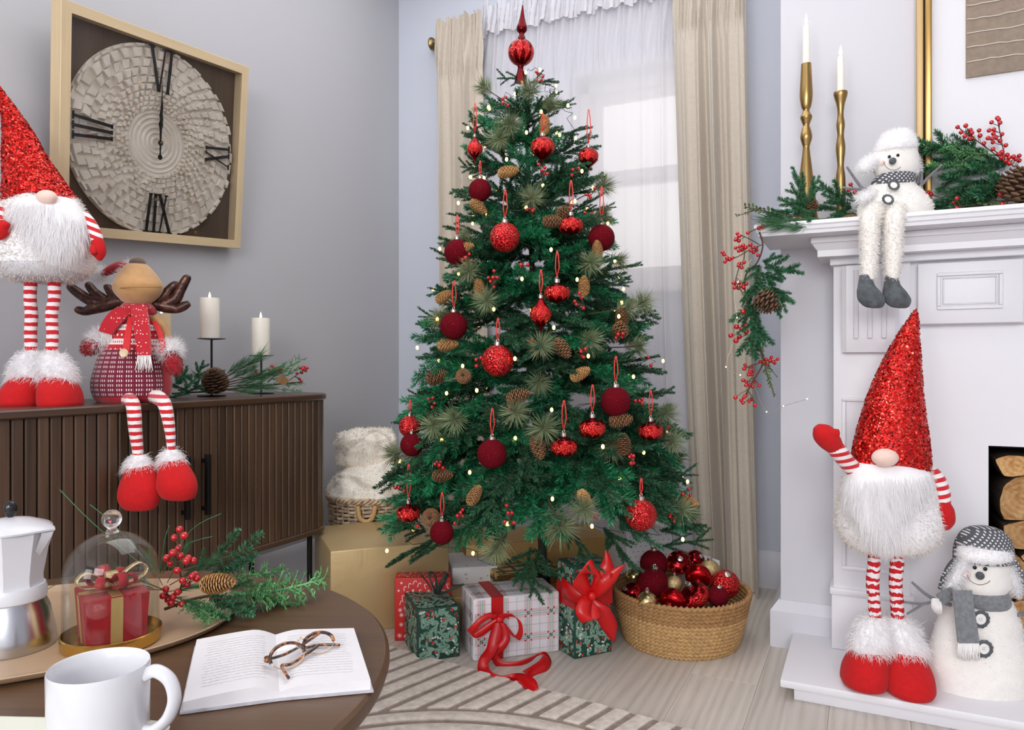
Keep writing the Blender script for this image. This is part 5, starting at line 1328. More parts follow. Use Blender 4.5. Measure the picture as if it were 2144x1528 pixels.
class Fig:
    def __init__(s, name, label, cat, px, py, d, group=None):
        s.d = d; s.t = thing(name, label, cat, at_d(px, py, d), YAW, group); s.inv = Matrix.Rotation(-YAW, 4, 'Z') @ Matrix.Translation(-s.t.location)
    def L(s, px, py, dd=0.0): return s.inv @ at_d(px, py, s.d + dd)
    def k(s, dd=0.0): return (s.d + dd) / FPX
    def body(s, rows, seg=32, n=4, pw=2.0):
        """rows of (py, centre px, half-width px, depth ratio, depth offset m)"""
        g = G(); rr = []
        for py, cx, rx, kr, dd in interp([tuple(map(float, r)) for r in rows], n):
            c = s.L(cx, py, dd); rx = max(rx, .3) * s.k(dd); rr.append((c.z, c.x, c.y, rx, rx * kr))
        g.blob(rr, seg, pw); return g
    def tubep(s, pts, seg=14, n=4, flat=1.0):
        """pts of (px, py, radius px, depth offset)"""
        q = interp([tuple(map(float, p)) for p in pts], n); g = G()
        g.tube([s.L(a, b, dd) for a, b, r, dd in q], [max(r, .2) * s.k(dd) for a, b, r, dd in q], seg); return g
    def ball(s, px, py, rx, ry=None, dd=0.0, ky=1.0, seg=18):
        k = s.k(dd); ry = ry or rx; g = G(); g.sphere(s.L(px, py, dd), 1.0, seg, 12, (rx * k, rx * k * ky, ry * k)); return g
def sequins(name, g, n, r, parent, seed=1):
    rng = np.random.default_rng(seed); V = np.array(g.v); T = np.array([(f[0], f[k], f[k + 1]) for f in g.f for k in range(1, len(f) - 1)])
    a, b, c = V[T[:, 0]], V[T[:, 1]], V[T[:, 2]]; nr = np.cross(b - a, c - a); ar = np.linalg.norm(nr, axis=1); pr = ar / ar.sum()
    mid = (a + b + c) / 3; nr = nr * np.sign(((mid - V.mean(0)) * nr).sum(1))[:, None]
    i = rng.choice(len(T), n, p=pr); u, v = rng.random(n), rng.random(n); m = u + v > 1; u[m] = 1 - u[m]; v[m] = 1 - v[m]
    p = a[i] + (b - a)[i] * u[:, None] + (c - a)[i] * v[:, None]; nn = nr[i] / ar[i][:, None]; nn = nn + rng.normal(0, .38, (n, 3)); nn /= np.linalg.norm(nn, axis=1)[:, None]
    e1 = np.cross(nn, rng.normal(0, 1, (n, 3))); e1 /= np.linalg.norm(e1, axis=1)[:, None]; e2 = np.cross(nn, e1); p = p + nn * r * .45
    rr_ = r * (.8 + .4 * rng.random(n))[:, None]
    vs = np.stack([p + rr_ * (e1 * math.cos(q * PI / 3) + e2 * math.sin(q * PI / 3)) for q in range(6)], 1).reshape(-1, 3)
    raw(name, vs.tolist(), [tuple(range(int(k) * 6, int(k) * 6 + 6)) for k in range(n)], M_sqd, parent, False, 'stuff')
def gnome(F, hat, nose, body, beard, legs, cuffs, boots, armL, armR, mitL, mitR, seed, legmat):
    t = F.t
    g = F.body(body); o = g.build('body', M_whbase, t, 180); fur('body_boucle', g, 12000, .011, M_bouc, t, (0, 0, -.3), .8, .0022, seed + 1)
    gh = F.body(hat, 40, 6); z0h = min(v[2] for v in gh.v); gh.v = [(x, y, z + .030 * max(0, -y / .085) ** 2 * max(0, 1 - (z - z0h) / .12) * math.exp(-((x - F.L(nose[0], nose[1]).x) / .055) ** 2)) for x, y, z in gh.v]; gh.build('pointed_hat', M_sequin, t, 180); sequins('hat_sequins', gh, 5200, .0030, t, seed)
    F.ball(nose[0], nose[1], nose[2], nose[3], nose[4], .8).build('nose', M_skin, t, 180)
    gb = F.body(beard, 30, 5); gb.build('beard', M_whbase, t, 180)
    fur('beard_fur', gb, 22000, .046, M_whfur, t, (0, -.10, -1), .20, .0014, seed + 2, jt=.16)
    for lp in legs: F.tubep(lp, 14, 8).build('leg', legmat, t, 180)
    for c in cuffs: gc = F.body(c, 24, 4); gc.build('boot_cuff', M_whbase, t, 180); fur('cuff_fur', gc, 4200, .030, M_whfur, t, (0, -.1, -.8), .55, .0016, seed + 3)
    for b in boots: F.body(b, 28, 6, 2.2).build('boot', M_redfelt, t, 180)
    F.tubep(armL, 14, 6).build('arm', M_armst, t, 180); F.tubep(armR, 14, 6).build('arm', M_armst, t, 180)
    for mm in (mitL, mitR):
        g = G()
        for chain in mm: q = F.tubep(chain, 16, 5); g.add(q.v, q.f)
        g.build('mitten', M_redfelt, t, 180)
def stripes_along(name, c1, c2, period, rot):
    m = Mat(name, c1, .9, Sheen_Weight=.25); tc = m.n('TexCoord'); mp = m.n('Mapping'); mp.inputs['Rotation'].default_value = rot; m.l(tc.outputs['Object'], mp.inputs['Vector'])
    sp = m.n('SeparateXYZ', i_0=mp.outputs[0]); x = m.math('FRACT', m.math('DIVIDE', m.math('ADD', sp.outputs[2], 10.0), period)); m.to(m.mix(m.math('GREATER_THAN', x, .5), c1, c2), 'Base Color'); m.bump(m.noise(tc.outputs['Object'], 700, 2), .3, .001); return m.m
# --- gnome on the sideboard
M_armst = stripes_along('arm_knit', S(200, 24, 38), S(236, 230, 230), .019, (0, R_(-22), 0))
F = Fig('gnome_figure', 'tall gnome standing on the sideboard with a white beard and a red sequin hat', 'gnome', 87, 849, 1.965, 'plush gnomes')
gnome(F,
      hat=[(432, 88, 70, .92, 0), (418, 87, 72, .92, 0), (400, 80, 65, .92, 0), (370, 69, 55, .92, 0), (330, 54, 43, .92, 0), (300, 45, 35, .92, 0), (270, 36, 27, .92, .0), (230, 20, 16, .92, .0), (200, 4, 9.5, .9, 0), (170, -14, 5, .9, 0), (155, -22, 1, .9, 0)],
      nose=(98, 413, 21, 15, -.085),
      body=[(586, 92, 55, .8, 0), (582, 92, 72, .8, 0), (560, 93, 93, .8, 0), (520, 94, 99, .8, 0), (480, 93, 95, .8, 0), (440, 90, 82, .8, 0), (415, 88, 70, .8, 0)],
      beard=[(528, 122, 16, .7, -.078), (512, 116, 44, .7, -.062), (490, 106, 66, .7, -.045), (460, 97, 80, .7, -.03), (430, 93, 70, .75, -.025), (416, 92, 58, .7, -.02)],
      legs=[[(66, 575, 13, 0), (63, 620, 12, 0), (66, 660, 12.5, .0), (64, 700, 12, 0), (67, 750, 13, 0)], [(112, 578, 13, 0), (114, 620, 12, 0), (108, 660, 12, 0), (110, 700, 11.5, 0), (107, 755, 13, 0)]],
      cuffs=[[(795, 57, 30, .85, -.02), (775, 60, 31, .85, -.015), (750, 66, 24, .9, -.005), (738, 67, 16, .9, 0)], [(795, 122, 30, .85, -.02), (775, 118, 31, .85, -.015), (750, 110, 24, .9, -.005), (740, 109, 16, .9, 0)]],
      boots=[[(850, 47, 37, 1.25, -.035), (840, 46, 40, 1.25, -.035), (815, 49, 37, 1.2, -.03), (795, 55, 30, 1.05, -.022), (783, 60, 20, 1, -.015)], [(850, 127, 37, 1.25, -.035), (840, 127, 39, 1.25, -.035), (815, 124, 37, 1.2, -.03), (795, 119, 30, 1.05, -.022), (783, 115, 20, 1, -.015)]],
      armL=[(24, 430, 13, -.02), (8, 440, 14, -.06), (-2, 462, 13, -.09), (-3, 478, 12, -.10)], armR=[(176, 450, 10, 0), (189, 468, 12, -.01), (199, 490, 13, -.015), (203, 504, 13, -.015)],
      mitL=[[(0, 468, 8, -.10), (6, 474, 13, -.11), (2, 488, 13, -.11), (-6, 500, 6, -.11)], [(6, 474, 6, -.11), (14, 470, 7, -.12), (18, 466, 4, -.12)]],
      mitR=[[(202, 500, 11, -.015), (206, 515, 14, -.018), (208, 532, 12.5, -.018), (209, 545, 4, -.018)], [(200, 512, 6, -.02), (195, 522, 7, -.035), (197, 532, 5, -.04)]], seed=41, legmat=M_stripe)
g = F.body([(587, 92, 50, .8, 0), (583, 92, 73, .82, 0), (570, 92, 86, .83, 0), (556, 92, 93, .82, 0)], 32, 3); g.build('satin_base', Mat('grey_satin_cloth', S(206, 204, 208), .45).m, F.t, 180)
# --- gnome on the hearth
M_armst = stripes_along('arm_knit_waving', S(200, 24, 38), S(236, 230, 230), .0205, (0, R_(12), 0))
ml = Mat('crinkled_knit', S(200, 24, 38), .9); v = ml.coord('Object'); sp = ml.n('SeparateXYZ', i_0=v); nz_ = ml.noise(v, 70, 2)
x = ml.math('FRACT', ml.math('DIVIDE', ml.math('ADD', ml.math('ADD', sp.outputs[2], ml.math('MULTIPLY', nz_, .022)), 10.0), .0205)); ml.to(ml.mix(ml.math('GREATER_THAN', x, .52), S(196, 22, 36), S(236, 230, 230)), 'Base Color'); ml.bump(ml.noise(v, 90, 3), .6, .006)
F = Fig('gnome_figure', 'tall waving gnome standing on the hearth with a white beard and a red sequin hat', 'gnome', 1857, 1446, 1.985, 'plush gnomes')
gnome(F,
      hat=[(985, 1864, 74, .9, 0), (968, 1864, 77, .9, 0), (930, 1866, 73, .9, 0), (895, 1868, 67, .9, 0), (830, 1874, 54, .9, 0), (760, 1887, 38, .9, 0), (700, 1902, 21, .9, 0), (665, 1913, 9, .9, 0), (647, 1917, 1, .9, 0)],
      nose=(1853, 958, 27, 19, -.088),
      body=[(1152, 1860, 50, .78, 0), (1146, 1860, 76, .78, 0), (1120, 1861, 100, .78, 0), (1085, 1862, 106, .78, 0), (1045, 1860, 100, .78, 0), (1000, 1860, 88, .78, 0), (965, 1862, 74, .8, 0)],
      beard=[(1140, 1850, 10, .6, -.085), (1115, 1850, 36, .66, -.078), (1080, 1850, 62, .68, -.055), (1035, 1854, 84, .68, -.035), (990, 1860, 82, .72, -.028), (968, 1861, 66, .72, -.02)],
      legs=[[(1832, 1140, 13, 0), (1830, 1180, 12.5, 0), (1827, 1220, 13, 0), (1830, 1260, 12, 0), (1833, 1300, 13, 0)], [(1881, 1140, 13, 0), (1878, 1180, 13.5, 0), (1875, 1220, 13, 0), (1878, 1260, 13, 0), (1880, 1305, 13, 0)]],
      cuffs=[[(1362, 1822, 36, .85, -.02), (1335, 1826, 36, .85, -.015), (1305, 1830, 30, .9, -.005), (1290, 1832, 18, .9, 0)], [(1368, 1894, 40, .85, -.02), (1340, 1890, 38, .85, -.015), (1308, 1884, 30, .9, -.005), (1292, 1881, 18, .9, 0)]],
      boots=[[(1432, 1808, 40, 1.2, -.03), (1420, 1808, 43, 1.2, -.03), (1395, 1811, 42, 1.15, -.025), (1368, 1818, 36, 1.05, -.02), (1345, 1824, 24, 1, -.012)], [(1449, 1902, 42, 1.2, -.065), (1435, 1901, 48, 1.2, -.06), (1405, 1898, 47, 1.2, -.045), (1378, 1893, 40, 1.1, -.03), (1350, 1887, 26, 1, -.015)]],
      armL=[(1790, 985, 17, -.02), (1772, 966, 17, -.03), (1756, 946, 18, -.04), (1744, 932, 17, -.04)], armR=[(1930, 978, 14, 0), (1954, 1000, 20, -.02), (1966, 1030, 21, -.035), (1967, 1054, 21, -.04)],
      mitL=[[(1750, 938, 17, -.04), (1735, 920, 23, -.045), (1720, 904, 21, -.045), (1710, 893, 9, -.045)], [(1738, 922, 9, -.05), (1748, 908, 10, -.06), (1750, 898, 6, -.06)]],
      mitR=[[(1966, 1048, 18, -.04), (1970, 1070, 25, -.045), (1977, 1092, 21, -.045), (1979, 1108, 8, -.045)], [(1955, 1060, 8, -.05), (1951, 1074, 9, -.07), (1956, 1088, 7, -.075)]], seed=61, legmat=ml.m)

# --- reindeer with striped legs, sitting on the sideboard's edge
FM = Fig('reindeer_figure', 'plush reindeer in a red knit jumper with dark antlers, sitting on the sideboard edge', 'reindeer', 276, 842, 2.115)
F = FM; t = F.t
mk = Mat('dashed_knit', S(112, 14, 42), .95, Sheen_Weight=.3); v = mk.coord('Object'); sp = mk.n('SeparateXYZ', i_0=v)
u_ = mk.math('MULTIPLY', mk.math('ARCTAN2', sp.outputs[0], mk.math('MULTIPLY', sp.outputs[1], -1.0)), .10)
fu = mk.math('FRACT', mk.math('DIVIDE', mk.math('ADD', u_, 10.0), .0066)); grp = mk.math('FRACT', mk.math('DIVIDE', mk.math('ADD', u_, 10.0), .0264)); fz = mk.math('FRACT', mk.math('DIVIDE', mk.math('ADD', sp.outputs[2], 10.0), .0128))
dash = mk.math('MULTIPLY', mk.math('MULTIPLY', mk.math('LESS_THAN', fu, .42), mk.math('LESS_THAN', fz, .5)), mk.math('LESS_THAN', grp, .76))
front = mk.math('MULTIPLY', mk.math('LESS_THAN', mk.math('ABSOLUTE', u_), .135), mk.math('GREATER_THAN', sp.outputs[2], .018))
mk.to(mk.mix(mk.math('MULTIPLY', dash, front), mk.mix(front, S(176, 14, 30), S(112, 14, 42)), S(232, 214, 218)), 'Base Color'); mk.bump(mk.noise(v, 500, 2), .5, .0015)
mj = Mat('fair_isle_knit', S(190, 20, 36), .95, Sheen_Weight=.3); v = mj.coord('Object'); sp = mj.n('SeparateXYZ', i_0=v); u_ = mj.math('MULTIPLY', mj.math('ARCTAN2', sp.outputs[0], mj.math('MULTIPLY', sp.outputs[1], -1.0)), .08)
z_ = mj.math('FRACT', mj.math('DIVIDE', mj.math('ADD', sp.outputs[2], 10.006), .041)); fu = mj.math('FRACT', mj.math('DIVIDE', mj.math('ADD', u_, 10.0), .0075)); fu2 = mj.math('FRACT', mj.math('DIVIDE', mj.math('ADD', u_, 10.0), .017))
band = mj.math('MULTIPLY', mj.math('GREATER_THAN', z_, .08), mj.math('LESS_THAN', z_, .48)); tick = mj.math('MULTIPLY', mj.math('MULTIPLY', mj.math('GREATER_THAN', z_, .2), mj.math('LESS_THAN', z_, .34)), mj.math('LESS_THAN', fu, .45))
dia = mj.math('LESS_THAN', mj.math('ADD', mj.math('ABSOLUTE', mj.math('SUBTRACT', fu2, .5)), mj.math('MULTIPLY', mj.math('ABSOLUTE', mj.math('SUBTRACT', z_, .75)), 2.6)), .26)
w_ = mj.math('MAXIMUM', mj.math('SUBTRACT', band, tick), dia); mj.to(mj.mix(w_, S(190, 20, 36), S(232, 224, 222)), 'Base Color'); mj.bump(mj.noise(v, 500, 2), .5, .0015)
F.body([(846, 276, 48, .85, 0), (840, 276, 66, .85, 0), (825, 276, 76, .85, 0), (800, 276, 79, .85, 0), (770, 277, 73, .85, 0), (745, 278, 66, .84, 0), (730, 279, 61, .82, 0)], 36, 4).build('trousers', mk.m, t, 180)
F.body([(738, 279, 63, .82, 0), (715, 280, 58, .82, 0), (690, 283, 50, .80, 0), (668, 286, 40, .78, 0), (650, 289, 27, .8, 0), (640, 290, 20, .8, 0)], 36, 4).build('jumper', mj.m, t, 180)
M_tan = fabric('tan_suede', S(184, 140, 90), .8, 400, .2, .4, .08)
F.body([(660, 290, 22, .9, 0), (645, 290, 23, .9, 0), (625, 290, 23, .9, 0)], 24, 3).build('neck', M_tan, t, 180)
# muzzle: broad lemon shape lifted towards the ceiling
F.body([(640, 289, 16, .8, -.01), (632, 289, 29, .85, -.015), (618, 289, 43, .85, -.02), (603, 289, 50, .85, -.02), (592, 289, 48, .85, -.02), (577, 288, 40, .85, -.015), (562, 287, 29, .85, -.01), (553, 287, 18, .85, -.005), (551, 287, 6, .85, -.005)], 32, 5).build('head', M_tan, t, 180)
F.tubep([(242, 604, 1, -.055), (262, 602, 1.1, -.088), (289, 601, 1.1, -.100), (316, 601, 1.1, -.088), (337, 601, 1, -.055)], 6, 6).build('mouth_seam', Mat('seam_tan', S(160, 116, 68), .8).m, t, 180)
F.body([(558, 288, 14, .9, -.005), (552, 288, 17, .9, -.005), (545, 288, 15.5, .9, -.005), (539, 288, 9, .9, -.005), (537, 288, 2, .9, -.005)], 24, 4).build('nose', fabric('brown_plush', S(96, 78, 66), .95, 600, .3, .5, .15), t, 180)
mant = Mat('bronze_antler_cloth', S(64, 36, 28), .32, .35); v = mant.coord('Object'); n_ = mant.noise(v, 45, 4, .7); mant.to(mant.ramp(n_, [(.35, S(40, 24, 22)), (.55, S(72, 42, 34)), (.72, S(140, 82, 56))]), 'Base Color'); mant.bump(mant.noise(v, 120, 3), .5, .003)
def antler(F, branches, nm='antler'):
    g = G()
    for b in branches: q = F.tubep(b, 14, 5); g.add(q.v, q.f)
    g.build(nm, mant.m, F.t, 180)
z7 = lambda pts, dd=.015: [(130 + x / 4.493, 520 + y / 4.493, r / 4.493, dd) for x, y, r in pts]
antler(F, [z7([(600, 490, 55), (500, 505, 62), (400, 530, 66), (300, 560, 58), (220, 590, 42), (160, 580, 38), (135, 565, 28)]), z7([(420, 520, 60), (320, 500, 62), (230, 470, 50), (140, 410, 46), (80, 360, 38), (58, 340, 20)]), z7([(450, 520, 50), (360, 460, 50), (300, 410, 42), (250, 345, 36), (235, 325, 22)]), z7([(540, 500, 50), (490, 450, 48), (445, 390, 40), (422, 355, 32), (418, 340, 18)])])
antler(F, [z7([(790, 490, 45), (880, 520, 60), (980, 545, 62), (1080, 565, 45), (1150, 540, 42), (1195, 515, 28)]), z7([(960, 530, 60), (1060, 480, 56), (1110, 400, 46), (1150, 320, 44), (1180, 270, 36), (1188, 252, 18)]), z7([(900, 510, 50), (960, 450, 52), (1010, 390, 44), (1060, 345, 38), (1090, 325, 20)]), z7([(880, 490, 40), (920, 420, 30), (945, 365, 20)])])
M_drkred = fabric('crimson_felt', S(168, 14, 32), .95, 700, .3, .5, .1)
F.tubep([(272, 566, 15, .05), (255, 560, 14, .06), (238, 562, 11, .06), (222, 570, 8, .06), (214, 574, 5, .06)], 14, 5).build('red_pointed_hat', M_drkred, t, 180)
gp = F.ball(206, 573, 9, 8, .06); gp.build('hat_pompom', M_whbase, t, 180); fur('pompom_fur', gp, 1800, .026, M_whfur, t, (0, 0, -.2), .9, .0013, 71)
gp = F.tubep([(250, 590, 10, .05), (262, 575, 10, .05), (272, 560, 9, .05), (276, 550, 6, .04)], 12, 4); gp.build('hat_trim', M_whbase, t, 180); fur('trim_fur', gp, 1200, .022, M_whfur, t, (-.5, 0, -.4), .8, .0013, 72)
# scarf
msc = Mat('dotted_scarf', S(182, 16, 34), .95, Sheen_Weight=.4); v = msc.coord('Object'); dd_ = msc.voro(v, 115, 'F1', 'Distance', .55); msc.to(msc.mix(msc.math('LESS_THAN', dd_, .20), S(182, 16, 34), S(238, 226, 224)), 'Base Color'); msc.bump(msc.noise(v, 500, 2), .5, .0015)
sc_g = F.body([(662, 287, 34, .9, 0), (655, 287, 38, .9, -.005), (645, 288, 36, .9, -.005), (636, 289, 29, .9, 0), (632, 289, 24, .9, 0)], 28, 4); sc_g.build('scarf', msc.m, t, 180)
def strip(F, pts, name, mat, parent, th=.005, n=5):
    q = interp([tuple(map(float, p)) for p in pts], n); g = G()
    g.ribbon([F.L(a, b, dd) for a, b, hw, dd, ry in q], [F.L(a + hw, b + ry, dd) - F.L(a, b, dd) for a, b, hw, dd, ry in q], th); return g.build(name, mat, parent, 60)
strip(F, [(290, 640, 16, -.055, 0), (294, 665, 17, -.075, 0), (298, 695, 16, -.088, 0), (301, 725, 15, -.100, 0), (302, 744, 14, -.108, 0)], 'scarf_tail', msc.m, t, .009)
strip(F, [(262, 650, 15, -.045, 6), (246, 662, 15, -.06, 7), (232, 678, 15, -.065, 6), (222, 697, 14, -.065, 4)], 'scarf_tail', msc.m, t, .010)
rn = random.Random(6); g = G()
for i in range(13):
    x = 289 + i * 2.1; g.tube([F.L(x, 742, -.108), F.L(x - 3 + i * .5 + rn.uniform(-2, 2), 758, -.112), F.L(x - 7 + i * .9 + rn.uniform(-2, 2), 772 + rn.uniform(-2, 5), -.108)], .0014, 5)
for i in range(8):
    x = 212 + i * 3.0; g.tube([F.L(x, 696, -.065), F.L(x + 1, 712, -.062), F.L(x + rn.uniform(-2, 3), 726, -.058)], .0014, 5)
g.build('scarf_fringe', M_wool, t, 180)['kind'] = 'stuff'
M_strap = Mat('red_strap', S(200, 28, 34), .6).m
strip(F, [(274, 664, 5, -.066, 0), (270, 690, 6, -.092, 0), (266, 715, 7, -.106, 0), (264, 738, 7, -.115, 0)], 'suspender', M_strap, t, .004)
strip(F, [(323, 672, 5, -.050, 0), (334, 695, 6, -.060, 0), (340, 720, 6, -.062, 0), (337, 738, 6, -.066, 0)], 'suspender', M_strap, t, .004)
g = G(); g.M = Matrix.Translation(F.L(259, 739, -.121)) @ Matrix.Rotation(PI / 2, 4, 'X'); g.lathe([(.0118, -.002), (.0120, .001), (.0105, .003), (.008, .002), (0, .002)], 20)
g.build('button', Mat('wood_button', S(216, 194, 160), .5).m, t, 40)
F.tubep([(262, 668, 9, -.03), (248, 684, 9, -.04), (236, 700, 9, -.045), (226, 712, 9, -.045)], 12, 4).build('arm', M_tan, t, 180); F.tubep([(322, 664, 10, -.01), (338, 682, 11, -.01), (348, 705, 11, -.01), (352, 722, 10, -.01)], 12, 4).build('arm', M_tan, t, 180)
for cx, cy, mx, my, sd in ((208, 714, 187, 727, 73), (356, 732, 365, 768, 74)):
    gp = F.ball(cx, cy, 15, 14, -.04); gp.build('mitten_cuff', M_whbase, t, 180); fur('cuff_fur', gp, 2600, .030, M_whfur, t, (0, 0, -.1), .9, .0015, sd)
    gm = F.tubep([(cx, cy + 4, 8, -.045), ((cx + mx) / 2, (cy + my) / 2 + 2, 14, -.05), (mx, my, 15, -.05), (mx + (mx - cx) * .35, my + 14, 7, -.05)], 14, 5); gm.build('mitten', M_drkred, t, 180)
    fur('mitten_nap', gm, 1800, .010, furmat('crimson_fur', S(160, 14, 30), .1) if sd == 73 else bpy.data.materials['crimson_fur'], t, (0, 0, -.4), .8, .0013, sd + 10)
ddl = -.150
M_legst = stripes('leg_knit', S(200, 24, 38), S(238, 233, 232), .0195)
F.tubep([(268, 834, 16, -.04), (272, 838, 15, -.09), (278, 846, 14, -.138), (281, 866, 14, ddl), (284, 905, 13, ddl), (288, 940, 11, ddl), (289, 962, 10, ddl)], 14, 6).build('leg', M_legst, t, 180)
F.tubep([(324, 830, 16, -.03), (334, 834, 15, -.09), (343, 843, 14, -.132), (349, 862, 13, ddl), (355, 895, 11, ddl), (358, 925, 9, ddl), (358, 948, 8, ddl)], 14, 6).build('leg', M_legst, t, 180)
F.body([(1069, 296, 12, .7, ddl - .03), (1064, 293, 32, .75, ddl - .03), (1045, 291, 42, .75, ddl - .032), (1020, 293, 43, .75, ddl - .028), (990, 295, 34, .8, ddl - .015), (970, 293, 22, .9, ddl), (960, 290, 14, .9, ddl)], 28, 5).build('boot', M_redfelt, t, 180)
F.body([(1048, 380, 12, .7, ddl - .03), (1042, 374, 32, .75, ddl - .03), (1022, 371, 41, .75, ddl - .032), (1000, 369, 39, .75, ddl - .028), (975, 364, 30, .8, ddl - .015), (958, 360, 20, .9, ddl), (948, 358, 12, .9, ddl)], 28, 5).build('boot', M_redfelt, t, 180)
for rows, sd in (([(985, 292, 27, .85, ddl - .008), (972, 291, 24, .9, ddl - .004), (960, 290, 17, .9, ddl), (952, 289, 12, .9, ddl)], 75), ([(970, 361, 24, .85, ddl - .008), (958, 359, 20, .9, ddl - .004), (948, 358, 14, .9, ddl), (941, 357, 10, .9, ddl)], 76)):
    gp = F.body(rows, 20, 3); gp.build('boot_cuff', M_whbase, t, 180); fur('cuff_fur', gp, 2200, .026, M_whfur, t, (0, -.1, -.9), .5, .0014, sd)

# --- snowmen
M_snow = fabric('snow_plush', S(241, 237, 232), .95, 330, .9, .2, .03); M_snowfur = furmat('snow_fleece', S(246, 243, 238), .45)
mdot = Mat('grey_dotted_cloth', S(92, 94, 100), .95); v = mdot.coord('Object'); 
mp_ = mdot.n('Mapping'); mp_.inputs['Rotation'].default_value = (0, R_(45), 0); mdot.l(v, mp_.inputs['Vector']); sp = mdot.n('SeparateXYZ', i_0=mp_.outputs[0])
def fr(o): return mdot.math('SUBTRACT', mdot.math('FRACT', mdot.math('DIVIDE', mdot.math('ADD', o, 10.0), .0088)), .5)
a_, b_ = fr(sp.outputs[0]), fr(sp.outputs[2]); dq = mdot.math('ADD', mdot.math('MULTIPLY', a_, a_), mdot.math('MULTIPLY', b_, b_)); mdot.to(mdot.mix(mdot.math('LESS_THAN', dq, .062), S(88, 90, 96), S(226, 224, 224)), 'Base Color'); M_dot = mdot.m
M_cheek = Mat('pink_blush', S(240, 208, 202), .95).m
def disc_on(F, px, py, dd, r, h, mat, name, parent, scallop=0, rot=(PI / 2, 0, 0)):
    g = G(); g.M = Matrix.Translation(F.L(px, py, dd)) @ Euler(rot).to_matrix().to_4x4(); r = r * F.k(dd)
    g.lathe([(r, 0), (r, h * .6), (r * .92, h), (0, h)], 48, True, lobes=(lambda a, z: 1 + .07 * (math.sin(a * scallop) > 0)) if scallop else None); return g.build(name, mat, parent, 40)
def face(F, par, head, eyes, nose, smile, cheeks):
    for px, py, r, dd in eyes: F.ball(px, py, r, r, dd, .7, 14).build('eye', M_blackb, par, 180)
    F.ball(*nose[:3], nose[2] * 1.05, nose[3], 1.1).build('nose', M_grey, par, 180)
    g = F.tubep(smile, 5, 6); g.build('smile', Mat('smile_thread', S(120, 100, 92), .9).m, par, 180)
    for px, py, r, dd in cheeks: F.ball(px, py, r, r * .8, dd + .0025, .25, 16).build('cheek', M_cheek, par, 180)
# big one on the hearth
F = Fig('snowman_figure', 'large plush snowman on the hearth in a grey dotted trapper hat and grey scarf', 'snowman', 2060, 1461, 1.975, 'plush snowmen'); t = F.t
gb = F.body([(1463, 2055, 70, .72, 0), (1455, 2055, 92, .72, 0), (1430, 2052, 104, .72, 0), (1395, 2050, 107, .72, 0), (1360, 2050, 99, .70, 0), (1330, 2048, 89, .68, 0), (1300, 2050, 82, .66, .0), (1270, 2054, 68, .66, 0), (1245, 2056, 52, .7, 0), (1225, 2056, 40, .8, 0)], 40, 4); gb.build('body', M_snow, t, 180); fur('body_fleece', gb, 3000, .005, M_snow, t, (0, 0, -.3), .85, .0022, 81)
F.body([(1247, 2056, 30, .8, 0), (1240, 2055, 44, .85, 0), (1222, 2054, 54, .85, 0), (1200, 2054, 55, .85, 0), (1175, 2056, 52, .85, 0), (1150, 2057, 40, .85, 0), (1135, 2057, 20, .85, 0)], 36, 4).build('head', M_snow, t, 180)
face(F, t, None, [(2041, 1188, 4.2, -.0605), (2063, 1191, 4.2, -.0605)], (2052, 1205, 8, -.063), [(2025, 1203, .7, -.055), (2032, 1216, .7, -.061), (2050, 1224, .7, -.064), (2068, 1220, .7, -.061), (2079, 1208, .7, -.055)], [(2025, 1204, 7, -.050), (2080, 1209, 7, -.050)])
F.body([(1172, 2058, 56, .92, 0), (1150, 2059, 56, .92, 0), (1130, 2060, 51, .92, 0), (1113, 2060, 40, .92, 0), (1104, 2060, 24, .92, 0), (1101, 2060, 6, .92, 0)], 36, 4).build('trapper_hat', M_dot, t, 180)
gp = F.body([(1173, 2060, 46, .75, -.020), (1167, 2060, 52, .78, -.022), (1156, 2060, 52, .78, -.024), (1146, 2060, 48, .76, -.022), (1140, 2060, 38, .7, -.018)], 28, 3); gp.build('hat_brim', M_whbase, t, 180); fur('brim_fur', gp, 5000, .009, M_whfur, t, (0, 0, -.2), .8, .0015, 82, keep=lambda q: q[1] < .0)
for pts, mt, sd in (([(2014, 1168, 14, -.01, 4), (2002, 1190, 17, -.015, 8), (1988, 1214, 15, -.02, 9), (1974, 1238, 9, -.02, 6)], M_dot, 83), ([(2108, 1168, 12, -.01, -4), (2118, 1190, 15, -.015, -8), (2130, 1214, 14, -.02, -9), (2140, 1240, 8, -.02, -6)], M_dot, 84)):
    strip(F, pts, 'ear_flap', mt, t, .008)
    sgn = 1 if sd == 83 else -1
    gp = F.tubep([(a + 9 * sgn, b + 2, hw * .62, dd - .012) for a, b, hw, dd, ry in pts], 12, 4); gp.build('flap_lining', M_whbase, t, 180); fur('flap_fur', gp, 3000, .020, M_whfur, t, (.2 * sgn, 0, -.6), .7, .0014, sd)
F.body([(1266, 2056, 52, .86, 0), (1258, 2056, 54, .88, -.003), (1244, 2056, 52, .88, -.003), (1234, 2056, 47, .88, 0)], 36, 3).build('scarf', M_scarf, t, 180)
strip(F, [(2014, 1236, 20, -.070, 0), (2017, 1262, 20, -.082, 0), (2022, 1300, 21, -.090, 0), (2028, 1346, 22, -.098, 0)], 'scarf_tail', M_scarf, t, .006)
strip(F, [(2000, 1240, 6, -.045, 12), (1984, 1246, 5, -.05, 12), (1966, 1256, 5, -.05, 11)], 'scarf_tail', M_scarf, t, .006)
g = G(); rn = random.Random(3)
for i in range(20): x = 2007 + i * 2.2; g.tube([F.L(x, 1345, -.099), F.L(x + rn.uniform(-1.5, 1.5), 1364, -.103), F.L(x + rn.uniform(-3, 3), 1380 + rn.uniform(-3, 4), -.100)], .0017, 5)
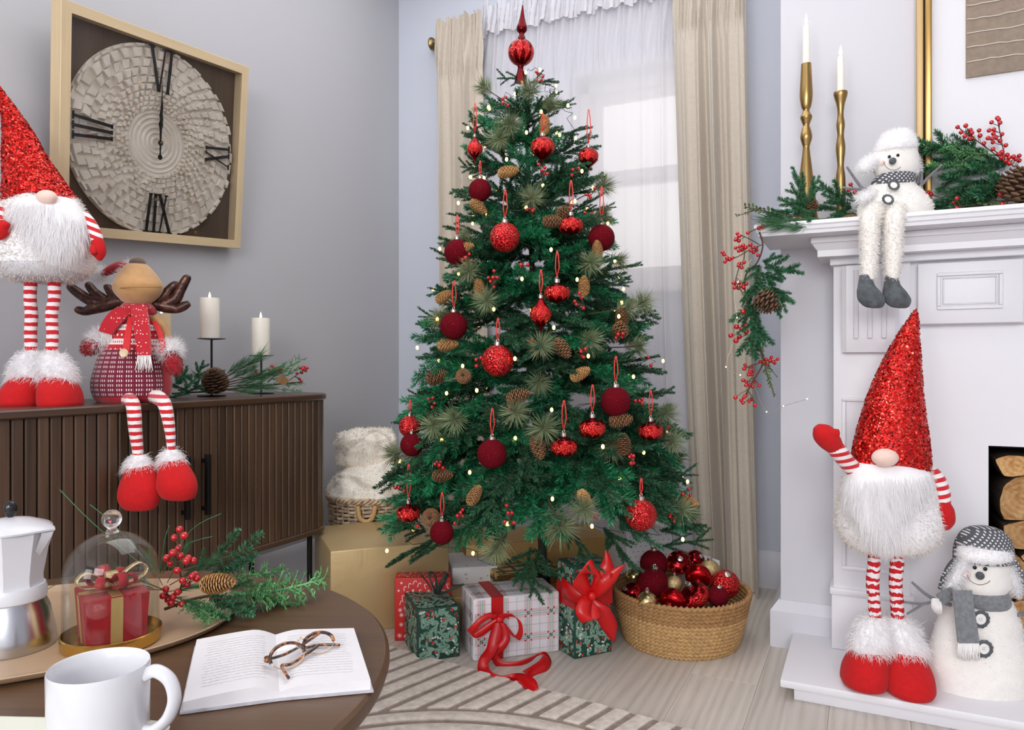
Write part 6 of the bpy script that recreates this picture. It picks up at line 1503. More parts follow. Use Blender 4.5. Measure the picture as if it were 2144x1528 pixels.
for i in range(14): a = R_(160 + i * 9); g.tube([F.L(1968, 1254, -.05), F.L(1968 + 14 * math.cos(a) + 2, 1254 - 14 * math.sin(a) + 4, -.055), F.L(1966 + 20 * math.cos(a) + 3, 1256 - 24 * math.sin(a) + 6, -.052)], .0018, 5)
g.build('scarf_fringe', M_wool, t, 180)['kind'] = 'stuff'
def stick(F, pts, par):
    g = G()
    for p in pts: q = F.tubep(p, 8, 3); g.add(q.v, q.f)
    g.build('stick_arm', M_stick, par, 180)
stick(F, [[(1990, 1266, 4.5, -.03), (1960, 1256, 4, -.035), (1935, 1241, 3.4, -.03), (1910, 1219, 2.6, -.03)], [(1960, 1258, 3.6, -.035), (1930, 1264, 3.2, -.04), (1893, 1260, 2.4, -.04)], [(1934, 1264, 3, -.04), (1918, 1274, 2.8, -.04), (1899, 1285, 2.2, -.04)]], t)
stick(F, [[(2112, 1292, 4.5, -.03), (2134, 1287, 4, -.035), (2158, 1275, 3.4, -.03), (2180, 1262, 2.6, -.03)], [(2140, 1285, 3.4, -.035), (2160, 1294, 2.6, -.04)]], t)
for px, py, dd in ((2053, 1296, -.079), (2060, 1358, -.092)):
    pt = disc_on(F, px, py, dd - .001, 18, .004, M_grey, 'button_rosette', t, 12); disc_on(F, px, py, dd - .0048, 11, .003, M_btn, 'button', pt)
    g = G(); 
    for sx in (-2, 2):
        for sz in (-2, 2): g.sphere(F.L(px + sx, py + sz, dd - .0082), .0010, 6, 4)
    g.build('button_holes', M_grey, pt, 180)
# small one sitting on the mantel
F = Fig('snowman_figure', 'small plush snowman sitting on the mantel shelf with grey felt boots hanging down', 'snowman', 1872, 461, 2.10, 'plush snowmen'); t = F.t
gb = F.body([(461, 1872, 60, .70, 0), (455, 1873, 72, .72, 0), (438, 1874, 75, .74, 0), (420, 1873, 69, .72, 0), (402, 1871, 57, .7, 0), (388, 1870, 45, .72, .0), (376, 1871, 34, .78, 0), (368, 1872, 28, .8, 0)], 36, 4); gb.build('body', M_snow, t, 180); fur('body_fleece', gb, 2400, .005, M_snow, t, (0, 0, -.3), .85, .0022, 91)
F.body([(379, 1874, 20, .85, 0), (373, 1874, 33, .85, 0), (358, 1875, 43, .85, 0), (338, 1875, 45, .85, 0), (318, 1876, 41, .85, 0), (302, 1877, 28, .85, 0), (296, 1877, 12, .85, 0)], 32, 4).build('head', M_snow, t, 180)
face(F, t, None, [(1862, 328, 3.4, -.0495), (1880, 325, 3.4, -.0495)], (1869, 337, 7, -.056), [(1850, 339, .6, -.044), (1856, 350, .6, -.049), (1869, 356, .6, -.052), (1884, 351, .6, -.049), (1893, 337, .6, -.043)], [(1848, 340, 6, -.040), (1894, 337, 6, -.040)])
gp = F.body([(318, 1875, 36, .9, -.01), (308, 1876, 37, .92, -.01), (294, 1878, 32, .92, -.004), (282, 1880, 26, .9, 0), (277, 1881, 14, .9, 0)], 28, 4); gp.build('fur_hat', M_whbase, t, 180); fur('hat_fur', gp, 6000, .012, M_whfur, t, (0, 0, .2), .9, .0014, 92)
gp = F.tubep([(1836, 330, 9, .0), (1822, 342, 12, -.01), (1808, 352, 10, -.015), (1799, 356, 4, -.015)], 12, 4); gp.build('ear_flap', M_whbase, t, 180); fur('flap_fur', gp, 2200, .016, M_whfur, t, (-.4, 0, -.3), .8, .0014, 93)
F.tubep([(1914, 318, 6, .0), (1922, 340, 7, .0), (1926, 362, 6, -.0), (1921, 386, 4, -.01)], 12, 4).build('ear_flap', M_stick, t, 180)
gp = F.tubep([(1910, 325, 7, -.01), (1916, 345, 8, -.012), (1918, 362, 6, -.014)], 12, 4); gp.build('flap_lining', M_whbase, t, 180); fur('flap_fur', gp, 1200, .014, M_whfur, t, (0, 0, -.4), .8, .0014, 94)
F.body([(391, 1866, 38, .84, -.002), (384, 1868, 42, .86, -.004), (372, 1873, 41, .86, -.004), (363, 1876, 34, .86, 0)], 32, 3).build('neck_scarf', M_dot, t, 180)
stick(F, [[(1830, 402, 3.6, -.03), (1808, 396, 3.4, -.03), (1790, 374, 3, -.03), (1773, 349, 2.4, -.03)], [(1806, 396, 3, -.03), (1786, 395, 2.6, -.03), (1764, 392, 2, -.03)]], t); stick(F, [[(1910, 400, 3.6, -.02), (1926, 390, 3.4, -.02), (1944, 371, 3, -.02), (1972, 345, 2.4, -.02)], [(1928, 388, 3, -.02), (1930, 368, 2.6, -.02), (1926, 352, 2, -.02)]], t)
gp = F.tubep([(1830, 404, 9, -.03), (1812, 412, 10, -.035), (1800, 420, 6, -.035)], 12, 3); gp.build('tassel', M_whbase, t, 180); fur('tassel_fur', gp, 1500, .020, M_whfur, t, (-.5, 0, -.5), .6, .0014, 95)
for px, py, dd in ((1871, 388, -.068), (1859, 418, -.086)):
    pt = disc_on(F, px, py, dd, 12, .0028, M_grey, 'button_rosette', t, 12, (R_(72), 0, 0)); disc_on(F, px, py, dd - .0035, 7, .0028, M_btn, 'button', pt, 0, (R_(72), 0, 0))
dl = -.105
for rows, sd in (([(1834, 440, 17, -.05), (1826, 450, 18, -.085), (1821, 470, 17, dl), (1820, 520, 16, dl), (1819, 560, 14, dl), (1818, 586, 12, dl)], 96), ([(1880, 440, 19, -.05), (1875, 450, 19, -.085), (1871, 470, 18, dl), (1870, 520, 17, dl), (1868, 560, 14.5, dl), (1867, 588, 12, dl)], 97)):
    gp = F.tubep(rows, 16, 5); gp.build('leg', M_snow, t, 180); fur('leg_fleece', gp, 3800, .010, M_snowfur, t, (0, 0, -.5), .75, .0020, sd)
for o_ in (0, 54):
    g = F.body([(645, 1834 + o_ * 1.02, 8, .75, dl - .01), (641, 1830 + o_, 19, .75, dl - .01), (628, 1825 + o_, 27, .75, dl - .008), (612, 1819 + o_, 24, .78, dl - .004), (598, 1814 + o_, 17, .85, dl), (586, 1813 + o_, 14, .9, dl), (576, 1813 + o_, 12.5, .9, dl)], 26, 5); g.build('boot', M_grey, t, 180)
# ================================================================== CANDLES
M_wax = Mat('ivory_wax', S(240, 234, 222), .45, 0, Subsurface_Weight=.25); M_wax.b.inputs['Subsurface Radius'].default_value = (.02, .012, .008); M_wax = M_wax.m
M_waxt = Mat('tan_wax', S(222, 196, 156), .5).m
mfl = Mat('flame', S(255, 236, 190), .5); mfl.b.inputs['Emission Color'].default_value = S(255, 232, 184); mfl.b.inputs['Emission Strength'].default_value = 5.0; mfl.m.cycles.emission_sampling = 'NONE'
M_wick = Mat('wick', S(40, 32, 28), .9).m
def flame(parent, z, h, r):
    G().tube([(0, 0, z - .004), (.0004, 0, z + h * .30)], .0009, 6).build('wick', M_wick, parent, 180)
    G().lathe([(0, z + h * .12)] + [(a * r, z + b * h) for a, b in interp([(.45, .16), (.9, .28), (1, .40), (.72, .6), (.35, .82), (.08, .98)], 3)] + [(0, z + h)], 14).build('flame', mfl.m, parent, 180)
def pillar(px, py_top, d, wpx, zbase, label, mat):
    p = at_d(px, py_top, d); h = p.z - zbase; r = wpx * d / FPX / 2
    t = thing('pillar_candle', label, 'candle', (p.x, p.y, zbase), 0, 'lit pillar candles on the sideboard')
    G().lathe([(r * .985, 0), (r, .003), (r, h - .004), (r * .97, h), (r * .6, h - .0025), (r * .25, h - .004), (0, h - .004)], 40).build('wax', mat, t, 40)
    flame(t, h - .003, 12.5 * d / FPX + .004, .0042); return t
def stand(px, py_plate, d, rpx, label):
    p = at_d(px, py_plate, d); h = p.z - ZT - .0005; r = rpx * d / FPX
    t = thing('candle_stand', label, 'candle stand', (p.x, p.y, ZT + .0005), 0, 'black candle stands on the sideboard')
    G().lathe([(.045, 0), (.046, .002), (.043, .004), (0, .0045)], 40).build('base', M_blk, t)
    G().tube([(0, 0, .004), (0, 0, h - .003)], .0036, 10).build('stem', M_blk, t)
    G().lathe([(r * .4, h - .004), (r, h - .001), (r, h + .0005), (r * .96, h), (0, h - .0004)], 40).build('plate', M_blk, t); return p.z + .0008
z = stand(443, 709, 2.47, 28, 'tall black metal candle stand on the sideboard behind the pine cone')
pillar(439, 624, 2.47, 39, z, 'ivory pillar candle raised highest on the tall black stand', M_wax)
z = stand(547, 744, 2.70, 25, 'short black metal candle stand at the end of the sideboard garland')
pillar(546, 666, 2.70, 37, z, 'white pillar candle on the short stand above the green garland', M_wax)
z = stand(338, 742, 2.38, 27, 'black candle stand hidden behind the reindeer')
pillar(338, 657, 2.38, 37, z, 'tan pillar candle half hidden behind the reindeer', M_waxt)
# tall brass candlesticks with dinner candles on the mantel
M_brass = Mat('brushed_brass', S(164, 136, 88), .32, 1.0).m
def candlestick(px, prof_px, cand_top, d, cw, label, clabel, ybase=None):
    k = d / FPX; p = at_d(px, prof_px[0][0], d); base = Vector((p.x, p.y, Z_SH + .0005))
    t = thing('candlestick', label, 'candlestick', base, 0, 'brass candlesticks on the mantel')
    rows = [(CAM_H + d * (764 - y) / FPX - base.z, r * k) for y, r in prof_px]; rows.sort()
    q = [rows[0]] + interp(rows, 5); q = [(max(r, .002), max(z, 0)) for z, r in q]; top = rows[-1][0]
    G().lathe([(0, 0)] + q + [(q[-1][0] * .8, top - .001), (q[-1][0] * .75, top - .012), (0, top - .012)], 32, False).build('stick', M_brass, t, 50)
    zc = base.z + top - .0115; ct = thing('taper_candle', clabel, 'candle', (p.x, p.y, zc), 0, 'lit white dinner candles on the brass candlesticks')
    h = CAM_H + d * (764 - cand_top) / FPX - zc; r = cw * k / 2
    G().lathe([(r, 0), (r * .97, h * .5), (r * .86, h - .006), (r * .6, h), (0, h - .001)], 24).build('wax', M_wax, ct, 40); flame(ct, h - .002, 25 * k, .0052)
    return t
candlestick(1688, [(500, 27), (470, 24), (404, 17.5), (350, 11.5), (312, 7), (303, 8), (287, 12), (270, 8.5), (263, 6.5), (255, 9), (245, 12), (237, 8), (231, 6.5), (222, 10), (200, 13), (165, 11.5), (134, 10)], 52, 2.29, 15, 'taller brass candlestick with two rounded knobs on the mantel', 'white dinner candle in the taller brass candlestick')
candlestick(1760, [(503, 22), (480, 15), (440, 9), (405, 10), (368, 9), (345, 6.5), (310, 9.5), (283, 6.5), (262, 8.5), (240, 6), (220, 8), (200, 13.5), (193, 13.5)], 118, 2.245, 15, 'shorter brass candlestick with a wavy stem on the mantel', 'white dinner candle in the shorter wavy candlestick')

# ================================================================== GREENERY
M_firg = leafmat('garland_fir_needles', S(54, 112, 76), .5, .45)
mFT = [fir_branch('fir_twig', 100 + i, .16, .0165, 2600, .0024, 3, (M_firg, M_twig), .25, .55, .1) for i in range(3)]
M_firl = leafmat('fresh_fir_needles', S(62, 122, 84), .5); mFL = [fir_branch('fir_twig', 110 + i, .16, .0135, 2100, .0022, 0, (M_firl, M_twig), .35, .5, .1) for i in range(2)]
M_cyp = leafmat('cypress_green', S(92, 146, 92), .55)
def cypress_mesh(seed, L=.16):
    q = Needles(seed); rn = q.rn; main = bent((0, 0, 0), (1, 0, 0), L, 10, .05, rn, .2); q.stem(main, .0016)
    for k in range(26):
        i = min(int(1 + k * 9 / 26), 9); p = main[i].lerp(main[i + 1], rn.random()) if i < 10 else main[-1]; sg = 1 if k % 2 else -1
        tw = bent(p, (.75, sg * .65, rn.uniform(-.4, .5)), L * rn.uniform(.10, .22) * (1.2 - .06 * i), 4, 0, rn, .4); q.stem(tw, .0009, 0)
        for j in range(9):
            a = tw[min(1 + j // 3, 3)].lerp(tw[min(2 + j // 3, 4)], rn.random()); q.needle(a, (rdir(rn) * .8 + Vector((.6, sg * .4, 0))).normalized(), .0075, .0028)
    return q.mesh('cypress_twig', (M_cyp, M_cyp))
mCY = [cypress_mesh(130), cypress_mesh(131)]
M_longp = leafmat('long_pine_needles', S(52, 104, 62), .5)
def long_pine(seed, L=.2, n=150, ln=.11):
    q = Needles(seed); rn = q.rn; main = bent((0, 0, 0), (1, 0, 0), L, 6, .05, rn, .1); q.stem(main, .002)
    for k in range(n):
        a = rn.random(); p = main[-1].lerp(main[0], a * .8); q.needle(p, (rdir(rn) * .32 + Vector((1, 0, .05))).normalized(), ln * rn.uniform(.6, 1.1), .0016)
    return q.mesh('pine_twig', (M_longp, M_twig))
mLP = [long_pine(140), long_pine(141)]
M_box = leafmat('boxwood_leaf', S(104, 134, 76), .45)
def leaf_sprig(seed, L=.16, n=22, ll=.025):
    q = Needles(seed); rn = q.rn; main = bent((0, 0, 0), (1, 0, 0), L, 8, .12, rn, .25); q.stem(main, .0013)
    for k in range(n):
        f = .12 + .88 * k / n; i = min(int(f * 8), 7); p = main[i].lerp(main[i + 1], f * 8 - i); sg = 1 if k % 2 else -1; d = (Vector((.65, sg * .8, rn.uniform(-.3, .4)))).normalized(); s_ = d.cross(UP).normalized(); l = ll * rn.uniform(.8, 1.1) * (1.1 - .4 * f)
        o = len(q.v); q.v += [p[:], (p + d * l * .35 + s_ * l * .24 + UP * .001)[:], (p + d * l * .75 + s_ * l * .2 + UP * .001)[:], (p + d * l)[:], (p + d * l * .75 - s_ * l * .2 + UP * .001)[:], (p + d * l * .35 - s_ * l * .24 + UP * .001)[:]]
        q.f += [(o, o + 1, o + 2, o + 3), (o, o + 3, o + 4, o + 5)]; q.m += [0, 0]
    return q.mesh('leaf_sprig', (M_box, M_twig))
mBX = [leaf_sprig(150), leaf_sprig(151, n=18)]
ME_CONE.append(cone_mesh('pine_cone', .072, .026, 9, 8, .42, (M_cone_dk, M_cone_dk2), seed=4))
class Garl:
    def __init__(s, name, label, cat, loc): s.t = thing(name, label, cat, loc); s.o = Vector(loc); s.rn = random.Random(sum(map(ord, label)))
    def tw(s, me, L0, a, b, thick=1.0):
        p, q = at_d(*a), at_d(*b); me = me[s.rn.randrange(len(me))] if isinstance(me, list) else me
        o = link_me(me.name.split('.')[0], me, s.t); L = (q - p).length / L0; thick = thick * 1.3 if L0 == .16 else thick; place_dir(o, p - s.o, q - p, s.rn.uniform(-.6, .6), (L, L * thick, L * thick)); return o
    def cone(s, k, px, py, d, deg, scale=1.0, tilt=.15):
        dv = ang2d(deg) - FW * tilt; L = (.062, .066, .05, .072)[k] * scale; o = link_me('pine_cone', ME_CONE[k], s.t); place_dir(o, at_d(px, py, d) - s.o - dv.normalized() * L * .5, dv, s.rn.uniform(0, 6), scale, 'Z')
    def berries(s, pts, d, root, scale=1.0, jit=.012):
        """berries at the given pixels, on thin stalks that run together at root"""
        rp = at_d(root[0], root[1], root[2] if len(root) > 2 else d); P = [at_d(x, y, d + s.rn.uniform(-jit, jit)) for x, y in pts]
        far = max(P, key=lambda p: (p - rp).length); g = G(); st = lambda f: rp.lerp(far, f)
        g.tube([rp - s.o, st(.5) - s.o + rdir(s.rn) * .004, far - s.o], .0015, 5, False)
        for p in P:
            f = min(1, max(0, (p - rp).dot(far - rp) / max((far - rp).length_squared, 1e-9)) - .12); g.tube([st(max(f, 0)) - s.o, st(max(f, 0)).lerp(p, .6) - s.o + rdir(s.rn) * .002, p - s.o], .0010, 4, False)
        sp = g.build('berry_sprig', M_twig, s.t, 180)
        for p in P: b = link_me('berry', berry_mesh(), sp, p - s.o); b.scale = [scale * s.rn.uniform(.92, 1.08)] * 3
    def stem(s, pts, r=.003): G().tube([p - s.o for p in smooth_path([at_d(*p) for p in pts], 5)], r, 6).build('stem', M_twig, s.t, 180)
# --- sideboard garland
gl = Garl('sideboard_garland', 'green garland with a dark pine cone and red berries along the sideboard top', 'garland', at_d(480, 822, 2.55))
gl.stem([(360, 824, 2.40), (450, 818, 2.50), (540, 808, 2.62), (630, 800, 2.72)])
for a, b in (((375, 815, 2.38), (362, 745, 2.42)), ((395, 822, 2.38), (376, 765, 2.40)), ((400, 820, 2.40), (352, 800, 2.38)), ((385, 826, 2.36), (425, 800, 2.34)), ((405, 822, 2.38), (358, 828, 2.36)), ((430, 800, 2.48), (465, 770, 2.5)), ((420, 815, 2.42), (390, 780, 2.44)), ((405, 800, 2.45), (430, 755, 2.5)), ((440, 825, 2.42), (405, 805, 2.38)), ((380, 800, 2.45), (372, 770, 2.5))): gl.tw(mFT, .16, a, b)
for a, b in (((455, 800, 2.50), (560, 735, 2.55)), ((470, 800, 2.50), (545, 765, 2.5)), ((470, 810, 2.50), (560, 800, 2.5)), ((480, 805, 2.52), (575, 780, 2.55)), ((465, 790, 2.52), (520, 750, 2.56)), ((490, 812, 2.5), (585, 812, 2.52)), ((470, 816, 2.46), (540, 822, 2.46)), ((480, 800, 2.53), (600, 770, 2.58)), ((455, 806, 2.5), (400, 780, 2.45))): gl.tw(mLP, .26, a, b, 1.3)
for a, b in (((560, 800, 2.62), (625, 742, 2.68)), ((570, 805, 2.62), (628, 765, 2.66)), ((590, 808, 2.64), (636, 800, 2.66)), ((550, 790, 2.62), (600, 760, 2.66)), ((580, 815, 2.6), (632, 816, 2.62))): gl.tw(mCY, .16, a, b)
gl.cone(3, 450, 797, 2.44, 95, 1.15, .3)
gl.berries([(532, 768), (535, 776), (538, 783), (547, 789), (552, 790), (542, 791)], 2.56, (500, 790, 2.54), 1.0)
gl.berries([(564, 774), (569, 766), (575, 770), (580, 775), (586, 778), (573, 781), (588, 772), (566, 782)], 2.60, (540, 800, 2.58), 1.0)
gl.berries([(628, 770), (634, 772), (640, 776), (632, 780), (622, 782), (627, 793), (631, 798), (636, 768), (643, 770)], 2.68, (600, 800, 2.64), .95)
G().add([p - gl.o for p in (at_d(575, 795, 2.56), at_d(592, 783, 2.57), at_d(606, 797, 2.58), at_d(597, 806, 2.57), at_d(585, 803, 2.56))], [(0, 1, 2, 3, 4)]).build('dry_leaf', Mat('dry_leaf_brown', S(120, 88, 48), .7).m, gl.t, 0)
# --- mantel garland, lying part
mg_ = Garl('mantel_garland', 'green garland of fir, pine cones and red berries lying along the mantel shelf', 'garland', at_d(1850, 470, 2.25))
mg_.stem([(1600, 478, 2.24), (1700, 462, 2.24), (1800, 452, 2.24), (1950, 440, 2.18), (2150, 420, 2.12)])
for a, b in (((1695, 445, 2.2), (1664, 352, 2.2)), ((1690, 440, 2.2), (1652, 385, 2.18)), ((1690, 445, 2.2), (1702, 370, 2.2)), ((1715, 435, 2.22), (1640, 415, 2.18)), ((1790, 440, 2.22), (1712, 378, 2.2)), ((1790, 440, 2.2), (1735, 410, 2.17)), ((1720, 450, 2.17), (1625, 430, 2.15)), ((1800, 450, 2.17), (1710, 455, 2.15)), ((1760, 462, 2.14), (1690, 470, 2.13)), ((1700, 455, 2.2), (1660, 430, 2.2)), ((1760, 440, 2.22), (1690, 425, 2.2)), ((1790, 455, 2.16), (1745, 478, 2.14)), ((1800, 430, 2.22), (1770, 395, 2.22)), ((1740, 465, 2.14), (1665, 462, 2.12)), ((1790, 420, 2.3), (1812, 395, 2.3)), ((1650, 462, 2.16), (1600, 445, 2.16))): mg_.tw(mFT, .16, a, b)
for a, b in (((1700, 458, 2.14), (1590, 470, 2.13)), ((1720, 462, 2.13), (1600, 476, 2.12)), ((1690, 450, 2.16), (1580, 462, 2.15)), ((1740, 468, 2.12), (1640, 478, 2.11)), ((1830, 452, 2.2), (1740, 440, 2.2))): mg_.tw(mLP, .26, a, b, 1.2)
for a, b in (((1640, 452, 2.16), (1560, 425, 2.18)), ((1600, 435, 2.17), (1542, 452, 2.18)), ((1600, 470, 2.14), (1572, 458, 2.14)), ((1830, 420, 2.2), (1800, 440, 2.14))): mg_.tw(mBX, .16, a, b)
mg_.berries([(1781, 386), (1777, 398), (1790, 402)], 2.2, (1800, 420)); mg_.berries([(1786, 466), (1799, 463), (1779, 470), (1803, 470)], 2.12, (1770, 455)); mg_.berries([(1589, 477), (1597, 474), (1566, 487)], 2.14, (1620, 470))
mg_.cone(1, 1778, 462, 2.13, 20, .8); mg_.cone(2, 1700, 430, 2.2, 100, .8)
# right-hand part
for a, b in (((2060, 330, 2.15), (1905, 282, 2.17)), ((2040, 335, 2.15), (1915, 300, 2.15)), ((2060, 345, 2.13), (1925, 335, 2.12)), ((2080, 330, 2.13), (1990, 285, 2.14)), ((2100, 350, 2.12), (1980, 350, 2.1)), ((2120, 372, 2.1), (1995, 378, 2.08)), ((2120, 385, 2.1), (1985, 408, 2.07)), ((2100, 395, 2.1), (1990, 430, 2.07)), ((2120, 360, 2.13), (2020, 330, 2.14)), ((2140, 400, 2.1), (2030, 395, 2.06)), ((2060, 400, 2.13), (1960, 440, 2.12)), ((2090, 420, 2.1), (1955, 420, 2.12)), ((2150, 340, 2.12), (2075, 330, 2.12))): mg_.tw(mFT, .16, a, b)
for a, b in (((2060, 335, 2.12), (1900, 290, 2.13)), ((2030, 330, 2.13), (1985, 280, 2.14)), ((2050, 345, 2.1), (1935, 350, 2.1)), ((2090, 325, 2.12), (1965, 320, 2.1))): mg_.tw(mCY, .16, a, b)
for a, b in (((2080, 415, 2.14), (1945, 440, 2.14)), ((2060, 405, 2.15), (1950, 425, 2.15)), ((2080, 425, 2.12), (1960, 448, 2.12)), ((2100, 400, 2.15), (1960, 405, 2.16))): mg_.tw(mLP, .26, a, b, 1.2)
for a, b in (((2150, 415, 2.05), (2025, 432, 2.05)), ((2160, 435, 2.04), (2080, 428, 2.04)), ((2090, 425, 2.06), (2065, 395, 2.06)), ((2170, 425, 2.05), (2110, 440, 2.04))): mg_.tw(mBX, .16, a, b)
mg_.cone(3, 2128, 385, 2.03, 75, 1.25, .35); mg_.cone(3, 2165, 400, 2.03, 100, 1.2, .3)
mg_.berries([(2005, 266), (2022, 263), (2012, 277), (2032, 272), (2035, 278), (2020, 285), (2050, 273), (2052, 284), (2030, 290), (2036, 289), (2060, 300)], 2.10, (2100, 335, 2.1), 1.0)
mg_.berries([(2091, 250), (2076, 256), (2094, 257), (2088, 247), (2071, 273), (2081, 271), (2080, 280), (2098, 281), (2069, 289), (2077, 290), (2085, 288), (2094, 295), (2079, 298)], 2.08, (2105, 335, 2.1), 1.0)
mg_.berries([(2106, 304), (2098, 318), (2091, 322), (2100, 326), (2109, 324), (2096, 330), (2106, 337), (2114, 342), (2122, 328), (2127, 333), (2134, 326), (2134, 336), (2079, 312), (2113, 330)], 2.07, (2125, 350, 2.08), 1.05)
mg_.berries([(2003, 415), (1996, 425), (2000, 430), (1994, 440), (2004, 441), (2003, 436)], 2.06, (2030, 430)); mg_.berries([(1943, 403), (1949, 407)], 2.14, (1975, 415)); mg_.berries([(2094, 407), (2098, 427), (2090, 440)], 2.04, (2110, 425))
# --- garland hanging from the mantel's corner
hg = Garl('hanging_garland', 'garland of fir, red berries and a dark pine cone hanging down from the mantel corner', 'garland', at_d(1588, 505, 2.15))
HD = 2.15
hg.stem([(1590, 486, 2.16), (1597, 515, HD), (1585, 550, HD), (1562, 575, HD), (1560, 610, HD), (1570, 660, HD), (1590, 720, HD), (1597, 760, HD), (1575, 800, HD), (1562, 825, HD)], .0026)
for a, b in (((1588, 560, HD), (1682, 562, HD - .03)), ((1590, 550, HD), (1638, 532, HD)), ((1600, 565, HD), (1625, 600, HD - .02)), ((1595, 570, HD), (1660, 640, HD - .02)), ((1590, 545, HD), (1588, 620, HD - .04)), ((1600, 600, HD), (1650, 625, HD)), ((1580, 600, HD), (1560, 650, HD)), ((1575, 620, HD), (1582, 745, HD - .03)), ((1580, 640, HD), (1605, 720, HD - .02)), ((1570, 600, HD), (1552, 640, HD + .02)), ((1585, 570, HD), (1640, 580, HD - .04)), ((1590, 640, HD), (1560, 660, HD)), ((1580, 580, HD - .02), (1600, 650, HD - .05)), ((1585, 560, HD - .01), (1575, 625, HD - .05)), ((1595, 590, HD - .02), (1640, 660, HD - .04)), ((1575, 660, HD - .01), (1590, 740, HD - .05)), ((1570, 640, HD), (1550, 690, HD)), ((1592, 545, HD - .01), (1650, 572, HD - .06)), ((1605, 600, HD), (1658, 618, HD - .02)), ((1580, 690, HD), (1572, 742, HD - .02))): hg.tw(mFT, .16, a, b, 1.15)
for a, b in (((1590, 720, HD), (1605, 775, HD)), ((1600, 760, HD), (1618, 830, HD)), ((1595, 745, HD), (1625, 790, HD)), ((1585, 715, HD - .01), (1602, 770, HD - .02)), ((1570, 640, HD), (1548, 600, HD - .02))): hg.tw(mBX, .16, a, b)
hg.cone(3, 1606, 632, HD - .05, -35, .95, .3)
hg.berries([(1544, 489), (1542, 499), (1547, 504), (1540, 502), (1548, 494)], HD, (1590, 512), .95)
hg.berries([(1513, 528), (1522, 540), (1528, 543), (1533, 540), (1518, 548), (1516, 533)], HD, (1575, 520), .95)
hg.berries([(1540, 519), (1549, 516), (1556, 514), (1554, 523), (1561, 518), (1547, 525)], HD, (1580, 515), .95)
hg.berries([(1571, 512), (1577, 518), (1584, 524), (1578, 528), (1587, 534), (1572, 524), (1583, 519)], HD - .01, (1596, 512), .95)
hg.berries([(1548, 552), (1558, 549), (1553, 560), (1546, 556)], HD, (1560, 520), .95)
hg.berries([(1536, 592), (1541, 597), (1547, 592), (1552, 598), (1557, 602), (1563, 594), (1538, 602), (1546, 603)], HD, (1548, 558), .95)
hg.berries([(1556, 652), (1542, 684), (1563, 682), (1553, 689), (1530, 702), (1562, 694), (1548, 705), (1541, 713)], HD - .02, (1565, 700), 1.25)
hg.berries([(1604, 752), (1612, 755), (1619, 757), (1628, 752), (1606, 763), (1615, 748), (1599, 758), (1622, 760)], HD, (1595, 765), .95)
hg.berries([(1560, 764), (1558, 772), (1572, 768), (1570, 778), (1577, 776), (1568, 784), (1575, 784), (1592, 757)], HD, (1590, 760), .95)
hg.berries([(1556, 796), (1563, 799), (1562, 806), (1569, 806), (1576, 809), (1590, 807), (1580, 800)], HD, (1575, 790), .95)
hg.berries([(1540, 832), (1552, 838), (1558, 832), (1556, 843), (1569, 840), (1574, 836), (1581, 848), (1560, 828)], HD, (1564, 815), .95)
mlw = Mat('copper_light_wire', S(220, 205, 180), .35, .8).m; mmb = Mat('micro_bulb', S(255, 240, 214), .3); mmb.b.inputs['Emission Color'].default_value = S(255, 236, 205); mmb.b.inputs['Emission Strength'].default_value = 2.5; mmb.m.cycles.emission_sampling = 'NONE'
wl = thing('wire_lights', 'thin copper wire of tiny lights looped through the hanging garland', 'string lights', at_d(1560, 600, HD))
wp = [(1575, 540, HD - .01), (1545, 590, HD - .01), (1537, 620, HD - .01), (1543, 665, HD - .02), (1535, 715, HD - .01), (1520, 768, HD), (1550, 785, HD), (1575, 800, HD), (1605, 862, HD + .02), (1640, 850, HD + .04), (1690, 835, HD + .06)]
G().tube([p - wl.location for p in smooth_path([at_d(*p) for p in wp], 6)], .0007, 5).build('wire', mlw, wl, 180)
gb2 = G(); gb2.sphere((0, 0, 0), .0022, 8, 6); ob = gb2.build('bulb', mmb.m, wl, 180); bm2 = ob.data; bpy.data.objects.remove(ob)
for p in (wp[1], wp[3], wp[5], wp[6], wp[8], wp[10], wp[9]): link_me('bulb', bm2, wl, at_d(*p) - wl.location)

# ================================================================== ON THE COFFEE TABLE
Mtr = wood('tray_beige', S(176, 148, 120), .5, 0, (.94, 1.04), 8, 2)
pts_near = [on_z(px, py, TZ + .010) for px, py in ((0, 1432), (108, 1408), (297, 1360), (441, 1320), (500, 1284))]; pts_far = [on_z(px, py, TZ + .012) for px, py in ((82, 1227), (200, 1222))]
# oval tray
TA, TB2, TROT = .315, .205, None
def tray_fit():
    P = [Vector((p.x, p.y)) for p in pts_near + pts_far]; best = None; rn_ = random.Random(1); par = [-1.12, .72, .33, .2, .6]
    def err(q):
        cx, cy, a, b, r = q; c, s_ = math.cos(r), math.sin(r); e = 0
        for p in P: dx, dy = p.x - cx, p.y - cy; u, v = (c * dx + s_ * dy) / a, (-s_ * dx + c * dy) / b; e += ((abs(u) ** 2.4 + abs(v) ** 2.4) ** (1 / 2.4) - 1) ** 2 * min(a, b) ** 2
        d_ = math.hypot(cx - TC.x, cy - TC.y); return e + max(0, a - .34) ** 2 * 3 + max(0, .19 - b) ** 2 * 3 + max(0, d_ + .0 - .16) ** 2 * .02
    be = err(par)
    for i in range(6000):
        q = [x + rn_.gauss(0, s_) * (1 - i / 6000) for x, s_ in zip(par, (.05, .05, .04, .03, .2))]
        if q[2] < .15 or q[3] < .12 or q[2] > .38: continue
        e = err(q)
        if e < be: par, be = q, e
    return par, be
(tcx, tcy, TA, TB2, TROT), te = tray_fit()
tray = thing('serving_tray', 'long beige oval serving tray on the coffee table under the coffee pot and glass dome', 'tray', (tcx, tcy, TZ + .0005), TROT)
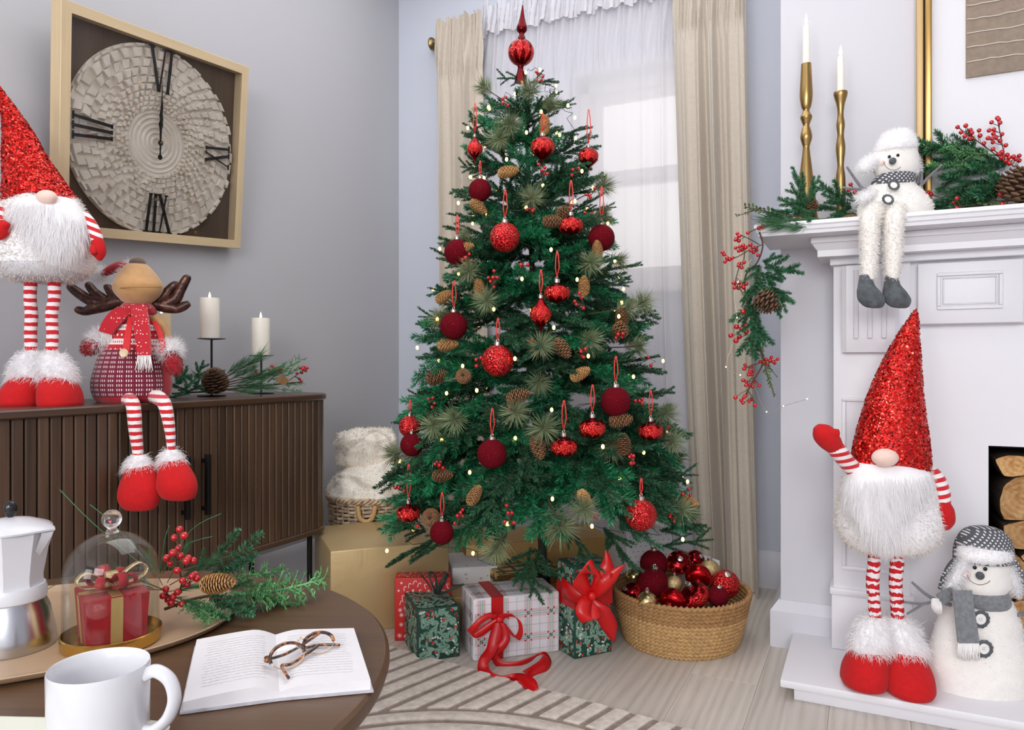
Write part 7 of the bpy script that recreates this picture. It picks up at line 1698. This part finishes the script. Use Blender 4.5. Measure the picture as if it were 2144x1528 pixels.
def sup(a, b, z, n=72, pw=2.4): return [(a * sgnp(math.cos(2 * PI * i / n), 2 / pw), b * sgnp(math.sin(2 * PI * i / n), 2 / pw), z) for i in range(n)]
G().loft([sup(TA - .02, TB2 - .02, 0), sup(TA - .006, TB2 - .006, .004), sup(TA, TB2, .012), sup(TA - .001, TB2 - .001, .0135), sup(TA - .005, TB2 - .005, .0125), sup(TA - .014, TB2 - .014, .0065), sup(TA - .03, TB2 - .03, .006)]).build('tray_body', Mtr, tray, 50)
ZTR = TZ + .0070
# stove-top coffee pot
pc_ = on_z(22, 1352, ZTR); 
mk_ = thing('coffee_pot', 'stove-top coffee pot with a white faceted top and polished aluminium base on the tray', 'coffee pot', pc_, YAW)
dM = depth(pc_); kM = dM / FPX
M_alu = Mat('polished_aluminium', S(196, 196, 198), .24, 1.0).m; M_wen = Mat('white_enamel', S(214, 214, 219), .3, 0, Coat_Weight=.4).m
def octo(g, rows, n=8, rot=PI / 8):
    g.loft([[((r + (sp if abs(i - 0) == 0 else 0)) * math.cos(2 * PI * i / n + rot), r * math.sin(2 * PI * i / n + rot), z) for i in range(n)] for r, z, sp in rows]); return g
zk = lambda py: (1352 - py) * kM
g = G(); g.lathe([(84 * kM, 0), (85 * kM, .003), (82 * kM, zk(1325)), (72 * kM, zk(1275)), (64 * kM, zk(1256)), (64 * kM, zk(1250)), (0, zk(1250))], 48, lobes=lambda a, z: 1 - .018 * abs(math.sin(a * 4 + .4))); g.build('base_chamber', M_alu, mk_, 35)
G().lathe([(62 * kM, zk(1256)), (66 * kM, zk(1252)), (67 * kM, zk(1236)), (63 * kM, zk(1224)), (0, zk(1224))], 40).build('collar', M_wen, mk_, 35)
octo(G(), [(60 * kM, zk(1226), 0), (59 * kM, zk(1205), 0), (66 * kM, zk(1150), .002), (73 * kM, zk(1112), .006), (74 * kM, zk(1108), .006)]).build('upper_chamber', M_wen, mk_, 12)
g = G(); g.loft([[(x * kM, y * kM, zk(z)) for x, y, z in ((62, -16, 1150), (62, 16, 1150), (60, 0, 1165))], [(x * kM, y * kM, zk(z)) for x, y, z in ((74, -16, 1118), (74, 16, 1118), (86, 0, 1122))], [(x * kM, y * kM, zk(z)) for x, y, z in ((74, -15, 1112), (74, 15, 1112), (90, 0, 1112))]]); g.build('spout', M_wen, mk_, 20)
octo(G(), [(76 * kM, zk(1110), .012), (77 * kM, zk(1106), .012), (70 * kM, zk(1099), .006), (40 * kM, zk(1088), 0), (8 * kM, zk(1082), 0)], 16, 0).build('lid', M_wen, mk_, 40)
G().lathe([(a * kM, zk(b)) for a, b in [(6, 1083), (6, 1080)] + interp([(9, 1077), (12.5, 1068), (12, 1058), (8, 1051), (2, 1048)], 3)] + [(0, zk(1048))], 20).build('lid_knob', Mat('black_bakelite', S(22, 20, 22), .2).m, mk_, 60)
G().tube([(-70 * kM, 0, zk(1120)), (-112 * kM, 0, zk(1124)), (-128 * kM, 0, zk(1150)), (-124 * kM, 0, zk(1210))], [.006, .008, .009, .007], 10).build('handle', bpy.data.materials['black_bakelite'], mk_, 60)
# glass dome with a little red parcel
dc = on_z(234, 1344, ZTR); dome = thing('glass_cloche', 'glass cloche with a ball knob on a shallow gold dish', 'cloche', dc, YAW); kd = depth(dc) / FPX
M_golddish = Mat('polished_gold', S(212, 176, 96), .22, 1.0).m
RB = 94 * kd
G().lathe([(RB * .97, 0), (RB, .002), (RB + .001, .018), (RB - .0015, .019), (RB - .003, .005), (0, .005)], 56).build('gold_dish', M_golddish, dome, 40)
md = Mat('dome_glass', (1, 1, 1, 1), 0); lw = md.n('LayerWeight'); lw.inputs['Blend'].default_value = .16; gl_ = md.n('BsdfGlossy'); gl_.inputs['Roughness'].default_value = .015; trn = md.n('BsdfTransparent'); trn.inputs[0].default_value = (.97, .98, .97, 1)
x = md.n('MixShader'); md.l(md.math('ADD', md.math('MULTIPLY', lw.outputs['Facing'], .42), .012), x.inputs[0]); md.l(trn.outputs[0], x.inputs[1]); md.l(gl_.outputs[0], x.inputs[2]); md.l(x.outputs[0], md.t.nodes['Material Output'].inputs[0]); M_dome = md.m
Rg = 91 * kd; Ht = (1344 - 1113) * kd; zc_ = .0055
prof = [(Rg, zc_), (Rg, Ht - Rg * .92)] + [(Rg * math.cos(a), Ht - Rg * .92 + Rg * .92 * math.sin(a)) for a in [R_(4 + 4 * k) for k in range(22)]] + [(.004, Ht)]
G().lathe(prof + [(r - .0022, z - .0005) for r, z in reversed(prof)], 56, False).build('dome', M_dome, dome, 60)
M_ballg = Mat('solid_glass', (1, 1, 1, 1), .0, 0, Transmission_Weight=1.0, IOR=1.45).m
g = G(); g.lathe([(.011, Ht - .001), (.007, Ht + .003), (.0065, Ht + .006)], 24); g.sphere((0, 0, Ht + .0055 + 19 * kd), 19.5 * kd, 28, 18); g.build('ball_knob', M_ballg, dome, 60)
par = thing('small_red_parcel', 'little red velvet parcel with gold glitter ribbons under the glass cloche', 'parcel', Vector(dc) + Vector((0, 0, .0055)), YAW + R_(38))
M_rv = fabric('parcel_velvet', S(150, 4, 20), .8, 700, .3, .05, .15); M_gr = glitter('gold_glitter_ribbon', S(222, 198, 150), S(170, 140, 90), 1600, .7, .3, .8); M_gsat = Mat('gold_satin', S(206, 172, 112), .35, .5).m
hw = .043; hp = .072
g = G(); g.box(-hw, hw, -hw, hw, 0, hp, .003).build('parcel_box', M_rv, par, 30) if False else G().loft([[(sx * a, sy * a, z) for sx, sy in ((-1, -1), (1, -1), (1, 1), (-1, 1))] for a, z in ((hw * .88, 0), (hw * .9, .002), (hw * 1.0, hp), (hw * .98, hp + .002))]).build('parcel_box', M_rv, par, 20)
for ang in (0, 90, 180, 270):
    g = G(); g.M = Matrix.Rotation(R_(ang), 4, 'Z'); y0 = lambda z: -(hw * (.89 + .11 * z / hp) + .0006)
    g.add([(-.008, y0(.001), .001), (.008, y0(.001), .001), (.008, y0(hp), hp), (-.008, y0(hp), hp), (-.008, y0(.001) - .0006, .001), (.008, y0(.001) - .0006, .001), (.008, y0(hp) - .0006, hp), (-.008, y0(hp) - .0006, hp)], [(0, 1, 2, 3), (7, 6, 5, 4), (0, 4, 5, 1), (1, 5, 6, 2), (2, 6, 7, 3), (3, 7, 4, 0)]).build('gold_band', M_gsat, par, 0)
    g = G(); g.M = Matrix.Rotation(R_(ang), 4, 'Z'); g.ribbon([(0, -hw, hp + .002), (0, 0, hp + .0025)], (.007, 0, 0), .0008); g.build('gold_band', M_gsat, par, 0)
for ang, mt_, r_ in ((10, M_gr, 1.0), (190, M_gr, .95), (100, M_rv, .9), (280, M_rv, .95), (55, M_rv, .75), (235, M_rv, .75), (145, M_rv, .7), (325, M_rv, .7)):
    g = G(); g.M = Matrix.Translation((0, 0, hp + .002)) @ Matrix.Rotation(R_(ang), 4, 'Z'); g.ribbon(smooth_path([(0, 0, .002), (.018 * r_, 0, .022 * r_), (.038 * r_, 0, .032 * r_), (.050 * r_, 0, .022 * r_), (.042 * r_, 0, .010 * r_), (.02 * r_, 0, .006), (0, 0, .003)], 5), (0, .0062, 0), .0012); g.build('bow_loop', mt_, par, 180)
G().box(-.009, .009, -.009, .009, hp + .004, hp + .028, .003).build('glitter_knot', M_gr, par, 30)
# greenery spray on the tray
sg_ = Garl('greenery_spray', 'spray of fir, cypress, red berries and a pine cone lying on the serving tray', 'greenery', on_z(345, 1290, ZTR))
sd_ = 1.20
sg_.stem([(345, 1275, 1.17), (400, 1255, 1.21), (450, 1245, 1.24)], .0025)
for a, b in (((430, 1195, 1.25), (500, 1112, 1.27)), ((440, 1205, 1.25), (552, 1128, 1.27)), ((415, 1200, 1.24), (432, 1148, 1.26)), ((430, 1205, 1.25), (520, 1180, 1.27)), ((440, 1240, 1.22), (525, 1278, 1.20)), ((430, 1250, 1.2), (500, 1262, 1.18)), ((470, 1235, 1.22), (530, 1215, 1.23)), ((425, 1200, 1.25), (470, 1150, 1.27)), ((445, 1215, 1.24), (540, 1165, 1.27)), ((440, 1255, 1.2), (520, 1290, 1.17)), ((420, 1265, 1.18), (470, 1300, 1.15))): sg_.tw(mFL, .16, a, b, 2.1)
for a, b in (((470, 1215, 1.26), (598, 1182, 1.30)), ((500, 1245, 1.24), (685, 1238, 1.30)), ((490, 1240, 1.24), (640, 1262, 1.27)), ((400, 1260, 1.18), (455, 1290, 1.15)), ((395, 1255, 1.18), (430, 1270, 1.16)), ((480, 1230, 1.25), (560, 1215, 1.28)), ((405, 1270, 1.17), (450, 1302, 1.15)), ((480, 1240, 1.24), (600, 1250, 1.27)), ((520, 1240, 1.25), (610, 1222, 1.28)), ((385, 1262, 1.17), (420, 1290, 1.14))): sg_.tw(mCY, .16, a, b, 1.7)
for a, b in (((340, 1225, 1.2), (305, 1150, 1.22)), ((345, 1235, 1.2), (230, 1190, 1.22)), ((350, 1220, 1.2), (400, 1130, 1.22)), ((355, 1225, 1.2), (460, 1165, 1.22)), ((345, 1240, 1.19), (440, 1220, 1.18)), ((350, 1245, 1.18), (420, 1270, 1.15)), ((345, 1235, 1.2), (250, 1230, 1.22))): sg_.tw(mLP, .26, a, b, 1.0)
g = G()
for pts in (((330, 1210), (200, 1100), (125, 1025)), ((330, 1200), (240, 1100), (188, 1056)), ((340, 1200), (400, 1110), (463, 1075)), ((345, 1190), (390, 1140), (445, 1123)), ((335, 1200), (345, 1130), (355, 1100)), ((320, 1230), (180, 1200), (88, 1240))):
    g.tube([p - sg_.o for p in smooth_path([at_d(px, py, 1.22) for px, py in pts], 4)], .0008, 4)
g.build('long_needles', M_longp, sg_.t, 180)['kind'] = 'stuff'
sg_.cone(0, 455, 1221, 1.16, 8, .86, .1)
for grp, root in (([(376, 1108), (365, 1125), (386, 1121)], (372, 1180)), ([(375, 1147), (362, 1157), (349, 1168), (378, 1163), (390, 1174), (405, 1173), (357, 1179), (371, 1194), (394, 1168)], (380, 1215)), ([(402, 1206), (412, 1211), (382, 1215), (392, 1223), (408, 1203)], (380, 1240)), ([(347, 1233), (341, 1247), (362, 1250), (372, 1239), (381, 1264), (358, 1262), (352, 1255)], (370, 1270))): sg_.berries(grp, 1.17, root + (1.19,), .92, .02)
# ------------------------------------------------------------------ open book
M_page = Mat('page_paper', S(228, 226, 229), .85).m; M_cover = fabric('book_cover', S(186, 184, 192), .8, 300, .4, .1, .25); M_ptext = Mat('page_print', S(222, 221, 224), .9).m
ZB_ = TZ + .001
cTL, cBL, cSB, cST, cTR, cBR = [on_z(px, py, TZ + .012) for px, py in ((412, 1342), (383, 1474), (585, 1447), (577, 1327), (741, 1320), (776, 1430))]
for p in (cTL, cBL, cSB, cST, cTR, cBR): p.z = 0
book = thing('open_book', 'open book with blank-looking white pages lying on the coffee table', 'book', Vector(((cST + cSB).x / 2, (cST + cSB).y / 2, ZB_)))
bo = book.location.copy(); bo.z = 0
def leaf_block(spT, spB, oT, oB, hs, hb, ho, name):
    """page block: height hs at the spine, hb where it bulges, ho at the outer edge"""
    n = 14; rings = []
    hh = lambda t: hs + (hb - hs) * math.sin(min(1, t / .30) * PI / 2) if t < .30 else hb + (ho - hb) * ((t - .30) / .70) ** 1.3
    for k in range(n + 1):
        t = k / n; a, b = spT.lerp(oT, t) - bo, spB.lerp(oB, t) - bo; rings.append([(a.x, a.y, .0028), (b.x, b.y, .0028), (b.x, b.y, hh(t)), (a.x, a.y, hh(t))])
    g = G(); g.loft(rings); pgb = g.build(name, M_page, book, 50)
    g = G(); rn_ = random.Random(5)
    for r in range(17):
        v = .12 + r * .045; t = .14
        while t < .84:
            dt = rn_.uniform(.02, .07); t2 = min(t + dt, .86)
            def P(t_, v_): q = spT.lerp(oT, t_).lerp(spB.lerp(oB, t_), v_) - bo; return (q.x, q.y, hh(t_) + .0004)
            g.add([P(t, v), P(t2, v), P(t2, v + .009), P(t, v + .009)], [(0, 1, 2, 3)]); t = t2 + .014
    stuff(g.build('page_lines', M_ptext, pgb, 0)); return hh
hL = leaf_block(cST, cSB, cTL, cBL, .010, .0205, .0135, 'page_block'); hR = leaf_block(cST, cSB, cTR, cBR, .010, .0165, .0150, 'page_block')
out = .004
def grow(p, c, k=1.03): return c + (p - c) * k
cmid = (cTL + cBL + cTR + cBR) / 4
G().add([(p.x, p.y, z) for z in (0, .0026) for p in [grow(q, cmid) - bo for q in (cTL, cBL, cSB, cBR, cTR, cST)]], [(0, 1, 2, 5), (5, 2, 3, 4), (11, 8, 7, 6), (10, 9, 8, 11)] + [(i, i + 6, (i + 1) % 6 + 6, (i + 1) % 6) for i in range(6)]).build('cover', M_cover, book, 0)
# ------------------------------------------------------------------ spectacles on the book
mt = Mat('tortoiseshell', S(84, 44, 26), .18, 0, Coat_Weight=.5); v = mt.coord('Object'); mt.to(mt.ramp(mt.noise(v, 120, 3, .6), [(.40, S(34, 16, 14)), (.52, S(88, 44, 24)), (.66, S(196, 120, 50))]), 'Base Color')
M_rgold = Mat('rose_gold_wire', S(226, 190, 160), .2, 1.0).m
sp0 = on_z(625, 1375, TZ + .02); spx = thing('spectacles', 'tortoiseshell and gold round spectacles resting on the open book', 'spectacles', sp0)
ZP = TZ + .0175
W_ = lambda px, py, z: on_z(px, py, z) - sp0
def rim(cx, cy, rx, ry, tilt, a0, a1, zt, zb, n=18):
    P = []
    for k in range(n + 1):
        a = a0 + (a1 - a0) * k / n; s_ = math.sin(a); ca, sa = rx * math.cos(a), ry * s_; ct, st = math.cos(tilt), math.sin(tilt)
        P.append(W_(cx + ca * ct - sa * st, cy - (ca * st + sa * ct), zb + (zt - zb) * (s_ + 1) / 2))
    return P
for cx, cy, rx, ry, tl, nm in ((601, 1373, 37, 26, R_(20), 0), (667, 1346, 32, 22, R_(14), 1)):
    zb, zt = ZP + .001, ZP + .024
    G().tube(rim(cx, cy, rx, ry, tl, R_(-8), R_(188), zt, zb), [.0024] * 19, 8).build('brow_rim', mt.m, spx, 180)
    G().tube(rim(cx, cy, rx, ry, tl, R_(180), R_(360), zt, zb), .0008, 6).build('wire_rim', M_rgold, spx, 180)
    P = rim(cx, cy, rx * .97, ry * .97, tl, 0, 2 * PI * 23 / 24, zt, zb, 23); G().add(P, [tuple(range(24))]).build('lens', M_clear, spx, 0)
G().tube([W_(624, 1341, ZP + .018), W_(630, 1334, ZP + .021), W_(637, 1340, ZP + .018)], .0012, 6).build('bridge', M_rgold, spx, 180)
def temple(pts): G().tube(smooth_path([W_(*p) for p in pts], 5), .0021, 8).build('temple', mt.m, spx, 180)
temple([(562, 1380, ZP + .010), (600, 1368, ZP + .010), (640, 1345, ZP + .010), (668, 1326, ZP + .012)])
temple([(668, 1350, ZP + .012), (640, 1370, ZP + .007), (608, 1390, ZP + .004), (590, 1393, ZP + .003), (595, 1405, ZP + .003), (604, 1419, ZP + .002)])
temple([(640, 1356, ZP + .004), (670, 1350, ZP + .004), (712, 1350, ZP + .003)])
G().box(-.0035, .0035, -.003, .003, -.004, .004, .001).build('hinge_block', mt.m, spx, 30, loc=W_(560, 1380, ZP + .010))
# ------------------------------------------------------------------ mug on a pale dish
M_cer = Mat('white_ceramic', S(216, 216, 221), .22, 0, Coat_Weight=.5, Coat_Roughness=.08).m; M_pale = Mat('pale_celadon', S(214, 216, 202), .3, 0, Coat_Weight=.3).m
f1, f2 = on_z(377, 1507, TZ + .012), on_z(0, 1499, TZ + .012); ux = (f1 - f2).normalized(); uy = Vector((-ux.y, ux.x, 0))
if uy.dot(FW) < 0: uy = -uy
dcn = f1 - ux * .17 - uy * .075; dish = thing('rectangular_dish', 'pale celadon rectangular dish under the white mug', 'dish', (dcn.x, dcn.y, TZ + .0005), math.atan2(ux.y, ux.x))
G().loft([sup(.155, .062, 0, 48, 8), sup(.168, .073, .009, 48, 8), sup(.170, .075, .0115, 48, 8), sup(.166, .071, .0115, 48, 8), sup(.152, .058, .005, 48, 8)]).build('dish_body', M_pale, dish, 40)
mp_ = at_d(208, 1391, .80); mug = thing('mug', 'white ceramic mug in front of the serving tray', 'mug', (mp_.x, mp_.y, TZ + .0065), YAW); mh = mp_.z - (TZ + .0065); rm = 97 * .80 / FPX
G().lathe([(rm * .86, 0), (rm * .93, .003), (rm * .985, .012), (rm * .99, mh * .5), (rm * 1.0, mh - .003), (rm * .985, mh), (rm * .95, mh - .002), (rm * .93, mh - .02), (rm * .92, .016), (rm * .8, .007), (0, .006)], 64).build('mug_body', M_cer, mug, 60)
G().tube(smooth_path([(rm * .96, 0, mh * .86), (rm * 1.22, 0, mh * .92), (rm * 1.52, 0, mh * .80), (rm * 1.62, 0, mh * .56), (rm * 1.48, 0, mh * .32), (rm * 1.2, 0, mh * .18), (rm * .96, 0, mh * .17)], 6), [(.0075, .0052)] * 37, 14).build('handle', M_cer, mug, 180)
